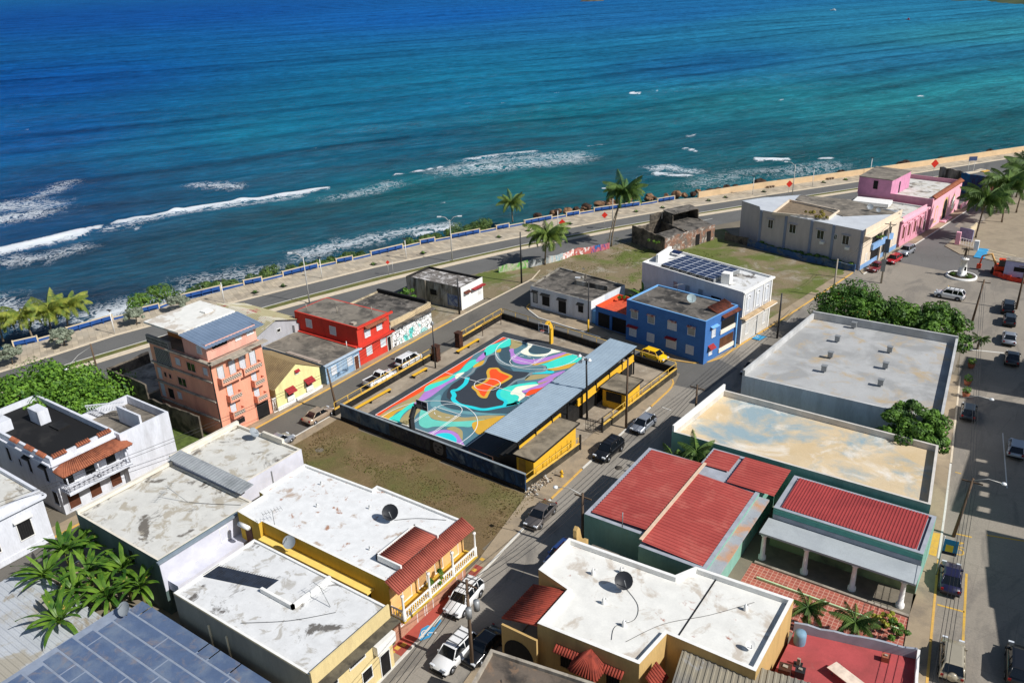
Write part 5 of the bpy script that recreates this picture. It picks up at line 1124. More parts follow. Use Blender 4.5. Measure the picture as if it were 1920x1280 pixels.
m_pink = WX("pink_plaster", (222,158,174), (202,138,156), .3, .5, .14, streak=True, seed=5); m_pinkt = M("pink_trim", (240,176,190), .8, .06)
pa = Bld("single_storey_house", "pink house with ornate white moulded front and cluttered white roof", "pinka", 5.2, m_pink, r_white_c, "house", .3, edge=m_white)
pa.cornice(0, 4.9, .35, .35, m_pinkt); pa.slab("attic", 0, .2, 12.6, 5.2, 6.0, -.2, .0, m_pinkt)
for u in (1.6, 4.4, 7.4, 10.2): pa.window(0, u, 2.6, .9, 2.4, "shutter", m_pinkt); pa.slab("lintel", 0, u-.75, u+.75, 4.1, 4.3, .003, .25, m_pinkt); pa.slab("pilaster", 0, u+1.2, u+1.5, .1, 4.9, .003, .12, m_pinkt)
pa.door(0, 12.6, .9, 2.6, m_brownd); pa.slab("plinth", 0, 0, 13.6, .05, .6, .003, .15, m_pink)
pa.box("roof_box", 30.5,37.5, 113,117, 5.2,5.9, m_white); pa.box("roof_hut", 28.6,30.4, 108,112, 5.0,6.3, m_wconc)
m_mauve = M("mauve_plaster", (206,140,170), .85, .1, .8)
pb = Bld("two_storey_building", "large pink building with arched doorway and raised roof storey", "pinkb", 6.6, m_pink, r_white_c, "building", .9, edge=m_pink)
pb.slab("front_skin", 0, .02, 20.3, .05, 6.6, .003, .05, m_pinkt)
tiled_slope("tile_coping", pb.pt(0,.6,6.45,.35), pb.pt(0,20,6.45,.35), pb.pt(0,20,7.0,-.5), pb.pt(0,.6,7.0,-.5), m_tile, pb.root, .5)
def arch_panel(b, e, u, z0, w, h, d, m, name):
    pts = [b.pt(e, u-w/2, z0, d), b.pt(e, u+w/2, z0, d)]+[b.pt(e, u+w/2*math.cos(t), z0+h+w/2*math.sin(t), d) for t in np.linspace(0, math.pi, 13)]
    return MB().add(pts, [tuple(range(len(pts)))]).build(name, m, b.root)
m_ochre = M("ochre_trim", (206,176,112), .8, .1)
arch_panel(pb, 0, 9.8, .3, 3.0, 3.3, .06, m_ochre, "arch_surround"); arch_panel(pb, 0, 9.8, .3, 2.3, 3.2, .075, m_dark, "arched_doorway")
for u in (3.8, 15.6): arch_panel(pb, 0, u, .9, 2.0, 2.6, .06, m_ochre, "arch_surround"); arch_panel(pb, 0, u, 1.2, 1.4, 2.2, .075, m_white if u > 5 else m_pinkt, "arched_window")
pb.slab("steps", 0, 7.4, 12.4, .05, .4, .06, 1.2, m_pinkt); pb.door(0, 19.2, .9, 2.4, m_brownd)
pbx = Bld.__new__(Bld); pbx.P = [(36.4,119.6),(38.0,130.6),(30.6,131.8),(29.6,120.6)]; pbx.root = pb.root
k = MB(); k.prism(pbx.P, 5.7, 9.3, top=False); k.build("roof_storey_wall", m_mauve, pb.root); k = MB(); k.prism(inset(pbx.P, -.1), 9.3, 9.45, bottom=True); k.build("roof_storey_slab", r_grey, pb.root); pbx.window(3, 3.6, 8.0, .8, 1.6, "dark", m_dark); pbx.slab("doorway", 0, 4.6, 5.4, 5.75, 8.2, .004, .02, m_dark)
bw = T("blue_mural_wall", "deep blue painted wall with winged mural beyond the pink building", "wall", (47.86,155.88))
wallseg(bw, (45.16,156.29), (50.29,153.65), 4.6, 4.6, mural_mat("mural_winged", [(34,92,140),(40,104,152),(70,60,90),(38,100,148)], .25, 31), .25); wallseg(bw, (39.81,160.33), (45.37,156.40), 4.8, 4.8, m_oldw, .25)
gw = T("garden_wall", "low pink balustraded garden wall beside the pink building", "wall", (48.4,141,0)); wallseg(gw, (48.0,139.4), (50.4,156), 1.0, 1.0, m_pinkt, .3); 

# ---- right-hand block
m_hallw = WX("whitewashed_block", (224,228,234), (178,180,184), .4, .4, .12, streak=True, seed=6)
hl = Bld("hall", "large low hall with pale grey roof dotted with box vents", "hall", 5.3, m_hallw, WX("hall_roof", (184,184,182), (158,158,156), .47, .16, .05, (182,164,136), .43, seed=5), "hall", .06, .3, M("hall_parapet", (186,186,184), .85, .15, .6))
for e_ in (0, 1, 2): hl.slab("parapet", e_, .02, hl.fr(e_)[3]-.02, 5.3, (6.1, 6.35, 6.05)[e_], -.3, .0, MATS["hall_parapet"])
for (x, y) in ((52.87,40.15), (47.04,46.07), (46.92,34.78), (53.44,35.02), (47.34,30.36), (53.98,29.95), (46.36,40.24)):
    r = hl.box("roof_vent", x-.3, x+.3, y-.25, y+.25, 5.45, 6.1, m_gmetal); MB().box((x-.36, y-.31, 6.1), (x+.36, y+.31, 6.17)).build("vent_cap", m_gmetal, r)
m_tanw = WX("green_plaster", (140,186,170), (118,160,146), .36, .5, .12, streak=True, seed=7)
tn = Bld("flat_building", "flat building with faded sand roof stained blue and green", "tan", 5.0, m_tanw, WX("sand_roof", (220,198,162), (150,170,176), .40, .13, .06, (232,224,210), .40, seed=23, tint=(206,182,142)), "building", .7, .25, M("pale_parapet", (206,200,190), .85, .12, .8))
k = MB(); L = tn.fr(2)[3]
tn.slab("block_parapet", 2, 0, L, 5.0, 5.75, -.25, -.02, m_white)
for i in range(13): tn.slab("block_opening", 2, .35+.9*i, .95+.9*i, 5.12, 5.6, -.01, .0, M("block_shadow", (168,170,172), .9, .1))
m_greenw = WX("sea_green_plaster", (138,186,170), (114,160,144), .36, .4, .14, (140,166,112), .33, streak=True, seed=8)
m_redtin = WX("red_tin_roof", (186,86,78), (164,72,66), .45, .2, .12, (200,116,102), .38, rough=.55, seed=2)
m_edge = M("grey_parapet_edge", (158,162,170), .85, .12, 1)
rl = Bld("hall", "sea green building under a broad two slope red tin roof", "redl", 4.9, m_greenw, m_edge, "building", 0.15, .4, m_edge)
corrugated("tin_roof", (37.1,-9.5,5.0), (43.0,-9.5,5.2), (43.0,3.4,5.2), (37.1,3.4,5.0), .42, .06, m_redtin, rl.root)
corrugated("tin_roof", (43.1,-11.2,5.2), (48.8,-11.2,4.95), (48.8,1.4,4.95), (43.1,1.4,5.2), .42, .06, m_redtin, rl.root)
MB().box((42.85,-11.2,5.26),(43.15,3.4,5.36)).build("ridge_cap", M("ridge_cream", (214,186,160), .8, .1), rl.root)
corrugated("tin_roof", (42.6,3.7,4.9), (45.4,3.7,4.95), (45.4,7.0,4.95), (42.6,7.0,4.9), .42, .06, m_redtin, rl.root); corrugated("tin_roof", (45.9,1.8,5.0), (50.6,1.8,5.0), (50.6,7.0,5.05), (45.9,7.0,5.05), .42, .06, m_redtin, rl.root)
rl.box("lean_block", 36.4,49.4,-12.2,-10.05,0,.1, m_edge)
MB().tube([(40.6,-10.05,5.0),(40.6,-10.05,6.6)], .05, 6).build("mast", m_gmetal, rl.root)
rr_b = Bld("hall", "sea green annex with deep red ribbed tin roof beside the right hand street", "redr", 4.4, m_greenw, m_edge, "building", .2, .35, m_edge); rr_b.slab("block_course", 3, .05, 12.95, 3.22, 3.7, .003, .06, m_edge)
corrugated("tin_roof", (51.5,1.3,4.4), (51.5,6.9,4.5), (63.3,6.9,4.5), (63.3,1.3,4.4), .27, .05, WX("deep_red_tin_roof", (168,70,68), (146,60,60), .45, .25, .1, rough=.5, seed=4), rr_b.root)
rr_b.slab("green_band", 3, .05, 12.95, 3.72, 4.2, .003, .04, M("sea_green_band", (96,160,148), .8, .08))
pt_ = T("portico", "portico with white columns and pale grey slab roof beside the tiled patio", "portico", (57.5,-4,0))
k = MB(); k.prism([(64.0,-1.9),(64.0,.82),(50.6,.82),(50.6,-1.9)], 3.0, 3.2, bottom=True); k.build("slab_roof", WX("pale_slab", (178,184,186), (160,166,170), .4, .3, .1), pt_)
k = MB(); k.prism([(50.25,-12.0),(50.25,1.6),(48.95,1.6),(48.95,-12.0)], 4.4, 4.6, bottom=True); k.build("walkway_roof", WX("rust_stained_slab", (168,172,176), (196,150,116), .46, .4, .08, (110,90,80), .34), pt_)
for x in (51.0, 54.9, 59.1, 63.1):
    k = MB(); k.lathe((x,-1.5,.05), [(.36,0),(.36,.4),(.24,.45),(.19,2.55),(.32,2.7),(.32,2.94)], 10); k.build("column", m_white, pt_)
MB().box((50.95,.78,0.12),(63.85,.86,2.99)).build("rear_wall", WX("porch_wall", (150,164,120), (96,100,80), .45, .4, .1), pt_)
MB().box((50.6,-2.5,0.04),(64.0,-2.2,.2)).build("step", m_wconc, pt_); MB().box((50.6,-2.2,0.04),(64.0,.88,.12)).build("porch_floor", M("porch_floor", (120,112,98), .8, .15), pt_)
m_paving = None
def brick_pave():
    m, n, l, b = nodes_of("red_patio_tiles"); b.inputs["Roughness"].default_value = .8; br = n.new("ShaderNodeTexBrick"); br.offset = 0; br.inputs["Scale"].default_value = 1.0
    br.inputs["Brick Width"].default_value = .42; br.inputs["Row Height"].default_value = .42; br.inputs["Mortar Size"].default_value = .03
    br.inputs["Color1"].default_value = (*s2l((176,96,78)), 1); br.inputs["Color2"].default_value = (*s2l((150,80,66)), 1); br.inputs["Mortar"].default_value = (*s2l((196,150,130)), 1); l.new(position(n), br.inputs["Vector"])
    l.new(br.outputs["Color"], b.inputs["Base Color"]); return m
MB().sheet([(65.4,-9.4),(64.2,-2.5),(50.4,-2.5),(50.4,-9.4)], .03).build("tiled_patio", brick_pave(), kind="structure")
pl = T("patio_divider", "thin pale green kerb across the red tiled patio", "kerb", (57,-4.4,0)); MB().box((51.5,-4.5,.03),(64.4,-4.35,.25)).build("kerb_strip", M("pale_green_paint", (190,216,170), .8, .1), pl)
rt = T("terrace", "faded red flat terrace with scattered junk and stained paint", "terrace", (61,-14,0))
k = MB(); k.prism([(67.6,-24),(65.6,-9.5),(56.9,-11.6),(56.9,-24)], 0, 2.2); k.build("slab", WX("red_terrace_paint", (186,84,84), (150,72,70), .45, .3, .12, (128,112,104), .3, seed=3), rt)
wallseg(rt, (56.8,-11.5), (65.5,-9.4), 3.0, 3.0, m_edge, .2, "parapet"); wallseg(rt, (65.6,-9.4), (67.6,-24), 3.0, 3.0, m_white, .2, "parapet")

# ---- centre front
m_tanp = WX("tan_plaster", (206,172,112), (170,140,92), .36, .4, .12, streak=True, seed=5)
w2 = Bld("flat_house", "cream house with broad bright white flat roof and terracotta porch tiles", [(56.6,-20.6),(56.6,-11.9),(48.6,-12.3),(47.6,-14.2),(37.7,-14.6),(37.7,-19.6),(41.0,-20.4),(41.0,-24.9),(49.4,-24.4),(49.8,-20.6)], 5.6, m_tanp, r_white_d, "house", .45, .3, m_white)
L = w2.fr(3)[3]
k = MB(); k.box((50.4,-20.4,5.1),(50.5,-12.2,5.2)); k.build("roof_seam", m_dark, w2.root)
tiled_slope("porch_tiles", (37.6,-24.9,4.35), (37.6,-20.2,4.35), (41.1,-20.2,5.3), (41.1,-24.9,5.3), m_tiler, w2.root)
w2.box("porch_wall", 37.9,41.2,-25.4,-25.2,0,4.3, m_tanp); arch = MB()
pts = [(38.1,-25.42,.1),(40.9,-25.42,.1)]+[(39.5+1.4*math.cos(t),-25.42,1.9+1.5*math.sin(t)) for t in np.linspace(0, math.pi, 13)]; arch.add(pts, [tuple(range(len(pts)))]); arch.build("porch_arch", m_dark, w2.root)
for u, w in ((2.6,2.0),(6.4,1.8)): w2.awning(7, u, 4.3, w, .6, .3, m_tiler); w2.window(7, u, 3.0, w*.6, 1.4, "grille", m_tanp)
hip = w2.pt(7, 4.6, 5.2, .0); e1, e2 = w2.pt(7, 3.5, 3.9, 1.6), w2.pt(7, 5.7, 3.9, 1.6)
tiled_slope("hip_tiles", e1, e2, hip+Vector((.02,0,0)), hip-Vector((.02,0,0)), m_tiler, w2.root); tiled_slope("hip_tiles", w2.pt(7,3.3,3.9,.0), e1, hip+Vector((0,-.02,0)), hip, m_tiler, w2.root); tiled_slope("hip_tiles", e2, w2.pt(7,5.9,3.9,.0), hip, hip+Vector((0,-.02,0)), m_tiler, w2.root)
tiled_slope("side_tiles", (50.9,-24.4,3.6), (50.9,-22.6,3.6), (49.9,-22.6,4.6), (49.9,-24.4,4.6), m_tiler, w2.root); w2.awning(4, 1.0, 5.3, 1.6, .4, .2, m_tiler)
k = MB(); pts = [(37.9,-13.9,z) for z in ()];
pr = [(-14.4,3.2),(-14.4,6.4),(-14.1,6.7),(-13.8,6.3),(-13.5,5.2),(-13.0,4.5),(-12.3,4.2),(-12.3,3.2)]
k.add([(38.0,y,z) for y, z in pr]+[(38.35,y,z) for y, z in pr], [tuple(range(7,-1,-1)), tuple(range(8,16))]+[(i, (i+1) % 8, 8+(i+1) % 8, 8+i) for i in range(8)]); k.build("scroll_gable", m_tanp, w2.root)
k = MB(); k.prism([(44.6,-14.5),(44.6,-11.6),(38.4,-11.6),(38.4,-14.5)], 3.0, 3.2); k.build("lean_to_roof", r_grey, w2.root)

br = Bld("flat_house", "brown stained flat roof with low parapet in front of the white roofed house", [(50.4,-37),(48.8,-27.2),(39.4,-28.8),(41.4,-38)], 5.4, WX("brown_wall", (150,128,104), (110,92,76), .4, .6, .12), WX("burnt_roof", (116,104,92), (62,58,54), .47, .5, .1, (160,126,96), .36, seed=15), "house", .3, .25, m_wconc)
co = T("tin_roofed_house", "long grey corrugated roof in front of the cream house", "house", (57,-23,0))
k = MB(); k.prism([(64,-26.5),(62.6,-18.6),(51.2,-20.4),(52.6,-28)], 0, 4.2, top=False); k.build("wall", m_tanp, co)
corrugated("tin_roof", (52.8,-28.2,4.5), (62.9,-18.4,4.7), (51.0,-20.2,4.7), (51.9,-26.9,4.55), .45, .06, WX("grey_tin", (150,142,124), (124,120,112), .45, .25, .06, (166,172,180), .35), co) if False else corrugated("tin_roof", (51.0,-20.1,4.75), (52.6,-28.4,4.45), (64.4,-26.6,4.45), (62.8,-18.3,4.75), .45, .06, WX("grey_tin", (150,142,124), (124,120,112), .45, .25, .06, (166,172,180), .35), co)

# ---- left front
m_yelw = WX("mustard_plaster", (214,176,66), (176,142,58), .36, .4, .12, streak=True, seed=9); m_stone = WX("pink_stone", (196,146,120), (168,118,98), .42, 1.2, .1)
ye = Bld("two_storey_house", "mustard house with big white flat roof and red tiled balcony front", [(28.9,-28.4),(28.9,-18.6),(18.6,-18.6),(18.6,-19.3),(9.6,-19.6),(9.6,-25.4),(10.4,-25.5),(10.4,-28.6),(13.6,-28.8),(13.6,-28.4)], 6.6, m_yelw, r_white, "house", .22, .25, m_white)
tiled_slope("balcony_tiles", (30.15,-28.6,5.95), (30.15,-18.4,5.95), (28.75,-18.4,6.7), (28.75,-28.6,6.7), WX("new_red_tile", (176,94,78), (150,78,66), .42, .8, .14), ye.root, .22)
tiled_slope("terrace_tiles", (28.7,-26.6,6.76), (28.7,-22.0,6.76), (26.3,-22.0,6.9), (26.3,-26.6,6.9), MATS["new_red_tile"], ye.root, .22)
for a, b_ in (((26.2,-26.7),(26.2,-21.9)), ((26.2,-26.7),(28.8,-26.7)), ((26.2,-21.9),(28.8,-21.9))):
    k = MB(); stroke_box(k, a, b_, .16, 6.5, 7.05); k.build("roof_kerb", m_white, ye.root)
ye.box("balcony_floor", 28.95,30.4,-28.5,-18.5,3.0,3.25, m_yelw); balustrade("balustrade", (30.3,-28.4), (30.3,-18.6), 3.25, .95, m_white, ye.root, .26); balustrade("balustrade", (30.3,-28.4), (28.95,-28.4), 3.25, .95, m_white, ye.root, .26)
for y in (-28.35,-25.1,-21.9,-18.7):
    k = MB(); k.lathe((30.3,y,3.25), [(.16,0),(.16,.95),(.09,1.05),(.11,1.5),(.09,2.2),(.16,2.45),(.16,2.55)], 8); k.build("column", m_white, ye.root)
ye.slab("ground_floor_skin", 0, .02, 9.78, .1, 2.98, .003, .05, m_stone); ye.slab("upper_skin", 0, .02, 9.78, 3.26, 5.9, .003, .03, M("cream_orange", (226,180,120), .8, .1))
for u, st in ((2.0,"dark"),(4.0,"shutter"),(6.2,"shutter"),(8.4,"dark")): ye.window(0, u, 4.4, 1.0, 1.9, st, m_white)
ye.door(0, 3.4, .9, 2.2, m_brownd); ye.door(0, 4.6, .8, 2.2, m_brownd); ye.window(0, 1.6, 1.7, 1.4, .8, "dark"); ye.window(0, 6.9, 1.8, 1.3, .7, "dark"); ye.door(0, 8.9, .8, 2.2, m_brownd)
ye.box("side_ledge", 13.7,27.2,-29.2,-28.42,5.0,5.15, M("yellow_ledge", (238,206,110), .8, .08)); 
for x, w in ((15.6,.9),(19.6,.9),(23.0,.8),(26.3,.9)): ye.slab("window", 9, x-13.6-w/2, x-13.6+w/2, 3.4 if w > .85 else 3.9, 4.8, .004, .03, m_dark)
ye.slab("door_recess", 7, .8, 1.9, 3.2, 5.6, .004, .03, m_brownd); 
k = MB(); k.tube([(11.2,-29.2,5.9),(12.6,-29.2,5.9)],.22,8); k.build("door_hood", m_white, ye.root)

m_beige = WX("beige_plaster", (228,206,150), (196,174,128), .34, .4, .14, streak=True, seed=12)
bg_ = Bld("two_storey_house", "pale yellow house with stained white roof and barred roof opening", "beige", 6.2, m_beige, r_white_b, "house", .15, .2, m_white)
bg_.slab("side_skin", 3, .02, 15.88, 0, 6.1, .003, .03, WX("grey_olive_plaster", (150,146,130), (128,124,112), .4, .4, .14, streak=True))  # greyer, darker plaster layer on this one wall
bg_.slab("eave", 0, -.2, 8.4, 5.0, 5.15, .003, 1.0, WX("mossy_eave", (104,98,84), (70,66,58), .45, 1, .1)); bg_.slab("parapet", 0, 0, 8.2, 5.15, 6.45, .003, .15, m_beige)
for u, z, w, h in ((1.5,4.0,1.6,1.0),(4.4,4.1,1.6,1.0),(2.6,1.4,1.4,1.2),(5.2,1.7,1.0,1.1)): bg_.window(0, u, z, w, h, "grille")
bg_.slab("balcony_recess", 0, 6.2, 8.1, 3.2, 4.9, .004, .02, m_dark); bg_.slab("balcony_rail", 0, 6.1, 8.2, 3.0, 3.9, .02, .5, m_white); bg_.door(0, 7.2, 1.0, 2.2, m_dark)
k = MB(); q = [(26.2,-38.2),(26.2,-34.6)]; 
for a, b_ in (((24.2,-34.3),(24.2,-30.4)), ((20.6,-34.3),(24.2,-34.3))): k = MB(); stroke_box(k, a, b_, .25, 6.0, 6.45); k.build("roof_kerb", m_white, bg_.root)
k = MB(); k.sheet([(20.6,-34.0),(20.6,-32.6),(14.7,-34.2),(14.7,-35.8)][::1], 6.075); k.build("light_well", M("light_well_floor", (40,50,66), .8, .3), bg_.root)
k = MB()
for i in range(26): x = 14.8+.225*i; k.tube([(x,-35.78+.3*(x-14.7)*1.0,6.2),(x,-34.1+.26*(x-14.7),6.2)], .02, 4)
k.build("well_bars", m_grill, bg_.root)
for x in (18.8, 21.0): bg_.slab("drainpipe", 3, x-14.6, x-14.48, .3, 5.0, .035, .14, M("cream_pipe", (222,206,170), .7, .05))

bm = T("metal_roof_house", "house under a wide patched blue metal roof at the bottom left", "house", (19,-45,0))
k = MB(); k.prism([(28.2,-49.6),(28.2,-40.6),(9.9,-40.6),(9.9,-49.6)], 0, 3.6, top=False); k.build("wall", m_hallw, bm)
m_bpanel = WX("blue_metal_panel", (90,108,138), (112,126,146), .44, .5, .1, (142,130,124), .37, seed=6, rough=.5); m_bseam = M("pale_seam", (136,146,162), .7, .1)
k = MB(); k.prism([(28.7,-60),(28.7,-40.1),(9.4,-40.1),(9.4,-60)], 3.7, 3.9, bottom=True); k.build("roof_deck", m_bseam, bm)
rw = random.Random(5); y = -59.9
while y < -40.3:
    x = 9.5+rw.uniform(0, 1.2); 
    while x < 28.5:
        w = rw.choice((1.2, 2.4, 5.5, 7.5)); x1 = min(x+w, 28.6); 
        if x1-x > .4: MB().box((x, y, 3.9), (x1, y+1.22, 3.925)).build("roof_sheet", m_bpanel, bm)
        x = x1+.14
    y += 1.4
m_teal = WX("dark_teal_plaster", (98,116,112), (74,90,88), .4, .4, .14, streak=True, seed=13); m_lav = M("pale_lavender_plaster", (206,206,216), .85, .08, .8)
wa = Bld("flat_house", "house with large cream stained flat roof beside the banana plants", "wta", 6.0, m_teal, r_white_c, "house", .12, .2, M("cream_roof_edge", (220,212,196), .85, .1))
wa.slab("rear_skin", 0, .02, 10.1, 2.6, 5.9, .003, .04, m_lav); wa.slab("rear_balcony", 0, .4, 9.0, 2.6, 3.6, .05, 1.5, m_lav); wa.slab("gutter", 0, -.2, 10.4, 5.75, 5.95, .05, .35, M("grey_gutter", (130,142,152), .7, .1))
wa.slab("upstand", 2, 0, 10.2, 6.0, 6.35, -.35, 0, MATS["cream_roof_edge"]); wa.window(0, 6.6, 4.6, .8, 1.3, "louvre"); wa.window(3, 8.6, 4.6, .7, 1.5, "dark", m_teal)
wb = Bld("flat_house", "house with pale stained roof behind the dry lot beside the silver car", "wtb", 6.4, m_lav, r_white_c, "house", .3, .25, MATS["cream_roof_edge"])
wb.slab("upstand", 2, 0, 8.6, 6.4, 6.8, -.35, 0, MATS["cream_roof_edge"]); wb.slab("merlon", 1, 2.6, 5.8, 6.4, 6.85, -.3, 0, MATS["cream_roof_edge"]); wb.slab("drainpipe", 0, 4.4, 4.5, .2, 6.0, .003, .1, m_gmetal)
corrugated("tin_strip", (-3.2,-26.6,6.75), (-3.2,-25.0,6.95), (8.4,-25.0,6.75), (8.4,-26.6,6.55), .4, .04, WX("galvanised_tin", (156,160,162), (126,130,132), .42, .6, .1), wb.root)

m_colw = WX("white_lime_wash", (224,226,232), (186,186,188), .36, .5, .12, streak=True, seed=15)
cl = Bld("colonial_house", "white two storey colonial house with black roof and terracotta balcony roof", "colon", 7.0, m_colw, r_black, "house", .7, .3, m_colw)
cl.cornice(0, 6.1, .2, .3, m_colw); cl.cornice(3, 6.1, .2, .3, m_colw)
for u0 in (.3, 2.9, 5.3): tiled_slope("coping_tiles", cl.pt(0,u0,6.95,.25), cl.pt(0,u0+1.5,6.95,.25), cl.pt(0,u0+1.5,7.2,-.2), cl.pt(0,u0,7.2,-.2), m_tile, cl.root)
for u0 in (8.3, 11.4, 13.8): tiled_slope("coping_tiles", cl.pt(3,u0,6.95,.25), cl.pt(3,u0+1.6,6.95,.25), cl.pt(3,u0+1.6,7.2,-.2), cl.pt(3,u0,7.2,-.2), m_tile, cl.root)
cl.box("balcony_floor", -13.4,-11.6,-33.2,-26.0,2.9,3.15, m_colw); balustrade("balustrade", (-11.7,-33.1), (-11.7,-26.1), 3.15, .95, m_colw, cl.root, .5, True); balustrade("balustrade", (-11.7,-33.1), (-13.3,-33.1), 3.15, .95, m_colw, cl.root, .5, True)
for y in (-33.0,-29.6,-26.2): MB().cyl((-11.75,y), .08, 3.15, 5.6, 8).build("column", m_colw, cl.root)
tiled_slope("balcony_tiles", (-11.2,-33.5,5.45), (-11.2,-25.7,5.45), (-13.3,-27.0,6.05), (-13.3,-32.2,6.05), m_tile, cl.root); tiled_slope("balcony_tiles", (-13.3,-33.5,5.45), (-11.2,-33.5,5.45), (-13.25,-32.2,6.05), (-13.3,-32.2,6.05), m_tile, cl.root); tiled_slope("balcony_tiles", (-11.2,-25.7,5.45), (-13.3,-25.7,5.45), (-13.3,-27.0,6.05), (-13.25,-27.0,6.05), m_tile, cl.root)
for u in (1.2, 3.6, 6.0): cl.window(0, u, 4.3, 1.1, 2.1, "dark", m_colw, "balcony_door"); cl.window(0, u, 1.4, 1.2, 2.0, "shutter", m_colw)
for u in (6.5, 8.8, 11.0, 14.4): cl.window(3, u, 4.5 if u != 8.8 else 4.2, .7 if u != 8.8 else .45, 1.7 if u != 8.8 else .9, "dark", m_colw)
cl.window(3, 15.0, 1.8, 1.0, 1.6, "dark", m_colw); cl.awning(3, 14.4, 5.7, 1.2, .45, .2, m_black); cl.awning(3, 11.0, 5.7, 1.2, .45, .2, m_black)
cl.box("roof_hut", -24.8,-22.6,-29.6,-28.4,6.3,8.0, m_colw); cl.box("roof_slab", -21.6,-19.6,-29.2,-27.8,6.3,6.5, m_black); cl.box("roof_step", -28.4,-24.6,-33.1,-31.6,6.3,7.6, m_colw)
c2 = Bld("annex", "white annex with open roof terrace behind the colonial house", "colonb", 6.6, m_colw, r_grey, "house", 1.0, .25, m_colw)
c2.box("terrace_wall", -17.0,-12.6,-23.6,-23.35,5.6,7.6, m_colw); balustrade("block_screen", (-20.3,-25.4), (-17.2,-22.4), 6.6, 1.0, m_colw, c2.root, .3, True)
for y in (-26.0,-23.8,-21.8): c2.box("chimney", -21.3,-20.9,y,y+.4,0,7.4, m_tile) if False else None
wl_ = Bld("white_house", "white house with moulded front and dark barred window at the left edge", "wleft", 6.0, m_colw, r_white_c, "house", .4, .3, m_colw)
wl_.cornice(0, 5.1, .25, .4, m_colw); wl_.cornice(1, 5.1, .25, .4, m_colw)
wl_.window(0, 9.4, 2.7, 1.3, 1.9, "grille", m_white); wl_.slab("window_head", 0, 8.5, 10.3, 3.85, 4.05, .003, .35, m_white); wl_.window(0, 6.2, 2.7, 1.3, 1.9, "grille", m_white); wl_.slab("plinth", 0, 0, 11.7, .1, .7, .003, .08, m_colw)
gl = T("tin_shed", "low shed under pale corrugated sheets left of the banana plants", "shed", (0,-46,0))
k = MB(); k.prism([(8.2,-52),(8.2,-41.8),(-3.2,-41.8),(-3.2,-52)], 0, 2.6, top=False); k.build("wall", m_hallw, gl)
corrugated("tin_roof", (-3.5,-41.5,3.2), (8.5,-41.5,2.9), (8.5,-56,2.9), (-3.5,-56,3.2), .5, .05, WX("pale_tin", (186,190,194), (166,160,146), .46, .14, .03, (150,140,122), .38, seed=2), gl)
# ruined sheds behind the coral tower
rs = T("ruined_shed", "ruined grey walls and tin shed behind the coral tower", "ruin", (-26,-14,0))
wallseg(rs, (-33,-15.6), (-24.4,-15.6), 5.2, 4.8, m_ruin); wallseg(rs, (-33,-15.6), (-33,-9.5), 5.2, 5.0, m_ruin); wallseg(rs, (-24.4,-15.6), (-14,-15.6), 3.0, 3.2, m_ruin)
k = MB(); k.prism([(-24.6,-15.4),(-24.6,-9.6),(-32.8,-9.6),(-32.8,-15.4)], 3.3, 3.5, bottom=True); k.build("roof_slab", m_wconc, rs)
sh = T("tin_shed", "small shed with smooth pale tin roof behind the ruined walls", "shed", (-34,-18,0)); k = MB(); k.prism([(-31,-21.5),(-31,-16.5),(-37,-16.5),(-37,-21.5)], 0, 2.8, top=False); k.build("wall", m_wconc, sh)
corrugated("tin_roof", (-30.4,-22,3.0), (-30.4,-16.2,3.2), (-37.6,-16.2,3.2), (-37.6,-22,3.0), 1.2, .03, WX("smooth_tin", (172,182,190), (160,170,178), .4, .3, .1), sh)
yw = T("yard_wall", "white yard wall with terracotta capped pillars behind the annex", "wall", (-22,-21,0)); wallseg(yw, (-27,-25.6), (-20.8,-18.2), 2.6, 2.6, m_white, .2)
for t_ in (.1, .4, .7): x, y = -27+6.2*t_, -25.6+7.4*t_; MB().box((x-.2,y-.2,0),(x+.2,y+.2,3.2)).build("pillar", m_white, yw); MB().lathe((x,y,3.2), [(.34,0),(.05,.35)], 4).build("pillar_cap", m_tile, yw)
# house across the right-hand street: stands outside the picture, its roofline shades the road

# ------------------------------------------------------------------ vehicles
m_tyre = M("tyre_rubber", (28,28,28), .9, .1, 4); m_rim = M("wheel_rim", (150,152,156), .35, .1, 4, metal=.6); m_cglass = M("car_glass", (20,24,28), .08, .1, 2, spec=.7)
m_lampw = M("headlamp", (210,214,218), .15, .05, 4, spec=.7); m_lampr = M("tail_lamp", (150,26,24), .3, .05, 4); m_trim = M("black_trim", (26,26,27), .6, .1, 4)
def paint(name, c, met=0.0): 
    m = M("car_paint_"+name, c, .32, .03, 1.2, metal=met, spec=.5); b = m.node_tree.nodes["Principled BSDF"]; b.inputs["Coat Weight"].default_value = .6; b.inputs["Coat Roughness"].default_value = .12; return m
KIND = {  # length, width, height, bonnet z, belt z, (cowl, roof front, roof rear, tail base) as fractions from the front, deck z
 "sedan": (4.5, 1.75, 1.42, .78, .92, (.27, .42, .70, .86), .95), "hatch": (4.0, 1.7, 1.5, .82, .95, (.24, .40, .86, .985), .95),
 "suv": (4.5, 1.82, 1.72, .98, 1.08, (.25, .38, .90, .99), 1.05), "wagon": (4.6, 1.72, 1.62, .92, 1.0, (.22, .36, .92, .99), 1.0), "pickup": (5.1, 1.78, 1.66, .96, 1.06, (.27, .39, .55, .62), 1.02)}
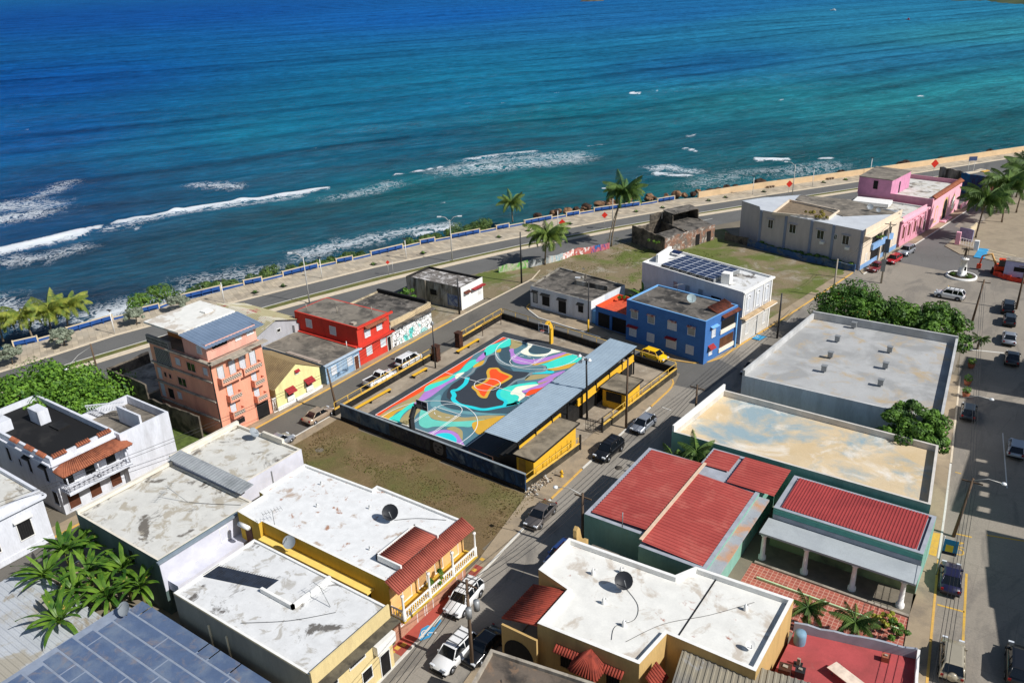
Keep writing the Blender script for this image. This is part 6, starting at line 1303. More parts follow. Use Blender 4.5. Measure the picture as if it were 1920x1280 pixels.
def vehicle(label, kind, pm, rear, front, side, cat="car", name="car", rack=False, spare=False, group=None, extra=None):
    """rear/front: ground points under the wheels on the side nearest the street; side=+1 if that side is the car's right"""
    Lh, Wd, H, zb, belt, fr, deck = KIND[kind]
    Rv = Vector(rear); Fv = Vector(front); d = (Fv-Rv).normalized(); nrm = Vector((d.y, -d.x))
    c = (Rv+Fv)/2-nrm*side*(Wd/2-.1)
    r = T(name, label, cat, (0, 0, 0), group)
    X = lambda f: Lh/2-f*Lh
    st = [(0.0, .55, .42, .80), (.02, .62, .30, .90), (.08, zb-.06, .25, .98), (fr[0], zb+.06, .22, 1.0), (fr[0]+.03, belt, .22, 1.0), (.6, belt, .22, 1.0)]
    if kind == "pickup": st += [(.63, belt-.02, .22, 1.0), (.985, belt-.04, .26, .98), (1.0, belt-.1, .40, .95)]
    elif kind == "sedan": st += [(fr[3], belt, .24, .99), (.97, deck-.04, .28, .93), (1.0, .62, .4, .86)]
    else: st += [(.93, belt, .24, .98), (.985, belt-.04, .28, .95), (1.0, .62, .4, .9)]
    mb = MB(); n = 10; vs = []
    for f, top, bot, wf in st:
        w = Wd/2*wf; mid = bot+(top-bot)*.55
        vs += [(X(f), y, z) for y, z in ((-w*.9, bot), (-w, bot+.12), (-w, mid), (-w*.97, top-.10), (-w*.86, top), (w*.86, top), (w*.97, top-.10), (w, mid), (w, bot+.12), (w*.9, bot))]
    fs = [(i*n+j, (i+1)*n+j, (i+1)*n+(j+1) % n, i*n+(j+1) % n) for i in range(len(st)-1) for j in range(n)]
    fs += [tuple(range(n)), tuple(range((len(st)-1)*n+n-1, (len(st)-1)*n-1, -1))]
    mb.add(vs, fs, 0, True); body = mb.build("body", pm, r)
    # glasshouse
    w0, w1 = Wd/2*.88, Wd/2*.70; a0, a1, b1, b0 = X(fr[0]+.005), X(fr[1]), X(fr[2]), X(fr[3]); zt = H-.03
    k = MB(); B0 = [(a0, -w0, belt), (a0, w0, belt), (b0, w0, belt), (b0, -w0, belt)]; T0 = [(a1, -w1, zt), (a1, w1, zt), (b1, w1, zt), (b1, -w1, zt)]
    k.add(B0+T0, [(0, 1, 5, 4), (2, 3, 7, 6), (1, 2, 6, 5), (3, 0, 4, 7)]); k.build("windows", m_cglass, r)
    k = MB(); k.add([(a1+.04, -w1-.03, zt), (a1+.04, w1+.03, zt), (b1-.04, w1+.03, zt), (b1-.04, -w1-.03, zt), (a1-.1, -w1*.8, H+.02), (a1-.1, w1*.8, H+.02), (b1+.1, w1*.8, H+.02), (b1+.1, -w1*.8, H+.02)],
                    [(4, 7, 6, 5), (0, 1, 5, 4), (1, 2, 6, 5), (2, 3, 7, 6), (3, 0, 4, 7), (0, 3, 2, 1)]); k.build("roof", pm, r)
    def pil(a_, b_, r_): MB().tube([a_, b_], r_, 5).build("pillar", pm, r)
    for s_ in (-1, 1):
        pil((a0, s_*w0, belt), (a1, s_*w1, zt), .045); pil((b0, s_*w0, belt), (b1, s_*w1, zt), .06)
        for q in ((.5,) if kind == "pickup" else ((.45, .78) if kind in ("suv", "wagon") else (.5,))):
            xm = a1+(b1-a1)*q; pil((xm+.03, s_*(w0+.005), belt), (xm, s_*(w1+.015), zt), .04)
    rw = .33 if kind in ("suv", "pickup") else .30
    for f in (.19, .81):
        for s_ in (-1, 1):
            k = MB(); y0 = s_*(Wd/2-.2); y1 = s_*(Wd/2+.015); k.tube([(X(f), y0, rw), (X(f), y1, rw)], rw, 14); wh_ = k.build("wheel", m_tyre, r)
            k = MB(); k.tube([(X(f), y1, rw), (X(f), y1+s_*.012, rw)], rw*.62, 10); k.build("rim", m_rim, wh_)
            k = MB(); pts = [(X(f)+(rw+.07)*math.cos(t), y1-s_*.012, rw+(rw+.07)*math.sin(t)) for t in np.linspace(-.15, math.pi+.15, 11)]; k.tube(pts, .05, 4); k.build("wheel_arch", m_trim if kind in ("suv", "pickup") else pm, r)
    for s_ in (-1, 1):
        k = MB(); k.box((Lh/2-.22, s_*Wd*.33-.2, zb-.25), (Lh/2-.035, s_*Wd*.33+.2, zb-.10)); k.build("headlight", m_lampw, r)
        k = MB(); k.box((-Lh/2+.0, s_*Wd*.38-.12, .68), (-Lh/2+.1, s_*Wd*.38+.1, .9)); k.build("tail_light", m_lampr, r)
        k = MB(); k.box((a0-.25, s_*(w0+.08)-.09, belt-.02), (a0-.12, s_*(w0+.08)+.09, belt+.12)); k.build("mirror", pm, r)
    k = MB(); k.box((Lh/2-.12, -Wd*.28, .42), (Lh/2+.01, Wd*.28, .58)); k.build("grille", m_trim, r)
    k = MB(); k.box((Lh/2-.14, -Wd*.45, .26), (Lh/2+.02, Wd*.45, .40)); k.build("front_bumper", m_trim if kind != "sedan" else pm, r)
    k = MB(); k.box((-Lh/2-.05, -Wd*.45, .34), (-Lh/2+.12, Wd*.45, .50)); k.build("rear_bumper", m_trim, r)
    if kind == "pickup":
        k = MB(); k.box((X(.98), -Wd*.40, belt-.03), (X(.64), Wd*.40, belt+.006)); k.build("load_bed", m_trim, r)
        for s_ in (-1, 1): k = MB(); k.box((X(.99), s_*Wd*.44-.05, belt-.04), (X(.63), s_*Wd*.44+.05, belt+.1)); k.build("bed_side", pm, r)
        k = MB(); k.box((X(.998), -Wd*.44, belt-.2), (X(.985), Wd*.44, belt+.1)); k.build("tailgate", pm, r)
    if rack:
        for s_ in (-1, 1): k = MB(); k.tube([(a1-.1, s_*w1*.9, H+.09), (b1+.1, s_*w1*.9, H+.09)], .035, 5); k.build("roof_rail", m_trim, r)
        for q in (.2, .5, .8): xm = a1+(b1-a1)*q; k = MB(); k.tube([(xm, -w1*.9, H+.1), (xm, w1*.9, H+.1)], .03, 5); k.build("cross_bar", m_trim, r)
    if spare:
        k = MB(); k.tube([(-Lh/2-.02, 0, .95), (-Lh/2-.24, 0, .95)], .36, 16); k.build("spare_wheel", pm, r)
    r.location = (c.x, c.y, .03); r.rotation_euler = (0, 0, math.atan2(d.y, d.x)); return r
def at_heading(c, deg, wb=2.6):
    t = math.radians(deg); d = (math.cos(t)*wb/2, math.sin(t)*wb/2); return (c[0]-d[0], c[1]-d[1]), (c[0]+d[0], c[1]+d[1])
p_white = paint("white", (226,226,224)); p_sil = paint("silver", (164,168,174), .5); p_beige = paint("champagne", (172,152,130), .3); p_black = paint("black", (22,22,24)); p_grey = paint("gunmetal", (104,98,94), .4)
p_yel = paint("yellow", (246,196,14)); p_red = paint("red", (170,22,28)); p_mar = paint("maroon", (110,24,30)); p_navy = paint("navy", (28,26,58)); p_tan = paint("sand", (176,166,144), .3); p_bluec = paint("blue", (34,58,110)); p_dgreen = paint("charcoal", (44,50,56), .3)
vehicle("champagne sedan parked beside the mural wall corner", "sedan", p_beige, (-4.79,-5.59), (-4.79,-3.10), 1)
vehicle("silver car half hidden behind the pale stained roof", "hatch", p_sil, *at_heading((-4.80,-11.61), 90), 0)
vehicle("white pickup truck with empty dark load bed", "pickup", p_white, (-5.18,5.81), (-5.04,9.01), 1, "pickup", "pickup_truck")
vehicle("white wagon parked ahead of the pickup", "wagon", p_white, (-5.66,12.71), (-5.63,15.52), 1)
vehicle("bright yellow hatchback beside the deep blue house", "hatch", p_yel, (21.94,32.85), (24.57,32.43), 1)
vehicle("silver hatchback beside the wooden pole at the court gate", "hatch", p_sil, (31.53,16.04), (31.35,13.47), -1)
vehicle("black SUV in front of the long yellow booth", "suv", p_black, (30.84,8.66), (30.69,5.87), -1, rack=True)
vehicle("gunmetal sedan driving past the dry lot", "sedan", p_grey, (30.62,-5.97), (30.79,-8.53), -1)
vehicle("white SUV with bare roof parked at the red pavement", "suv", p_white, (31.55,-20.03), (31.81,-22.58), -1, rack=True)
vehicle("white people carrier with roof bars at the bottom of the street", "suv", p_white, (34.94,-25.73), (34.94,-28.09), -1, rack=True)
vehicle("black car in the shade behind the utility pole", "sedan", p_black, *at_heading((35.7,-25.0), -92), 0)
vehicle("blue car in the shade beside the sea green wall", "hatch", p_bluec, *at_heading((35.0,-11.6), -92), 0)
vehicle("charcoal car in the shade of the hall parapet", "sedan", p_dgreen, *at_heading((36.6,36.6), -95), 0)
vehicle("maroon sedan parked under the utility pole", "sedan", p_mar, *at_heading((41.31,88.20), -102), 0)
vehicle("bright red hatchback ahead of the maroon sedan", "hatch", p_red, *at_heading((43.11,94.10), -102), 0)
vehicle("silver SUV parked in front of the pink house", "suv", p_sil, *at_heading((44.13,100.22), -101), 0)
vehicle("white SUV crossing the square beside the trees", "suv", p_white, (56.05,78.40), (53.32,78.58), -1, rack=True)
vehicle("black SUV on the coast road beyond the pink building", "suv", p_black, *at_heading((44.94,168.76), 58), 0)
for c, lb, kd, pm in (((63.37,77.81), "black SUV first in the shaded row by the square", "suv", p_black), ((64.12,72.38), "charcoal hatchback second in the shaded row by the square", "hatch", p_dgreen), ((64.80,64.80), "silver sedan third in the shaded row by the square", "sedan", p_sil), ((65.89,57.60), "black sedan last in the shaded row by the square", "sedan", p_black)):
    vehicle(lb, kd, pm, *at_heading(c, 94), 0, group="cars parked in the shade by the square")
vehicle("charcoal hatchback parked in shade near the round tree", "hatch", p_dgreen, *at_heading((63.08,38.10), 95), 0)
vehicle("pale silver car at the right edge in the shade", "hatch", p_sil, *at_heading((68.79,31.54), 92), 0)
vehicle("navy sedan parked beside the yellow bay lines", "sedan", p_navy, *at_heading((66.17,4.20), 97), 0)
vehicle("sand coloured SUV with spare wheel on its tail", "suv", p_tan, *at_heading((67.83,-6.21), 97), 0, rack=False, spare=True)
vehicle("black car in deep shade at the lower right edge", "suv", p_black, *at_heading((72.24,-4.04), 95), 0)

# ------------------------------------------------------------------ vegetation
def leafmat(name, a, b, c=None, ca=.3, scale=.5, rough=.6, trans=.25):
    if name in MATS: return MATS[name]
    m, n, l, bs = nodes_of(name); p = position(n); oi = n.new("ShaderNodeObjectInfo")
    col = ramp(n, l, noise(n, l, p, scale, 4, .6), [(.36, s2l(a)), (.64, s2l(b))])
    if c: k = ramp(n, l, noise(n, l, offset(n, l, p, (7, 3, 1)), scale*1.8, 5, .7), [(1-ca, (0, 0, 0)), (1-ca+.04, (1, 1, 1))]); col = mixc(n, l, k, col, s2l(c))
    l.new(col, bs.inputs["Base Color"]); bs.inputs["Roughness"].default_value = rough; bs.inputs["Specular IOR Level"].default_value = .35
    tr = n.new("ShaderNodeBsdfTranslucent"); l.new(col, tr.inputs[0]); mx = n.new("ShaderNodeMixShader"); mx.inputs[0].default_value = trans
    l.new(bs.outputs[0], mx.inputs[1]); l.new(tr.outputs[0], mx.inputs[2]); l.new(mx.outputs[0], n["Material Output"].inputs[0]); MATS[name] = m; return m
m_palm = leafmat("palm_leaf", (70,96,40), (126,146,62), (176,158,70), .26, 1.0); m_palmy = leafmat("palm_leaf_yellow", (92,118,44), (156,160,64), (206,176,80), .34, 1.0); m_palmd = leafmat("palm_leaf_dark", (56,84,36), (104,132,56), (196,160,50), .24, .8)
m_bark = WX("palm_bark", (138,124,104), (96,86,72), .45, 2, .1); m_wood = WX("tree_bark", (110,96,80), (76,66,56), .45, 1.5, .1)
m_leafg = leafmat("tree_leaf", (40,82,26), (126,168,56), (150,160,70), .3, .9); m_leafd = leafmat("tree_leaf_dark", (32,64,26), (112,152,56), (128,120,60), .3, .9); m_leafr = leafmat("flamboyant_leaf", (42,78,28), (102,142,50), (206,70,34), .36, .5)
m_sgrape = leafmat("sea_grape_leaf", (50,78,36), (104,128,62), (150,110,70), .28, .8); m_grey_l = leafmat("silver_shrub_leaf", (118,128,106), (160,168,146), None, .3, 1.5); m_ban = leafmat("banana_leaf", (52,94,32), (116,150,50), (200,172,84), .36, .7, .45, .3); m_bush = leafmat("bush_leaf", (60,100,36), (120,150,60), None, .3, 1.2)
_frond = {}
def frond_mesh(L, droop, m, seed):
    key = (round(L, 1), round(droop, 2), m.name, seed)
    if key in _frond: return _frond[key]
    rg = random.Random(seed); mb = MB(); pts = []; n = 12
    for i in range(n+1):
        t = i/n; a = .75-droop*2.1*t; 
        if i == 0: pts.append(Vector((0, 0, 0)))
        else: pts.append(pts[-1]+Vector((math.cos(a), 0, math.sin(a)))*L/n)
    mb.tube(pts, [.05*(1-i/n)+.012 for i in range(n+1)], 4)
    k = 34
    for i in range(k):
        t = .08+.9*i/k; f = t*n; j = min(int(f), n-1); p = pts[j].lerp(pts[j+1], f-j); tg = (pts[j+1]-pts[j]).normalized()
        ln = L*.30*math.sin(math.pi*min(1, t*.85+.18))**.6*rg.uniform(.85, 1.1)
        for s in (-1, 1):
            d = (tg*.55+Vector((0, s, 0))*.8+Vector((0, 0, -.75-rg.random()*.6))).normalized(); w = tg*.045*L/3
            e = p+d*ln; mdl = p+d*ln*.5+Vector((0, 0, .03))
            mb.add([p-w*.6, p+w*.6, mdl+w, e, mdl-w], [(0, 1, 2, 3, 4)])
    _frond[key] = mb.mesh("frond", m); return _frond[key]
def palm(label, base, h, lean, L, m, nf=15, seed=1, group=None, trunk_r=.16, z0=0.0):
    rg = random.Random(seed); r = T("palm_tree", label, "palm", (base[0], base[1], z0), group)
    pts = [(lean[0]*(t**1.6), lean[1]*(t**1.6), h*t) for t in np.linspace(0, 1, 9)]
    mb = MB(); mb.tube(pts, [trunk_r*(1.35 if i == 0 else 1.05-.3*i/8) for i in range(9)], 8)
    o = bpy.data.objects.new("trunk", mb.mesh("trunk", m_bark)); COL.objects.link(o); o.parent = r
    top = pts[-1]
    nf = int(nf*1.5)
    for i in range(nf):
        t = i/nf; az_ = i*2.4+rg.uniform(-.2, .2); dr = .34+.95*t+rg.uniform(-.08, .08); me_ = frond_mesh(L*(1.0 if t < .8 else .85), round(dr*4)/4, m, rg.randint(0, 1))
        f = bpy.data.objects.new("frond", me_); COL.objects.link(f); f.parent = r; f.location = top; f.rotation_euler = (rg.uniform(-.15, .15), (-.25+.65*t), az_)
        s_ = rg.uniform(.88, 1.1); f.scale = (s_, s_, s_)
    return r
SHP = "young coconut palms on the shore"
palm("yellow green shore palm at the far left edge of the picture", (-71.34,-12.11), 3.6, (-.3,.3), 3.6, m_palmy, 13, 3, SHP, z0=-1.0)
palm("yellow green shore palm, left one of the clustered trio", (-68.34,-8.83), 4.2, (-.6,-.4), 4.2, m_palmy, 15, 4, SHP, z0=-1.2)
palm("yellow green shore palm, middle one of the clustered trio", (-67.28,-6.18), 4.6, (.2,.3), 4.4, m_palmy, 15, 5, SHP, z0=-1.2)
palm("yellow green shore palm, right one of the clustered trio", (-68.36,-2.87), 4.2, (.5,.6), 4.2, m_palmy, 14, 6, SHP, z0=-1.4)
palm("short palm standing outside the blue seawall", (-37.11,85.64), 4.6, (-.3,.2), 4.2, m_palm, 15, 7, z0=-.8)
palm("coconut palm leaning over the green graffiti wall", (-12.80,61.21), 6.2, (.4,.3), 5.2, m_palm, 18, 8)
palm("tall coconut palm with curved trunk beside the ruin", (-7.13,77.40), 11.2, (1.2,2.6), 5.2, m_palmd, 20, 9)
palm("slender second trunk palm crossing the tall palm by the ruin", (-7.94,77.78), 10.6, (1.6,3.2), 4.0, m_palmd, 9, 19, trunk_r=.11)
for i, (b_, h, lb) in enumerate((((53.84,117.10), 8.2, "coconut palm behind the white balustrade in the square"), ((56.93,131.43), 8.6, "coconut palm second from the balustrade in the square"), ((58.70,140.97), 8.2, "coconut palm third from the balustrade in the square"), ((60.02,149.33), 8.4, "coconut palm at the right edge beside the coast junction"), ((57.30,156.10), 7.4, "coconut palm farthest up the square by the coast road"))):
    palm(lb, b_, h, (.5*(-1)**i, .4), 5.8, m_palmd, 22, 20+i, "coconut palms around the square")
palm("bushy small palm leaning on the green wall by the red roof", (38.4,5.9), 3.0, (.2,.0), 2.4, m_palmd, 13, 31); palm("small straight palm between green wall and red roof", (40.9,5.8), 4.6, (.1,.2), 2.5, m_palmd, 13, 32)
palm("left small palm in the red tiled patio", (56.94,-8.44), 2.2, (.1,.1), 2.0, m_palmd, 12, 33); palm("right small palm in the red tiled patio", (60.63,-8.27), 2.3, (.1,.1), 2.2, m_palmd, 12, 34)
palm("potted palm at the kerb beside the round tree", (61.38,59.64), 1.6, (.1,0), 1.6, m_palmd, 10, 35)

def leaf_blob(mb, rg, c, rad, n, size, flat=.75):
    """clumps of small leaf faces spread through an ellipsoid shell"""
    for _ in range(n):
        u = rg.uniform(-1, 1); t = rg.uniform(0, 2*math.pi); s = math.sqrt(1-u*u); q = rg.uniform(.55, 1.0)**.6
        d = Vector((s*math.cos(t), s*math.sin(t), u)); p = Vector(c)+Vector((d.x*rad*q, d.y*rad*q, d.z*rad*q*flat))
        nn = (d+Vector((rg.uniform(-.7, .7), rg.uniform(-.7, .7), rg.uniform(-.2, .9)))).normalized(); a = nn.orthogonal().normalized(); ang = rg.uniform(0, 6.28)
        a = (a*math.cos(ang)+nn.cross(a)*math.sin(ang)); b = nn.cross(a); sz = size*rg.uniform(.7, 1.3)
        mb.add([p-a*sz*.5, p+b*sz*.32, p+a*sz*.6, p-b*sz*.32], [(0, 3, 2, 1)])
def tree(name, label, base, h, rx, ry, rz_, m, clumps=40, per=170, leaf=.34, seed=1, trunk=.28, cat="tree", group=None, zc=None, z0=0.0):
    rg = random.Random(seed); r = T(name, label, cat, (base[0], base[1], z0), group); zc = h-rz_ if zc is None else zc
    mb = MB(); mb.tube([(0, 0, 0), (.1, .05, zc*.45), (.05, .1, zc*.8)], [trunk, trunk*.8, trunk*.6], 8)
    tips = []
    for i in range(clumps):
        u = rg.uniform(-.35, 1); t = i*2.4+rg.uniform(-.4, .4); s = math.sqrt(max(0, 1-u*u)); q = rg.uniform(.5, 1.0)
        tips.append(Vector((s*math.cos(t)*rx*q, s*math.sin(t)*ry*q, zc+u*rz_*q)))
    for tp in tips[::3]: mb.tube([(.05, .1, zc*.7), tuple(Vector((.05, .1, zc*.7)).lerp(tp, .5)+Vector((0, 0, .3))), tuple(tp)], [trunk*.35, trunk*.22, trunk*.08], 5)
    o = bpy.data.objects.new("trunk", mb.mesh("trunk", m_wood)); COL.objects.link(o); o.parent = r
    mb = MB()
    for tp in tips: leaf_blob(mb, rg, tp, min(rx, ry)*rg.uniform(.16, .36), per, leaf*rg.uniform(.8, 1.25))
    o = bpy.data.objects.new("crown", mb.mesh("crown", m)); COL.objects.link(o); o.parent = r; return r
tree("broad_tree", "broad bright green tree behind the black roofed house", (-33.02,-22.94), 7.2, 9.4, 8.2, 4.0, m_leafg, 96, 230, .42, 1, .35)
tree("broad_tree", "green tree at the left edge beside the coast road", (-38,-37), 5.6, 6.5, 6.5, 3.0, m_leafg, 46, 220, .42, 2, .3)
tree("flamboyant_tree", "flamboyant tree with red blossoms at the corner of the hall", (45.0,54.6), 7.8, 5.4, 6.0, 3.7, m_leafr, 72, 210, .34, 3, .35)
tree("broad_tree", "dark green tree between the flamboyant and the white SUV", (51.2,54.4), 7.2, 4.6, 5.4, 3.5, m_leafd, 58, 220, .38, 4)
tree("broad_tree", "dark green tree overhanging the corner of the hall roof", (56.2,54.2), 7.0, 4.2, 5.8, 3.4, m_leafd, 58, 220, .38, 5)
tree("round_tree", "round glossy tree between the hall and the sand roofed building", (58.9,22.9), 7.4, 3.5, 3.2, 3.3, m_leafd, 46, 230, .34, 6)
tree("small_tree", "small leafy tree between the graffiti garage and the mildewed house", (-20.5,30.0), 3.9, 2.0, 2.2, 1.7, m_leafg, 16, 150, .30, 7, .12)
tree("dry_shrub", "dry brown shrub behind the annex of the colonial house", (-24.5,-22.2), 3.0, 2.4, 2.2, 1.4, leafmat("dry_leaf", (122,104,66), (166,146,98), (110,120,60), .4, 1.0), 16, 130, .34, 8, .1, "shrub")
tree("courtyard_tree", "small tree in the roof courtyard of the taupe building", (28.98,90.43), 1.6, 2.6, 1.2, .9, leafmat("olive_leaf", (120,110,50), (166,150,72), None, .3, 1.2), 12, 120, .26, 9, .08, z0=7.4)
tree("balcony_plant", "leafy plant filling the balcony of the peach front", (40.22,92.60), 1.6, .8, 1.8, 1.0, m_bush, 10, 110, .24, 10, .05, "plant", z0=4.2)
tree("balcony_plant", "green plant on the tiled balcony of the mustard house", (29.9,-23.6), 1.5, .5, 1.3, .7, m_bush, 8, 90, .26, 11, .04, "plant", z0=3.3)
tree("yellow_shrub", "yellow green potted shrub in the tiled patio corner", (62.52,-4.82), 1.9, .9, .9, .8, leafmat("lime_leaf", (150,156,50), (200,196,80), None, .3, 2), 10, 90, .2, 12, .06, "shrub")
tree("dark_shrub", "dark green shrub in the corner of the tiled patio", (63.50,-5.40), 1.6, 1.0, 1.2, .8, m_leafd, 10, 90, .22, 13, .06, "shrub")
for i, (px_, lb) in enumerate((((-57.98,-16.91), "round silver shrub on the promenade at the left edge"), ((-57.66,-9.08), "round silver shrub on the promenade beside the street lamp"), ((-55.50,2.11), "round silver shrub on the promenade nearest the coral tower"), ((-54.35,9.57), "round silver shrub on the promenade behind the white slab roof"))):
    tree("silver_shrub", lb, px_, 3.1, 1.75, 1.75, 1.25, m_grey_l, 26, 130, .26, 40+i, .1, "shrub", "silver shrubs on the promenade", zc=1.8)
def hedge(label, pts, h, w, m, seed, n=900, z0=-1.2, cat="hedge"):
    rg = random.Random(seed); r = T("shore_hedge", label, cat, (pts[0][0], pts[0][1], z0)); mb = MB()
    st_ = MB()
    for a, b in zip(pts[:-1], pts[1:]):
        L = math.hypot(b[0]-a[0], b[1]-a[1]); k = max(1, int(L/.7))
        for i in range(k):
            f = (i+rg.random())/k; c = (a[0]+(b[0]-a[0])*f+rg.uniform(-w, w)*.6, a[1]+(b[1]-a[1])*f+rg.uniform(-w, w)*.6, z0+h*rg.uniform(.35, .8))
            leaf_blob(mb, rg, c, h*rg.uniform(.28, .45), 240, .34); st_.tube([(c[0], c[1], z0), (c[0]+rg.uniform(-.2, .2), c[1], c[2])], .03, 4)
    mb.build("foliage", m, r); st_.build("stems", m_wood, r)
def sea(pts, d): return offs(pts, -d)
SG = [(-59.01,5.49),(-60.02,9.48),(-59.63,12.98)]; hedge("bright green shore hedge behind the seawall near the left lamp", sea(SG, 2.4), 4.2, 1.2, m_bush, 1)
for i, (s_, lb) in enumerate((([(-59.44,13.39),(-57.95,17.94),(-55.58,23.46)], "low sea grape strip behind the seawall beyond the coral tower roof"), ([(-55.44,26.19),(-53.93,28.73),(-53.38,31.11)], "tall sea grape clump behind the second blue wall bay"), ([(-52.21,32.46),(-50.70,37.23),(-48.20,43.43)], "sea grape clump behind the seawall left of the tall lamp"), ([(-48.21,44.19),(-47.04,48.31)], "small sea grape clump in a low wall gap"), ([(-43.86,56.11),(-42.59,59.73),(-39.99,65.46)], "thin sea grape strip beside the white surf"), ([(-39.73,66.04),(-37.85,70.18),(-35.06,75.82)], "dense sea grape hedge below the short palm"))):
    hedge(lb, sea(s_, 1.8), 3.6 if i in (1, 5) else 2.7, 1.0, m_sgrape, 3+i)
hedge("garden plants between the blue wall and the taupe building", [(18.5,90.9),(24,89.2),(31,87.4),(37.4,85.9)], 1.5, .5, m_bush, 20, z0=0.0, cat="plants")
hedge("weeds growing inside the ruined house", [(0.57,77.50),(4.02,76.95)], .7, 1.2, m_bush, 21, z0=2.2, cat="weeds")
hedge("planter greenery along the orange terrace of the carport", [(11.49,44.56),(12.24,47.19)], .7, .5, m_bush, 22, z0=2.8, cat="plants")
# banana plants: every leaf its own part
_bl = {}
def banana_mesh(seed):
    if seed in _bl: return _bl[seed]
    rg = random.Random(seed); mb = MB(); n = 9; L = 3.2; dr = (.9, 1.4, 2.0)[seed % 3]; P = [Vector((0, 0, 0))]
    for i in range(n): a = 1.15-dr*(i/n)**1.1; P.append(P[-1]+Vector((math.cos(a), 0, math.sin(a)))*L/n)
    vs = []; 
    for i, p in enumerate(P):
        t = i/n; w = .21*math.sin(math.pi*min(1, max(.04, t*1.0)))**.55 if t > .12 else .05
        vs += [p+Vector((0, -w, -.09*(w/.21)+.05+rg.uniform(-.03, .03))), p, p+Vector((0, w, -.09*(w/.21)+.05+rg.uniform(-.03, .03)))]
    fs = []
    for i in range(n): fs += [(3*i, 3*i+3, 3*i+4, 3*i+1), (3*i+1, 3*i+4, 3*i+5, 3*i+2)]
    mb.add(vs, fs, 0, True); mb.tube(P, [.04*(1-i/(n+2)) for i in range(n+1)], 4); _bl[seed] = mb.mesh("leaf", m_ban); return _bl[seed]
def banana(label, base, h, seed, nl=9, s=1.0, group="banana plants by the tin shed"):
    rg = random.Random(seed); r = T("banana_plant", label, "banana plant", (*base, 0), group); mb = MB(); mb.tube([(0, 0, 0), (.05, .05, h*.6), (.1, .05, h)], [.16, .13, .08], 7)
    o = bpy.data.objects.new("stem", mb.mesh("stem", leafmat("banana_stem", (120,130,70), (150,140,90)))); COL.objects.link(o); o.parent = r
    for i in range(nl):
        f = bpy.data.objects.new("leaf", banana_mesh(rg.randint(0, 5))); COL.objects.link(f); f.parent = r; f.location = (.1, .05, h-.15*i/nl); q = rg.uniform(.8, 1.15)*s
        f.scale = (q, q, q); f.rotation_euler = (rg.uniform(-.3, .3), -.15+.75*i/nl, i*2.4+rg.uniform(-.3, .3))
for i, (p_, h, lb) in enumerate((((-1.79,-37.59), 3.4, "tallest banana plant close to the white house front"), ((-1.79,-39.08), 3.8, "banana plant at the upper left of the clump"), ((-0.50,-41.62), 3.4, "banana plant overhanging the tin shed roof"), ((3.83,-41.35), 3.4, "banana plant in the middle of the clump"), ((4.74,-37.33), 3.6, "banana plant against the dark teal wall"), ((7.58,-37.63), 3.0, "banana plant at the right of the clump"), ((5.92,-43.96), 3.2, "lowest banana plant above the blue metal roof"), ((6.36,-40.00), 3.0, "short banana plant before the dark teal wall"), ((2.74,-39.44), 3.6, "banana plant with upright leaves in the clump centre"))):
    banana(lb, p_, h, 50+i, 22)
banana("banana plant between the blue house and the solar house", (14.2,47.4), 3.4, 71, 9, .9, "banana plants by the blue house"); banana("smaller banana plant beside the orange terrace", (13.0,48.6), 2.6, 72, 8, .8, "banana plants by the blue house")
# tufts on the lots
def tufts(name, poly_fn, n, size, m, seed, z=.08):
    rg = random.Random(seed); mb = MB(); c = 0
    while c < n:
        x, y = poly_fn(rg); c += 1; k = vnoise(np.array([x/3.0]), np.array([y/3.0]), 5)[0]
        if k < .35: continue
        for _ in range(2):
            a = rg.uniform(0, 6.28); h = size*rg.uniform(.5, 1.4); dx, dy = math.cos(a)*size*.5, math.sin(a)*size*.5; mb.add([(x-dx, y-dy, z), (x+dx, y+dy, z), (x+rg.uniform(-.1, .1), y+rg.uniform(-.1, .1), z+h)], [(0, 1, 2)])
    o = mb.build(name, m, kind="stuff"); return o
tag(tufts("grass_tufts", lambda rg: (rg.uniform(-3.2, 27.6), rg.uniform(-17.5, -4.6)), 5000, .14, leafmat("dry_tuft", (136,114,78), (116,116,62), (92,116,52), .34, .25), 1), "dry brown and green grass tufts on the lot before the mural wall", "grass")
tag(tufts("grass_tufts", lambda rg: (lambda t, s: (-10.5+t*26, 53.5+s*30))(rg.random(), rg.random()), 3500, .14, leafmat("lot_tuft", (118,116,66), (106,120,56), None, .3, .3), 2), "sparse grass tufts on the seaside lot", "grass")

# ------------------------------------------------------------------ seawall, street furniture, small things
m_cream = WX("cream_masonry", (222,204,170), (186,166,134), .36, .8, .1); m_bluew = WX("blue_wall_paint", (44,86,150), (38,68,118), .36, .8, .12)
bays = [(-64.60,-13.55),(-63.29,-10.18),(-62.45,-5.99),(-61.08,1.33),(-60.00,4.92),(-58.86,8.69),(-59.20,13.22),(-56.95,20.10),(-55.45,23.93),(-54.03,27.22),(-52.81,31.01),(-50.65,38.16),(-49.37,41.65),(-47.90,44.93),(-46.61,48.63),(-44.13,55.75),(-42.84,59.51),(-41.32,62.78),(-39.65,65.95),(-36.64,72.43),(-34.92,76.03),(-33.43,79.05),(-31.75,82.49),(-28.57,89.12),(-26.86,92.41),(-25.09,95.67),(-23.28,98.99),(-16.35,109.12),(-13.96,113.45),(-11.41,117.92)]
sw = T("seawall", "blue and cream seawall with raised bays along the promenade", "wall", (*bays[0], .13))
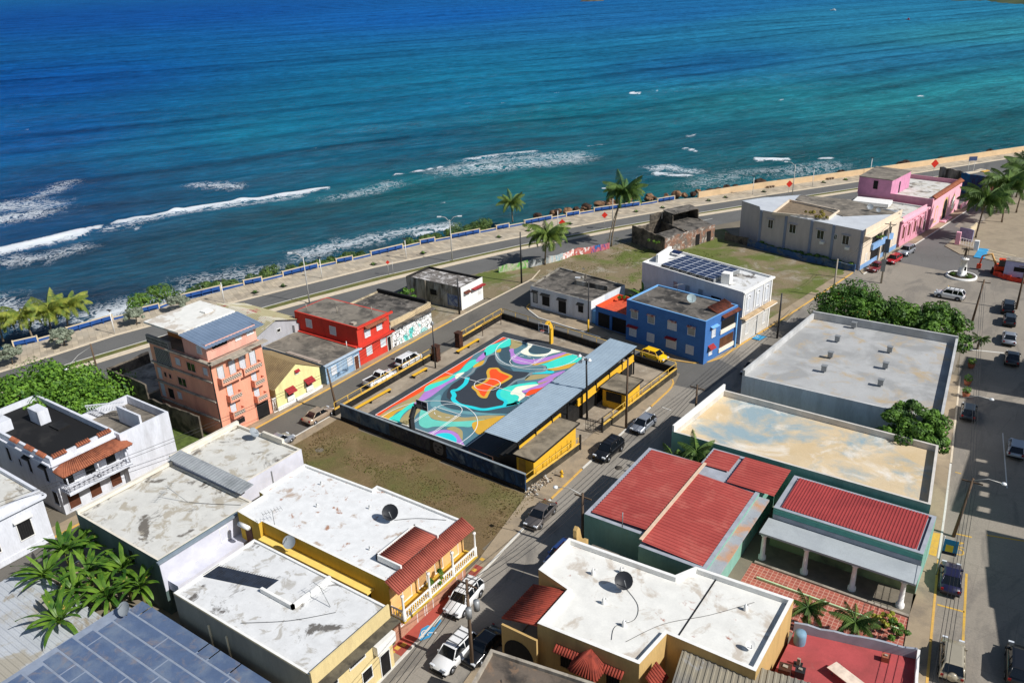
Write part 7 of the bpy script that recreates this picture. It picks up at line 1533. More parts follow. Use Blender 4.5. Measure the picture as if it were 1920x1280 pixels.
for i in range(len(bays)-1):
    a = Vector(bays[i]); b = Vector(bays[i+1]); d = (b-a).normalized(); n = Vector((d.y, -d.x)); L = (b-a).length; hi = i % 2 == 0; h = 1.0 if hi else .5
    o = a-n*.2; k = MB(); k.obox((o.x, o.y, .0), (*(d*(L-.02)), 0), (n.x*.35, n.y*.35, 0), (0, 0, h)); k.build("bay_wall", m_bluew, sw)
    k = MB(); o = a-n*.3; k.obox((o.x, o.y, h), (*(d*(L-.02)), 0), (n.x*.42, n.y*.42, 0), (0, 0, .07)); k.build("coping", m_cream, sw)
    if hi:
        for e in (a, b-d*.2): k = MB(); o = e-n*.32; k.obox((o.x, o.y, 0), (d.x*.2, d.y*.2, 0), (n.x*.48, n.y*.48, 0), (0, 0, h+.14)); k.build("pier", m_cream, sw)
        m_ = max(1, round(L/2.0))
        for q in range(1, m_): p = a+d*L*q/m_+n*.16; k = MB(); k.obox((p.x, p.y, .13), (d.x*.14, d.y*.14, 0), (n.x*.3, n.y*.3, 0), (0, 0, .85)); k.build("buttress", m_bluew, sw)
        p = a+d*.4+n*.16; k = MB(); k.obox((p.x, p.y, .55), (*(d*(L-.8)), 0), (n.x*.4, n.y*.4, 0), (0, 0, .08)); k.build("bench_ledge", m_bluew, sw)
bw2 = T("beige_seawall", "long plain beige sea wall beyond the blue bays", "wall", (-7,122,.13)); k = MB(); Q = [(-7.4,122.3),(1.4,136.4),(16.3,157.7),(31.8,180.7),(53.7,214.5),(90,268.3),(150,355.3),(260,505.3)]; curb(k, Q, .5, 0, 1.5); k.build("wall", WX("beige_wall", (224,194,154), (196,168,132), .34, .25, .12), bw2)
rk = random.Random(3)
def boulder(label, c, s, m, seed):
    rg = random.Random(seed); mb = MB(); n, mlev = 9, 5; vs = []
    for i in range(mlev+1):
        t = math.pi*i/mlev
        for j in range(n):
            q = 2*math.pi*j/n; rr0 = s*(1+rg.uniform(-.22, .22)); vs.append((rr0*math.sin(t)*math.cos(q)*1.15, rr0*math.sin(t)*math.sin(q), rr0*math.cos(t)*.8))
    fs = [(i*n+j, (i+1)*n+j, (i+1)*n+(j+1) % n, i*n+(j+1) % n) for i in range(mlev) for j in range(n)]; mb.add(vs, fs)
    o = bpy.data.objects.new("boulder", mb.mesh("boulder", m)); COL.objects.link(o); o.location = c; tag(o, label, "rock", "boulders along the sea wall"); return o
m_rock = WX("brown_rock", (146,110,80), (84,64,50), .45, .8, .12, (176,150,122), .34); m_rockd = WX("dark_rock", (82,60,46), (48,38,32), .45, .8, .12)
RP = [(-35.33,93.08),(-31.53,99.92),(-27.40,108.23),(-23.09,116.89),(-17.44,123.42),(-11.47,129.56),(-8.98,133.97)]; cnt = 0
for a, b in zip(RP[:-1], RP[1:]):
    L = math.hypot(b[0]-a[0], b[1]-a[1])
    for i in range(int(L/1.5)):
        f = (i+rk.random())/(L/1.5); boulder("brown boulder on the rocky edge below the sea wall", (a[0]+(b[0]-a[0])*f+rk.uniform(-1.2, .8), a[1]+(b[1]-a[1])*f+rk.uniform(-.6, .6), -1.2+rk.uniform(-.4, .6)), rk.uniform(.5, 1.15), m_rock if cnt % 3 else m_rockd, cnt); cnt += 1
for px_, s in (((-8.56,132.92),1.2), ((-7.38,136.07),1.0), ((-6.63,139.68),.9), ((-4.66,141.33),.8), ((0.09,146.38),1.9), ((3.50,151.46),.9), ((14.95,168.42),1.2), ((26.61,186.20),1.3), ((27.47,188.98),1.2), ((34.68,198.91),1.0), ((45.34,215.87),1.0), ((-2.25,142.55),.8)):
    boulder("brown boulder on the rocky edge below the sea wall", (*px_, -1.1), s, m_rockd, cnt); cnt += 1
# small items on the promenade: planter drains, benches
for i, p_ in enumerate(((-50.28,22.30),(-48.34,27.22),(-42.30,44.83),(-38.27,55.12),(-31.08,71.61),(-28.17,78.59),(-22.96,87.51),(-14.66,103.51),(-10.66,109.34),(-3.82,120.39),(-1.38,125.12),(4.86,134.58),(14.88,150.70),(18.92,156.04))):
    r = T("planter", "low dark shrub in a promenade paving cut-out", "planter", (*p_, .13), "paving cut-outs along the promenade"); rg = random.Random(i); mb = MB(); leaf_blob(mb, rg, (p_[0], p_[1], .35), .42, 70, .2); mb.build("shrub", m_leafd, r); MB().box((p_[0]-.6,p_[1]-.6,.13),(p_[0]+.6,p_[1]+.6,.16)).build("soil", m_dark, r)
for i, p_ in enumerate(((4.44,139.02),(14.94,154.39),(24.82,168.98),(52.19,212.61))):
    r = T("promenade_bench", "row of low concrete seats against the beige sea wall, group %s from the left" % ("first", "second", "third", "fourth")[i], "bench", (*p_, .13), "concrete seats along the beige wall")
    for k_ in range(3): x, y = p_[0]+.8*k_*.55, p_[1]+.8*k_*.83; MB().box((x-.3,y-.3,.13),(x+.3,y+.3,.6)).build("seat", M("brown_concrete", (140,120,100), .9, .1), r)  # seats in one even brown concrete tone

# --- street lights and poles
m_galv = M("galvanised_pole", (188,186,180), .5, .1, 2, metal=.2); m_timber = WX("timber_pole", (112,92,74), (74,62,52), .45, 2, .1, streak=True); m_lens = M("lamp_lens", (226,228,228), .3, .05)
def street_lamp(label, base, h, arm, double=False, m=None, group="lamps on the coast road median"):
    r = T("street_lamp", label, "street lamp", (*base, 0), group); m = m or m_galv; x, y = base
    MB().tube([(x,y,0),(x,y,h)], [.12,.07], 8).build("pole", m, r)
    for s in ((1,-1) if double else (1,)):
        ax, ay = arm[0]*s, arm[1]*s; k = MB(); k.tube([(x,y,h-.4),(x+ax*.5,y+ay*.5,h+.5),(x+ax,y+ay,h+.7)], .05, 6); a_ = k.build("arm", m, r)
        k = MB(); L = math.hypot(ax, ay); ux, uy = ax/L, ay/L; k.obox((x+ax-uy*-.15, y+ay-ux*.15, h+.6), (ux*.8, uy*.8, 0), (-uy*.3, ux*.3, 0), (0,0,.16)); k.build("lantern", m_lens, a_)
street_lamp("grey street lamp with curved arm beside the patchwork tin roof", (-37.62,23.76), 8.6, (-1.4,-1.0)); street_lamp("white twin arm street lamp in the median", (-30.01,54.25), 8.4, (-1.3,-.9), True)
street_lamp("street lamp behind the tall palm by the ruin", (-12.87,88.64), 8.4, (-1.3,-.9)); street_lamp("street lamp in front of the beige wall near the red sign", (12.47,132.52), 8.0, (-1.6,-.9)); street_lamp("yellow footed street lamp by the white corner house", (10.38,37.09), 8.2, (-1.2,-.4), False, m_dmetal, "street corner lamps")
k = MB(); c = (10.38,37.09); k.cyl(c, .14, 0, 2.2, 8); o = k.build("lamp_sleeve", m_yel, bpy.data.objects["street_lamp.004"] if "street_lamp.004" in bpy.data.objects else None)
def prom_post(label, base, h):
    r = T("promenade_lamp", label, "street lamp", (*base, .13), "slim white lamps on the promenade"); x, y = base; MB().tube([(x,y,.13),(x,y,h)], [.09,.07], 7).build("pole", m_white, r); MB().box((x-.5,y-.2,h),(x+.35,y+.2,h+.1)).build("panel", m_dmetal, r)
for (b_, h, lb) in (((-55.03,-2.10),4.2,"slim promenade lamp between two silver shrubs"),((-50.93,16.15),4.2,"slim promenade lamp behind the white slab roof"),((-45.22,33.97),4.2,"slim promenade lamp next to the curved street lamp"),((-38.96,50.83),4.2,"slim promenade lamp beside the red sign posts"),((-23.72,83.76),4.2,"slim promenade lamp behind the leaning palm"),((3.37,130.80),4.6,"slim promenade lamp at the start of the beige wall"),((13.47,145.79),4.6,"slim promenade lamp past the red diamond sign"),((23.00,164.55),4.6,"slim promenade lamp behind the pink roof storey")): prom_post(lb, b_, h)
POLES = {}
def utility_pole(key, label, base, h, cross=True, m=None, transformer=False, ang=0.0, lean=(0,0)):
    r = T("utility_pole", label, "utility pole", (*base, 0), "utility poles"); x, y = base; MB().tube([(x,y,0),(x+lean[0],y+lean[1],h)], [.17,.11], 8).build("pole", m or m_timber, r); tx, ty = x+lean[0], y+lean[1]; POLES[key] = (tx, ty, h)
    if cross: c_, s_ = math.cos(ang), math.sin(ang); MB().obox((tx-c_*.9,ty-s_*.9,h-.5),(c_*1.8,s_*1.8,0),(-s_*.1,c_*.1,0),(0,0,.12)).build("crossarm", m or m_timber, r)
    if transformer:
        for dy in (-.5, .5): MB().cyl((tx+.42,ty+dy), .25, h-3.1, h-2.2, 12).build("transformer", m_gmetal, r)
    return r
utility_pole("a", "leaning dark timber pole at the mural wall corner", (-4.9,-1.8), 6.2, False, m_timber, lean=(-.5,-.3)); utility_pole("b", "wooden pole beside the silver hatchback", (28.98,13.58), 9.6, False); utility_pole("c", "thin dark pole in the grassy verge by the coast road", (-11.07,50.51), 9.6, False, m_dmetal); utility_pole("d", "timber pole with two grey transformers beside the white SUVs", (36.0,-27.0), 9.0, True, m_timber, True)
utility_pole("e", "short dark pole beside the white block parapet", (36.6,16.4), 6.8); utility_pole("f", "dark pole in the street shade by the sea green wall", (36.2,-9.6), 6.8); utility_pole("g", "black pole before the white house with pilasters", (35.90,49.37), 7.2, False, m_dmetal); utility_pole("h", "tall concrete pole with sign panel over the maroon sedan", (43.72,81.38), 11.0, True, m_wconc); utility_pole("i", "dark leaning pole on the corner by the white SUV", (59.38,69.65), 7.0, True, m_timber, lean=(.4,.6)); utility_pole("j", "dark pole leaning over the right hand pavement", (65.4,11.5), 6.4, True, m_timber, lean=(.5,.8)); utility_pole("k", "slim pole at the edge of the seaside lot", (38.44,70.33), 6.8, False, m_wconc); utility_pole("l", "pole on the right edge by the parked row", (64.43,79.15), 7.5, True); utility_pole("m", "thin grey pole by the broad tree", (-38.21,-14.41), 7.0, False); utility_pole("n", "slim pole beside the white corner of the mildewed house", (-11.6,32.8), 6.4, False, m_dmetal)
sp = T("pole_sign", "grey sign panel strapped to the tall concrete pole", "sign", (*(43.41,81.21), 0)); x, y = (43.57,81.30); MB().obox((x-.25,y-.15,2.2),(.7,.1,0),(-.02,.12,0),(0,0,2.2)).build("panel", m_gmetal, sp); MB().obox((x-.2,y-.15,5.6),(.8,.1,0),(-.02,.12,0),(0,0,2.4)).build("panel", M("slate_sign", (96,104,116), .6, .1), sp)
lp = T("court_lamp", "black lamp post with small lantern beside the court benches", "street lamp", (-2.1,14.9,0)); MB().tube([(-2.1,14.9,0),(-2.1,14.9,6.6)], [.11,.07], 8).build("pole", m_dmetal, lp); MB().lathe((-2.1,14.9,6.6), [(.1,0),(.24,.2),(.2,.55),(.02,.75)], 8).build("lantern", m_gmetal, lp)
fl = T("floodlight_mast", "black floodlight mast standing behind the grandstand roof", "floodlight", (23.7,13.3,0)); MB().tube([(23.7,13.3,0),(23.6,13.2,8.4)], [.15,.11], 8).build("pole", m_dmetal, fl)
for i, (dx, dz) in enumerate(((-.9,-.4),(-.5,.05),(-1.0,.35),(.35,.1))): MB().tube([(23.6,13.2,8.2),(23.6+dx,13.2+.1,8.2+dz)], .03, 5).build("bracket", m_dmetal, fl); MB().lathe((23.6+dx,13.3,8.1+dz), [(.05,.25),(.28,.0),(.3,-.08)], 9).build("floodlight", m_lens, fl)
ht = T("hand_rail", "small white handrail frame at the grandstand end", "railing", (18.2,-2.6,0))
for a, b in (((17.4,-2.6,.05),(17.4,-2.6,1.1)),((20.2,-2.7,.05),(20.2,-2.7,1.1)),((17.4,-2.6,1.1),(20.2,-2.7,1.1))): MB().tube([a,b],.035,5).build("pipe", m_white, ht)
# wires
def wires(a, b, n=3, sag=.5, lab=""):
    A = Vector(POLES[a]) if a in POLES else Vector(a); B = Vector(POLES[b]) if b in POLES else Vector(b)
    r = T("power_line", lab, "power line", tuple(A), "overhead power lines")
    for i in range(n):
        o = Vector((.28*(i-(n-1)/2), 0, -.5-.25*i)); MB().tube([A.lerp(B, t)+o-Vector((0,0,sag*4*t*(1-t))) for t in np.linspace(0,1,9)], .026, 3).build("wire", m_dmetal, r)
wires("d","f",3,.5,"overhead wires from the transformer pole to the sea green wall"); wires("f","e",3,.5,"overhead wires past the red tin roof"); wires("e",(39.0,44.0,7.5),3,.6,"overhead wires along the hall parapet"); wires("d",(40.5,-62,8.5),3,.6,"overhead wires leaving the bottom of the picture"); wires("a","n",2,.5,"overhead wires along the court railing"); wires("a",(-10.6,-40,7),2,.6,"overhead wires past the coral tower"); wires("j","i",3,.7,"overhead wires along the right hand pavement"); wires("j",(69,-40,7),4,.7,"overhead wires down the right hand street"); wires("h","k",2,.4,"overhead wires from the tall concrete pole")
def arm_lamp(label, base, h, tip, m=m_galv):
    r = T("arm_lamp", label, "street lamp", base, "pole arm lamps"); A = Vector(base); B = Vector(tip); MB().tube([A, A.lerp(B,.5)+Vector((0,0,.35)), B], .04, 5).build("arm", m, r); d = (B-A).normalized(); MB().lathe(tuple(B-Vector((0,0,.1))), [(.1,0),(.26,.06),(.2,.18),(.03,.24)], 8).build("lantern", m_lens, r)
arm_lamp("pale arm lamp over the right hand street shade", (65.8,12.2,6.2), 0, (68.4,12.6,6.5)); arm_lamp("arm lamp over the main street by the sea green wall", (36.2,-9.6,6.6), 0, (33.6,-10.2,6.9)); arm_lamp("arm lamp reaching over the shaded street by the hall", (62.6,30,6), 0, (65.4,30.4,6.4)); arm_lamp("small arm lamp beside the broad tree", (*(-38.21,-14.41),6.6), 0, (-33.5,-20.5,6.9))

# --- signs
def diamond(label, base, h, s, posts=1):
    r = T("road_sign", label, "road sign", (*base, 0), "red diamond road signs"); x, y = base; m = M("sign_red", (206,50,36), .5, .05)
    for q in range(posts): MB().tube([(x+.5*q,y+.7*q,0),(x+.5*q,y+.7*q,h)], .04, 5).build("post", m_galv, r)
    c = Vector((x+.06, y-.06, h)); a = Vector((.70,.71,0))*s; u = Vector((0,0,s)); n = Vector((.04,-.04,0)); MB().add([c-a,c-u,c+a,c+u,c-a+n,c-u+n,c+a+n,c+u+n], [(4,5,6,7),(3,2,1,0),(0,1,5,4),(1,2,6,5),(2,3,7,6),(3,0,4,7)]).build("plate", m, r)
diamond("red diamond sign on two posts beside the curved street lamp", (-35.50,41.82), 2.6, .4, 2); diamond("red diamond sign behind the leaning palm crown", (-17.98,76.09), 4.0, .75); diamond("red diamond sign left of the tall palm", (-14.39,87.82), 3.2, .7); diamond("red diamond sign beside the beige sea wall", (11.59,132.07), 3.4, .85); diamond("red diamond sign beyond the pink roof storey", (37.29,168.88), 3.6, 1.1)
ns = T("notice_board", "small blue notice board on two posts in the median", "sign", (*(44.04,179.14),0)); x, y = (44.04,179.14)
for dx in (0, 1.2): MB().tube([(x+dx,y+dx*.8,0),(x+dx,y+dx*.8,3.4)],.06,5).build("post", m_white, ns)
MB().obox((x-.2,y-.3,3.0),(1.7,1.3,0),(.06,-.08,0),(0,0,1.1)).build("board", M("notice_blue", (70,84,120), .6, .2, 4), ns)
bn = T("street_banner", "small banner of a figure in yellow on the pavement post", "banner", (65.1,4.6,0)); MB().tube([(65.0,4.6,0),(65.0,4.6,4.4)], .07, 6).build("post", m_galv, bn); k = MB(); k.obox((65.05,4.5,2.6),(1.15,.15,0),(0,.03,0),(0,0,1.6)); k.build("cloth", M("banner_blue", (40,130,170), .7, .2, 2), bn); MB().obox((65.25,4.48,2.95),(.6,.08,0),(0,.01,0),(0,0,.7)).build("printed_figure", M("banner_yellow", (220,190,60), .7, .1), bn); MB().obox((65.05,4.48,2.6),(1.1,.14,0),(0,.01,0),(0,0,.3)).build("printed_strip", M("banner_dark", (30,34,50), .7, .1), bn)
def text(label, body, loc, size, rz, m, ext=.002):
    cu = bpy.data.curves.new("lettering", 'FONT'); cu.body = body; cu.size = size; cu.extrude = ext; cu.align_x = 'CENTER'; cu.align_y = 'CENTER'; o = bpy.data.objects.new("lettering", cu); COL.objects.link(o)
    dg = bpy.context.evaluated_depsgraph_get(); me_ = bpy.data.meshes.new_from_object(o.evaluated_get(dg)); bpy.data.objects.remove(o); me_.materials.clear(); me_.materials.append(m); o = bpy.data.objects.new("road_lettering", me_); COL.objects.link(o); o.location = loc; o.rotation_euler = (0,0,rz); return tag(o, label, "road marking")
text("faded yellow NO painted on the asphalt beside the kerb", "NO", (*(65.99,9.83), .036), 1.5, math.radians(-82), m_painty)
mb = MB()
for a, b in (((65.74,0.58),(67.83,0.82)),((67.25,6.30),(68.34,-3.78)),((65.44,12.09),(66.89,12.31))): stroke(mb, [a, b], .2, .036)
stroke(mb, [(68.04,13.42), (71.33,14.31)], .2, .036); stroke(mb, [(63.78,23.77), (64.36,23.75)], .15, .036); stroke(mb, [(53.91,82.02), (53.79,85.52)], .15, .036); mb.build("road_marking", m_painty, kind="structure")
mb = MB(); stroke(mb, [(60.30,59.01), (64.68,60.11)], .3, .036); stroke(mb, [(67.10,35.55), (68.78,23.26)], .12, .036); stroke(mb, [(30.34,20.89), (31.68,20.71)], .12, .03); mb.build("road_marking", m_paintw, kind="structure")
# blue accessible bays with symbol
m_abl = WX("accessible_blue", (58,150,200), (76,160,200), .4, 1, .2)
def isa(loc, s, rz):
    mb = MB(); c, sn = math.cos(rz), math.sin(rz); tr = lambda P: [(loc[0]+s*(x*c-y*sn), loc[1]+s*(x*sn+y*c)) for x, y in P]
    z = loc[2]; stroke(mb, tr(arc(0,-.15,.38,-200,60,20)), .10*s, z); stroke(mb, tr([(-.08,.55),(-.05,.05),(.3,.05),(.5,-.4),(.65,-.35)]), .12*s, z); stroke(mb, tr(arc(-.08,.75,.07,0,360,10)), .12*s, z); return mb.build("road_marking", m_paintw, kind="structure")
mb = MB(); mb.sheet([(30.28,-27.09),(29.70,-25.91),(29.88,-25.27),(30.59,-25.12),(30.37,-24.12),(30.57,-24.23),(30.75,-25.39),(30.96,-26.29),(30.59,-26.96)][::-1], .128); mb.build("painted_bay", m_abl, kind="structure"); isa(((30.45,-26.03)[0], (30.45,-26.03)[1], .134), .9, math.radians(-60))
pavement_red = MB(); pavement_red.sheet([(29.0,-29.2),(30.3,-29.2),(29.75,-20),(29.45,-16.6),(28.6,-16.6),(28.95,-20)], .125); pavement_red.build("red_pavement", WX("red_pavement_paint", (178,86,74), (150,80,68), .4, .6, .1), kind="structure")
mb = MB()
for p_ in ((29.37,-29.28),(29.43,-28.69),(29.64,-28.13),(28.68,-15.71),(28.96,-17.36)): mb.box((p_[0]-.22,p_[1]-.2,.131),(p_[0]+.22,p_[1]+.2,.135))
mb.build("tactile_pads", m_painty, kind="structure")
mb = MB(); mb.sheet([(32.26,47.36),(32.53,49.16),(33.69,48.89),(34.51,48.90),(34.01,47.01),(32.80,47.22)][::-1], .128); mb.build("painted_bay", m_abl, kind="structure"); yp = MB(); yp.sheet([(63.3,11.0),(63.7,7.3),(64.55,7.3),(64.3,11.2)], .127); yp.build('yellow_ramp', m_painty, kind='structure'); isa(((33.28,48.19)[0], (33.28,48.19)[1], .134), .6, 0)
# --- square: monument, balustrade, machine, trailer
mo = T("monument", "white pedestal monument with standing bronze figure on a round island", "monument", (*(54.85,91.43),0)); mx_, my_ = (54.85,91.43)
k = MB(); k.lathe((mx_,my_,.03), [(2.5,0),(2.5,.32),(2.2,.36),(2.2,.2),(0.02,.2)], 28); k.build("island", m_white, mo); k = MB(); k.lathe((mx_,my_,.03), [(2.15,.18),(2.1,.26),(.02,.28)], 24); k.build("planting_bed", M("soil", (70,62,44), .95, .3, 2), mo)
k = MB(); k.lathe((mx_,my_,.03), [(1.0,.2),(1.0,.5),(.75,.6),(.52,3.1),(.72,3.15),(.72,3.4),(.02,3.4)], 4); k.build("pedestal", m_white, mo); MB().box((mx_+.3,my_-.75,1.4),(mx_+.62,my_-.6,2.1)).build("plaque", m_dark, mo)
m_brz = M("bronze", (92,80,66), .45, .2, 3, metal=.4)
bmesh_pts = [((0,0,3.4),(0,.16,3.4)),]
def figure(name, base, h, m, parent, reach=True):
    """standing figure grown from a skeleton with a skin modifier: one continuous body"""
    V = [(0,0,.52),(0,0,.66),(0,0,.80),(0,0,.87),(0,0,.955),(.05,0,.28),(.06,.0,.03),(.06,-.05,.01),(-.05,.02,.28),(-.07,.05,.03),(-.07,.0,.01),(.12,0,.80),(.16,-.06,.66),(.20,-.14,.72),(-.12,0,.80),(-.17,.02,.65),(-.16,-.03,.52)]
    E = [(0,1),(1,2),(2,3),(3,4),(0,5),(5,6),(6,7),(0,8),(8,9),(9,10),(2,11),(11,12),(12,13),(2,14),(14,15),(15,16)]
    Rr = [.085,.08,.09,.04,.06,.05,.035,.03,.05,.035,.03,.045,.035,.025,.045,.035,.025]
    me_ = bpy.data.meshes.new(name); me_.from_pydata([(x*h,y*h,z*h) for x,y,z in V], E, []); o = bpy.data.objects.new(name, me_); COL.objects.link(o); sk = o.modifiers.new("skin",'SKIN'); o.modifiers.new("sub",'SUBSURF').levels = 1
    if not me_.skin_vertices: me_.attributes
    for i, q in enumerate(me_.skin_vertices[0].data): q.radius = (Rr[i]*h, Rr[i]*h); q.use_root = (i == 0)
    dg = bpy.context.evaluated_depsgraph_get(); m2_ = bpy.data.meshes.new_from_object(o.evaluated_get(dg)); bpy.data.objects.remove(o); m2_.materials.clear(); m2_.materials.append(m)
    o = bpy.data.objects.new(name, m2_); COL.objects.link(o); o.location = base; o.parent = parent; return o
figure("statue", (0,0,3.42), 2.1, m_brz, mo); MB().tube([(mx_+.42,my_-.3,3.45),(mx_+.45,my_-.3,5.9)], .035, 5).build("staff", m_brz, mo)
for a_, lb in ((200,"left"),(330,"right")): 
    k = MB(); rg = random.Random(a_); leaf_blob(k, rg, (mx_+1.4*math.cos(math.radians(a_)), my_+1.4*math.sin(math.radians(a_)), .6), .6, 160, .2); k.build("clipped_bush", m_leafd, mo)
bl = T("balustrade", "pinkish white balustrade with curved wall at the edge of the square", "balustrade", (*(52.19,109.00),0)); balustrade("balusters", (51.45,110.94), (54.75,109.24), .3, 1.3, m_white, bl, .5); MB().box(((51.36,110.89)[0]-.4,(51.36,110.89)[1]-.4,0),((51.36,110.89)[0]+.4,(51.36,110.89)[1]+.4,2.6)).build("pillar", m_pinkt, bl); MB().box(((54.92,108.57)[0]-.4,(54.92,108.57)[1]-.4,0),((54.92,108.57)[0]+.4,(54.92,108.57)[1]+.4,2.0)).build("pillar", m_white, bl)
wallseg(bl, (51.03,115.17), (53.61,113.71), 2.6, 2.6, M("lilac_panel", (150,148,176), .8, .15, 2), .2, "sign_wall"); wallseg(bl, (52.27,118.76), (53.02,123.48), 1.4, 1.4, m_cream, .3, "curved_wall")
mb = MB(); mb.sheet([(49.52,108.71),(52.84,104.43),(55.16,104.61),(61.92,101.65),(66.00,114.64),(64.01,143.76),(57.39,155.03),(54.32,138.67),(50.86,118.43)][::1], .15); 
k = MB(); q = [(49.52,108.71),(52.84,104.43),(55.16,104.61),(61.92,101.65),(69.44,99.29),(66.89,145.28),(57.39,155.03),(53.67,131.09),(50.86,118.43)]; a_ = sum(q[i-1][0]*q[i][1]-q[i][0]*q[i-1][1] for i in range(len(q))); k.prism(q if a_ > 0 else q[::-1], 0, .15); k.build("square_paving", WX("square_paving_mat", (164,150,128), (138,126,108), .4, .3, .12), kind="structure")
mb = MB(); mb.sheet([(55.16,103.72),(55.34,110.17),(57.05,110.34),(57.03,103.67)][::1], .165); mb.build("painted_ramp", m_abl, kind="structure")
stp = MB()
for a, b in (((56.83,109.84),(61.72,108.06)),((56.85,108.15),(61.72,106.26)),((56.87,106.49),(61.63,104.44)),((56.89,104.85),(61.54,102.65))): stroke(stp, [a, b], .25, .17)
stp.build("step_edges", m_cream, kind="structure")
rd = MB(); rd.sheet([(49.58,158.21),(54.02,172.25),(52.82,157.51),(51.00,150.30)][::1], .2); rd.build("red_paving", M("maroon_paving", (150,70,74), .9, .15, 1), kind="structure")
for i, p_ in enumerate(((49.53,166.49),(51.10,169.18),(52.80,171.96))): r = T("planter_block", "white block planter along the red paving, %s of three" % ("left", "middle", "right")[i], "planter", (*p_, 0), "white blocks at the red paving"); k = MB(); k.box((p_[0]-.9,p_[1]-.9,0),(p_[0]+.9,p_[1]+.9,1.0)); k.build("block", m_white, r); k = MB(); k.box((p_[0]-.7,p_[1]-.7,1.0),(p_[0]+.7,p_[1]+.7,1.06)); k.build("soil", m_dark, r)
ex = T("excavator", "orange mini excavator with folded tan arm beside the trailer", "excavator", (*(60.02,97.24),0)); x, y = (60.08,96.62); m_or = M("machine_orange", (226,74,34), .5, .1, 2)
for dy in (-.8,.8): MB().box((x-1.2,y+dy-.25,.03),(x+1.4,y+dy+.25,.7)).build("track", m_trim, ex)
MB().prism([(x+1.3,y-.9),(x+1.3,y+.9),(x-.6,y+1.0),(x-.9,y),(x-.6,y-1.0)],.75,1.5).build("upper_body", m_or, ex); MB().box((x-.2,y-.7,1.5),(x+.9,y+.3,2.6)).build("cab", m_cglass, ex); MB().box((x-.3,y-.8,2.6),(x+1.0,y+.4,2.7)).build("cab_roof", m_or, ex)
MB().tube([(x-.6,y+.3,1.3),(x-1.6,y+.4,3.2),(x-3.0,y+.4,2.6)],[.2,.22,.16],6).build("boom", M("machine_tan", (206,160,96), .5, .1, 2), ex); MB().tube([(x-3.0,y+.4,2.6),(x-3.2,y+.4,1.0)],[.15,.12],6).build("dipper", m_or, ex); MB().prism([(x-3.6,y),(x-2.9,y),(x-2.9,y+.8),(x-3.6,y+.8)],.3,1.0).build("bucket", m_or, ex)
tr = T("trailer", "pale lilac box trailer at the right edge of the square", "trailer", (*(62.90,95.62),0)); x, y = (62.96,95.02); k = MB(); k.box((x-2.0,y-1.2,.6),(x+5,y+1.3,3.3)); k.build("box_body", M("lilac_paint", (176,174,204), .6, .08), tr); MB().box((x-2.05,y-1.25,3.3),(x+5,y+1.35,3.4)).build("roof", m_wconc, tr); MB().box((x-.6,y-1.23,1.6),(x+2.4,y-1.2,2.4)).build("hatch", m_dark, tr)
for dx in (.4, 2.4): MB().tube([(x+dx,y-1.2,.35),(x+dx,y-.9,.35)],.34,12).build("wheel", m_tyre, tr)
for i, (a, b) in enumerate((((59.43,94.96),(62.18,93.02)),((62.18,93.02),(65.57,92.47)))):
    r = T("safety_fence", "orange mesh safety fence %s the trailer" % ("left of" if i == 0 else "in front of"), "fence", (*a,0), "orange safety fencing"); wallseg(r, a, b, .9, .9, M("safety_orange", (206,60,40), .7, .3, 1.5), .04, "mesh"); MB().tube([(*a,0),(*a,1.1)],.06,6).build("post", m_or, r)
# blue yard wall in front of the taupe building
yw2 = T("yard_wall", "peeling blue yard wall in front of the taupe building", "wall", (*(25.50,88.64),0)); m_pblue = WX("peeling_blue", (62,96,140), (104,112,118), .45, .6, .06, (44,58,76), .4)
wallseg(yw2, (11.0,92.7), (16.4,91.0), 1.6, 1.6, m_ruin, .25); wallseg(yw2, (16.4,91.0), (28.0,87.0), 1.3, 1.3, m_pblue, .25); wallseg(yw2, (28.0,87.0), (38.4,85.1), 1.3, 1.4, m_pblue, .25)
# --- roof clutter: dishes, antennas, tanks
def dish(label, c, rad, m, az_=2.2, group="satellite dishes"):
    r = T("satellite_dish", label, "satellite dish", c, group); x, y, z = c; MB().tube([(x,y,z),(x,y,z+rad*1.1)], .05, 6).build("mast", m_gmetal, r)
    d = Vector((math.cos(az_)*.75, math.sin(az_)*.75, .65)).normalized(); a = d.orthogonal().normalized(); b = d.cross(a); o = Vector((x,y,z+rad*1.2)); vs = [o]; n = 16
    for q in (.5, 1.0):
        for j in range(n): t = 2*math.pi*j/n; vs.append(o+(a*math.cos(t)+b*math.sin(t))*rad*q+d*rad*.28*q*q)
    fs = [(0,1+j,1+(j+1)%n) for j in range(n)]+[(1+j,1+n+j,1+n+(j+1)%n,1+(j+1)%n) for j in range(n)]; MB().add(vs, fs, 0, True).build("reflector", m, r); MB().tube([o-b*rad*.9, o+d*rad*1.0], .03, 5).build("feed_arm", m_gmetal, r)
m_dishk = M("black_dish", (38,40,44), .5, .1); m_dishg = M("grey_dish", (140,146,150), .5, .1)
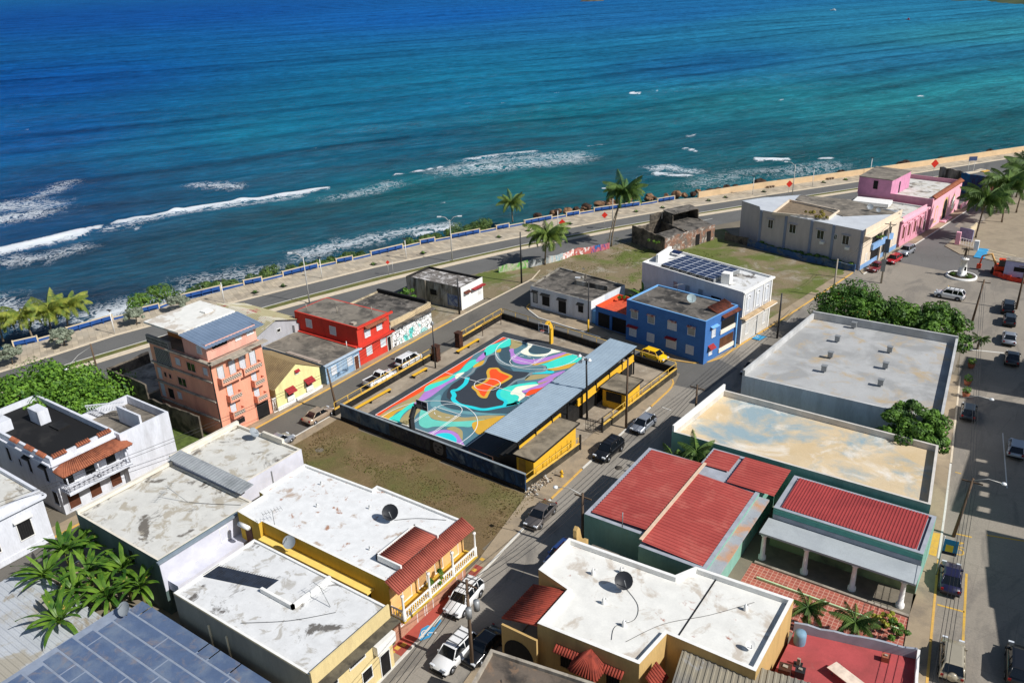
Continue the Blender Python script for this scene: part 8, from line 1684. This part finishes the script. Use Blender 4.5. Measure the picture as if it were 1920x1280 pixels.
dish("large black satellite dish on the white roof of the mustard house", (23.4,-21.9,6.4), .75, m_dishk, -1.0); dish("large black satellite dish on the cream house roof", (44.6,-17.6,5.2), .75, m_dishk, -1.0); dish("grey dish on the side of the mustard house", (17.8,-28.9,5.6), .6, m_dishg, -1.2); dish("pale mesh dish on the blue house roof", (25.4,40.8,6.4), .7, M("mesh_dish", (150,166,168), .6, .1), -.9); dish("dark dish on the parapet of the pale stained roof", (0.6,-18.6,6.2), .6, m_dishg, .4); dish("grey dish on the edge of the blue metal roof", (11.0,-40.8,3.9), .6, m_dishg, -1.4); dish("grey dish on the taupe building roof near the pink front", (36.5,100.2,7.5), .6, m_dishg, -1.2); dish("smaller grey dish beside the larger one on the taupe roof", (38.2,99.4,7.5), .45, m_dishg, -1.2); dish("small white dish at the corner of the cream roof", (55.4,-18.4,5.2), .35, m_white, -1.0)
def antenna(label, c, h, ang, lean=(0,0)):
    r = T("tv_antenna", label, "antenna", c, "television antennas"); x, y, z = c; tx, ty = x+lean[0], y+lean[1]; MB().tube([(x,y,z),(tx,ty,z+h)],.03,5).build("mast", m_gmetal, r); ca_, sa_ = math.cos(ang), math.sin(ang); MB().tube([(tx-ca_*.9,ty-sa_*.9,z+h-.1),(tx+ca_*.9,ty+sa_*.9,z+h-.1)],.022,4).build("boom", m_gmetal, r)
    for i in range(7): f = -.85+.28*i; MB().tube([(tx+ca_*f+sa_*.4,ty+sa_*f-ca_*.4,z+h-.1),(tx+ca_*f-sa_*.4,ty+sa_*f+ca_*.4,z+h-.1)],.016,4).build("element", m_gmetal, r)
antenna("fallen rusty antenna on the cream stained roof", (4.2,-29.6,5.9), 1.6, 2.0, (-1.6,-.8)); antenna("antenna lying over the dark stain on the pale yellow house", (26.6,-32.6,6.1), 1.4, 3.0, (-1.2,.2)); antenna("antenna mast on the blue house roof", (22.4,42.6,6.4), 2.4, 1.0, (.5,-1.0)); antenna("thin antenna on the mustard house roof edge", (14.8,-28.0,6.4), 1.6, 1.2)
def roof_pipe(label, c, h, m=m_white, cone=True):
    r = T("roof_vent", label, "vent", c, "white vents on the cream house roof"); MB().lathe(c, [(.18,0),(.16,h*.6),(.05,h)], 8).build("vent_cone", m, r)
    MB().tube([(c[0]+.1,c[1],c[2]+h*.9),(c[0]+.35,c[1]+.1,c[2]+h*.9)],.04,5).build("spout", m, r)
for i, (p_, lb) in enumerate((((43.49,-15.80),"upper left"),((41.60,-17.24),"leftmost"),((44.03,-19.85),"middle"),((46.52,-21.19),"lower middle"),((53.71,-14.57),"rightmost"))): roof_pipe("small white vent on the cream house roof, %s one" % lb, (*p_, 5.16), .6)
for i, p_ in enumerate(((16.0,-24.0),(20.4,-21.6),(24.6,-26.0),(13.6,-21.2))): r = T("pipe_stub", "small pipe stub on the mustard house roof, %s from the left" % ("first","third","fourth","second")[i], "vent", (*p_,6.38), "pipe stubs on the mustard house roof"); MB().tube([(*p_,6.38),(*p_,6.75)],.06,6).build("pipe", m_white, r); MB().tube([(*p_,6.75),(p_[0]+.25,p_[1],6.75)],.05,5).build("elbow", m_white, r)
tk = T("water_tank", "pale blue water barrel by the terrace parapet", "tank", (57.6,-12.6,2.2)); MB().lathe((57.6,-12.6,2.2), [(.45,0),(.48,.3),(.48,.9),(.42,1.1),(.1,1.15)], 14).build("barrel", M("barrel_blue", (118,150,170), .6, .1), tk)
tb = T("folding_table", "long pale table lying among junk on the red terrace", "table", (62.2,-14.2,2.2)); MB().obox((60.2,-14.6,2.75),(3.4,-1.5,0),(.45,.95,0),(0,0,.06)).build("table_top", M("table_cream", (226,206,186), .7, .15, 2), tb)
for dx, dy in ((.3,.1),(3.1,-1.1),(.6,.9),(3.4,-.4)): MB().tube([(60.3+dx,-14.6+dy,2.2),(60.3+dx,-14.6+dy,2.76)],.05,5).build("leg", m_gmetal, tb)
for i, (p_, s) in enumerate((((57.6,-16.4),.5),((58.6,-15.9),.4),((58.2,-14.9),.35),((63.6,-10.9),.3))):
    o_ = T("junk_box", ("broken dark crate on the red terrace near the cream wall","rusty bin on the red terrace beside the broken crate","flat black mat on the red terrace","clay pot on the terrace edge by the patio wall")[i], "box", (*p_,2.2)); k = MB(); k.prism([(p_[0]+s,p_[1]-s*.7),(p_[0]+s*.8,p_[1]+s),(p_[0]-s,p_[1]+s*.6),(p_[0]-s*.7,p_[1]-s)],2.2,2.2+(s*1.6 if i != 2 else .06)); k.build("carton", (m_rust,m_dmetal,m_black,m_tile)[i], o_); MB().box((p_[0]-s*.3,p_[1]-s*.3,2.2+(s*1.6 if i != 2 else .06)),(p_[0]+s*.4,p_[1]+s*.2,2.3+s*1.6)).build("scrap", m_wconc, o_)
# rubble heap at the end of the booth
rb = MB(); rg = random.Random(9)
for _ in range(110): x, y = rg.gauss(26.7,.4), rg.gauss(-2.6,1.0); s = rg.uniform(.05,.24); a_ = rg.uniform(0,3); rb.obox((x,y,.12+rg.uniform(0,.25)),(math.cos(a_)*s,math.sin(a_)*s,rg.uniform(-.1,.1)),(-math.sin(a_)*s*.7,math.cos(a_)*s*.7,.03),(0,0,s*.6), rg.randint(0,2))
o = rb.build("rubble", [M("rubble_a", (170,156,136), .9, .2), M("rubble_b", (120,104,88), .9, .2), M("rubble_c", (190,186,178), .9, .2)], kind="stuff"); tag(o, "heap of pale rubble on the pavement at the end of the long booth", "rubble")
hy = T("fire_hydrant", "small yellow fire hydrant on the pavement beside the rubble", "hydrant", (27.8,0.4,.12)); MB().lathe((27.8,.4,.12), [(.2,0),(.2,.1),(.13,.14),(.13,.6),(.17,.64),(.12,.8),(.02,.86)], 10).build("barrel", m_yel, hy); MB().tube([(27.55,.4,.62),(28.05,.4,.62)],.07,8).build("outlet", m_yel, hy)
mh = MB()
for p_ in ((32.26,5.40),(28.98,-4.92)): mh.cyl(p_, .45, .02, .03, 18)
mh.build("manhole_cover", M("cast_iron", (80,74,66), .7, .15, 4), kind="structure")
# potted plants along the right pavement
for i, p_ in enumerate(((61.49,52.59),(61.81,46.82),(62.14,43.02))):
    r = T("potted_plant", "terracotta tub with spiky plant on the right pavement, %s" % ("nearest the tree","middle one","farthest down the street")[i], "plant pot", (*p_,.12), "tubs along the right pavement"); MB().lathe((*p_,.12), [(.35,0),(.5,.6),(.44,.62),(.02,.55)], 12).build("tub", m_tile, r); k = MB(); leaf_blob(k, random.Random(i), (*p_,1.1), .55, 80, .28); k.build("plant", m_bush, r)
# building across the right-hand street (outside the picture): its roofline and parapet openings shade the road
AZX, AZY = math.cos(SUN_AZ), math.sin(SUN_AZ); TE = math.tan(SUN_EL)
def up(p, X0=84.0):
    s = (X0-p[0])/AZX; return p[1]+AZY*s, s*TE
ob = T("street_house", "tall pale town house across the right hand street with parapet openings", "house", (90,30,0))
sil = [up(p) for p in ((71.89,-5.26),(70.78,-4.11),(70.70,-1.94),(69.80,2.61),(69.44,2.61),(68.48,8.21),(68.76,8.39),(67.85,14.29))]
b0 = min(z for y, z in sil)
def wall_fill(pts, name):
    """house front at x=84 with the given roofline (y, z)"""
    pts = sorted(pts); k = MB(); n = len(pts); F = [(84.0,y,0) for y, z in pts]+[(84.0,y,z) for y, z in pts]+[(85.2,y,0) for y, z in pts]+[(85.2,y,z) for y, z in pts]
    fs = []
    for i in range(n-1): fs += [(i,i+1,n+i+1,n+i),(2*n+i+1,2*n+i,3*n+i,3*n+i+1),(n+i,n+i+1,3*n+i+1,3*n+i)]
    fs += [(0,n,3*n,2*n),(n-1,2*n+n-1,3*n+n-1,n+n-1)]; k.add(F, fs); return k.build(name, m_colw, ob)
wall_fill(sil, "front_wall")
ob2 = T("street_house", "second town house across the right hand street with arched roof openings", "house", (90,55,0))
y0a, z0a = up((65.11,15.98)); y1a, z1a = up((62.32,37.45)); y2a, z2a = up((61.00,52.30))
def front2(y0, y1, h, holes):
    """wall with rectangular openings: strips between the holes"""
    holes = sorted(holes); k = MB(); y = y0
    for a, b, z0, z1 in holes:
        k.box((84.0,y,0),(84.25,a,h)); k.box((84.0,a,0),(84.25,b,z0)); k.box((84.0,a,z1),(84.25,b,h)); y = b
    k.box((84.0,y,0),(84.25,y1,h)); return k.build("front_wall", m_colw, ob2)
hs = []
for (pa_, pb_) in (((65.00,27.95),(66.33,27.48)),((65.71,25.33),(66.77,24.63)),((65.99,23.07),(67.08,22.44)),((66.27,21.25),(67.32,20.41)),((66.46,18.22),(67.76,17.42))):
    a, za = up(pa_); b, zb = up(pb_); hs.append((min(a,b), max(a,b), min(za,zb), max(za,zb)))
hs.sort(); ok = []
for h_ in hs:
    if ok and h_[0] < ok[-1][1]+.05: h_ = (ok[-1][1]+.06, max(h_[1], ok[-1][1]+.5), h_[2], h_[3])
    ok.append(h_)
y0a = up((65.45,15.98))[0]; hh = up((64.45,22.36))[1]; ysp = up((63.45,29.41))[0]
front2(y0a, ysp, hh, ok); k = MB(); k.box((84.0,ysp+.02,0),(85.0,up((61.70,43.95))[0],up((62.15,37.35))[1])); k.build('upper_wall', m_colw, ob2)
k = MB(); k.box((84.0, up((61.44,45.89))[0], 0), (85.0, up((60.33,56.30))[0], up((60.35,50.00))[1])); k.build("side_wall", m_colw, ob2)
tree("street_tree", "dark street tree shading the parked row beside the square", (76.5,57.5), 7.4, 4.6, 5.0, 3.0, m_leafd, 40, 200, .4, 90)
# far shore, islet
isl = T("islet", "tiny dark rock islet far out in the bay", "islet", (*(-841.41,1555.59),-2.4)); x, y = (-841.41,1555.59); k = MB(); rg = random.Random(4)
k.lathe((x,y,-3), [(26,0),(22,2.5),(12,5.5),(3,7.0)], 14); k.build("rock", M('islet_rock', (84,82,74), .9, .3, .1), isl)
fs_ = MB(); q = [(-139.67,1369.02),(-102.31,1348.68),(-59.99,1261.59),(-28.25,1208.93)]; 
for a, b in zip(q[:-1], q[1:]): fs_.add([(*a,-3),(*b,-3),(b[0]+60,b[1]+60,14),(a[0]+60,a[1]+60,14)], [(0,1,2,3)])
fs_.build("far_shore", WX("far_woods", (84,96,62), (60,74,46), .5, .01, .1), kind="structure")
for i, (px_, lb) in enumerate((((-230.19,1086.97),"white moored boat far out in the bay"),((-104.14,884.46),"small red buoy boat in the bay"))):
    r = T("boat", lb, "boat", (*px_,-2.3), "distant boats in the bay"); x, y = px_; s = 4.0 if i == 0 else 2.2; k = MB(); k.add([(x-s,y,-1.4),(x-s*.7,y-s*.3,-1.4),(x+s*.8,y-s*.35,-1.4),(x+s*.8,y+s*.35,-1.4),(x-s*.7,y+s*.3,-1.4),(x-s*.6,y,-2.6),(x+s*.7,y-s*.2,-2.6),(x+s*.7,y+s*.2,-2.6)], [(0,1,2,3,4),(0,5,6,1),(1,6,2),(2,6,7,3),(3,7,5,4),(4,5,0)]); k.build("hull", m_white if i == 0 else M("buoy_red", (180,50,60), .5, 0), r); MB().box((x-s*.1,y-s*.2,-1.4),(x+s*.5,y+s*.2,-.3)).build("cabin", m_white if i == 0 else MATS["buoy_red"], r)

# loose cables lying over the roofs
def cable(label, pts, z):
    o = MB().tube([(x, y, z+.03) for x, y in catmull(pts, False, 6)], .022, 4).build("roof_cable", m_dmetal); return tag(o, label, "cable", "cables lying on roofs")
cable("thin cable snaking from the dish across the cream house roof", [(44.8,-17.4),(46.4,-18.6),(46.9,-20.2),(46.0,-21.6),(46.4,-23.0)], 5.16); cable("cable across the rear of the cream house roof", [(47.4,-22.6),(49.0,-19.4),(51.6,-16.6),(54.0,-13.4)], 5.16); cable("cable from the dish to the tiled edge on the mustard house", [(23.6,-21.7),(25.2,-20.4),(27.6,-19.2)], 6.4); cable("long cable across the cream stained roof by the bananas", [(4.3,-29.6),(6.4,-28.6),(9.0,-27.2)], 5.9); cable("cable over the pale yellow house roof", [(22.0,-37.6),(25.0,-35.4),(27.4,-32.8)], 6.08); cable("looped cable on the burnt brown roof", [(41.6,-30.6),(42.6,-31.8),(42.0,-32.6),(43.4,-34.0)], 5.14)
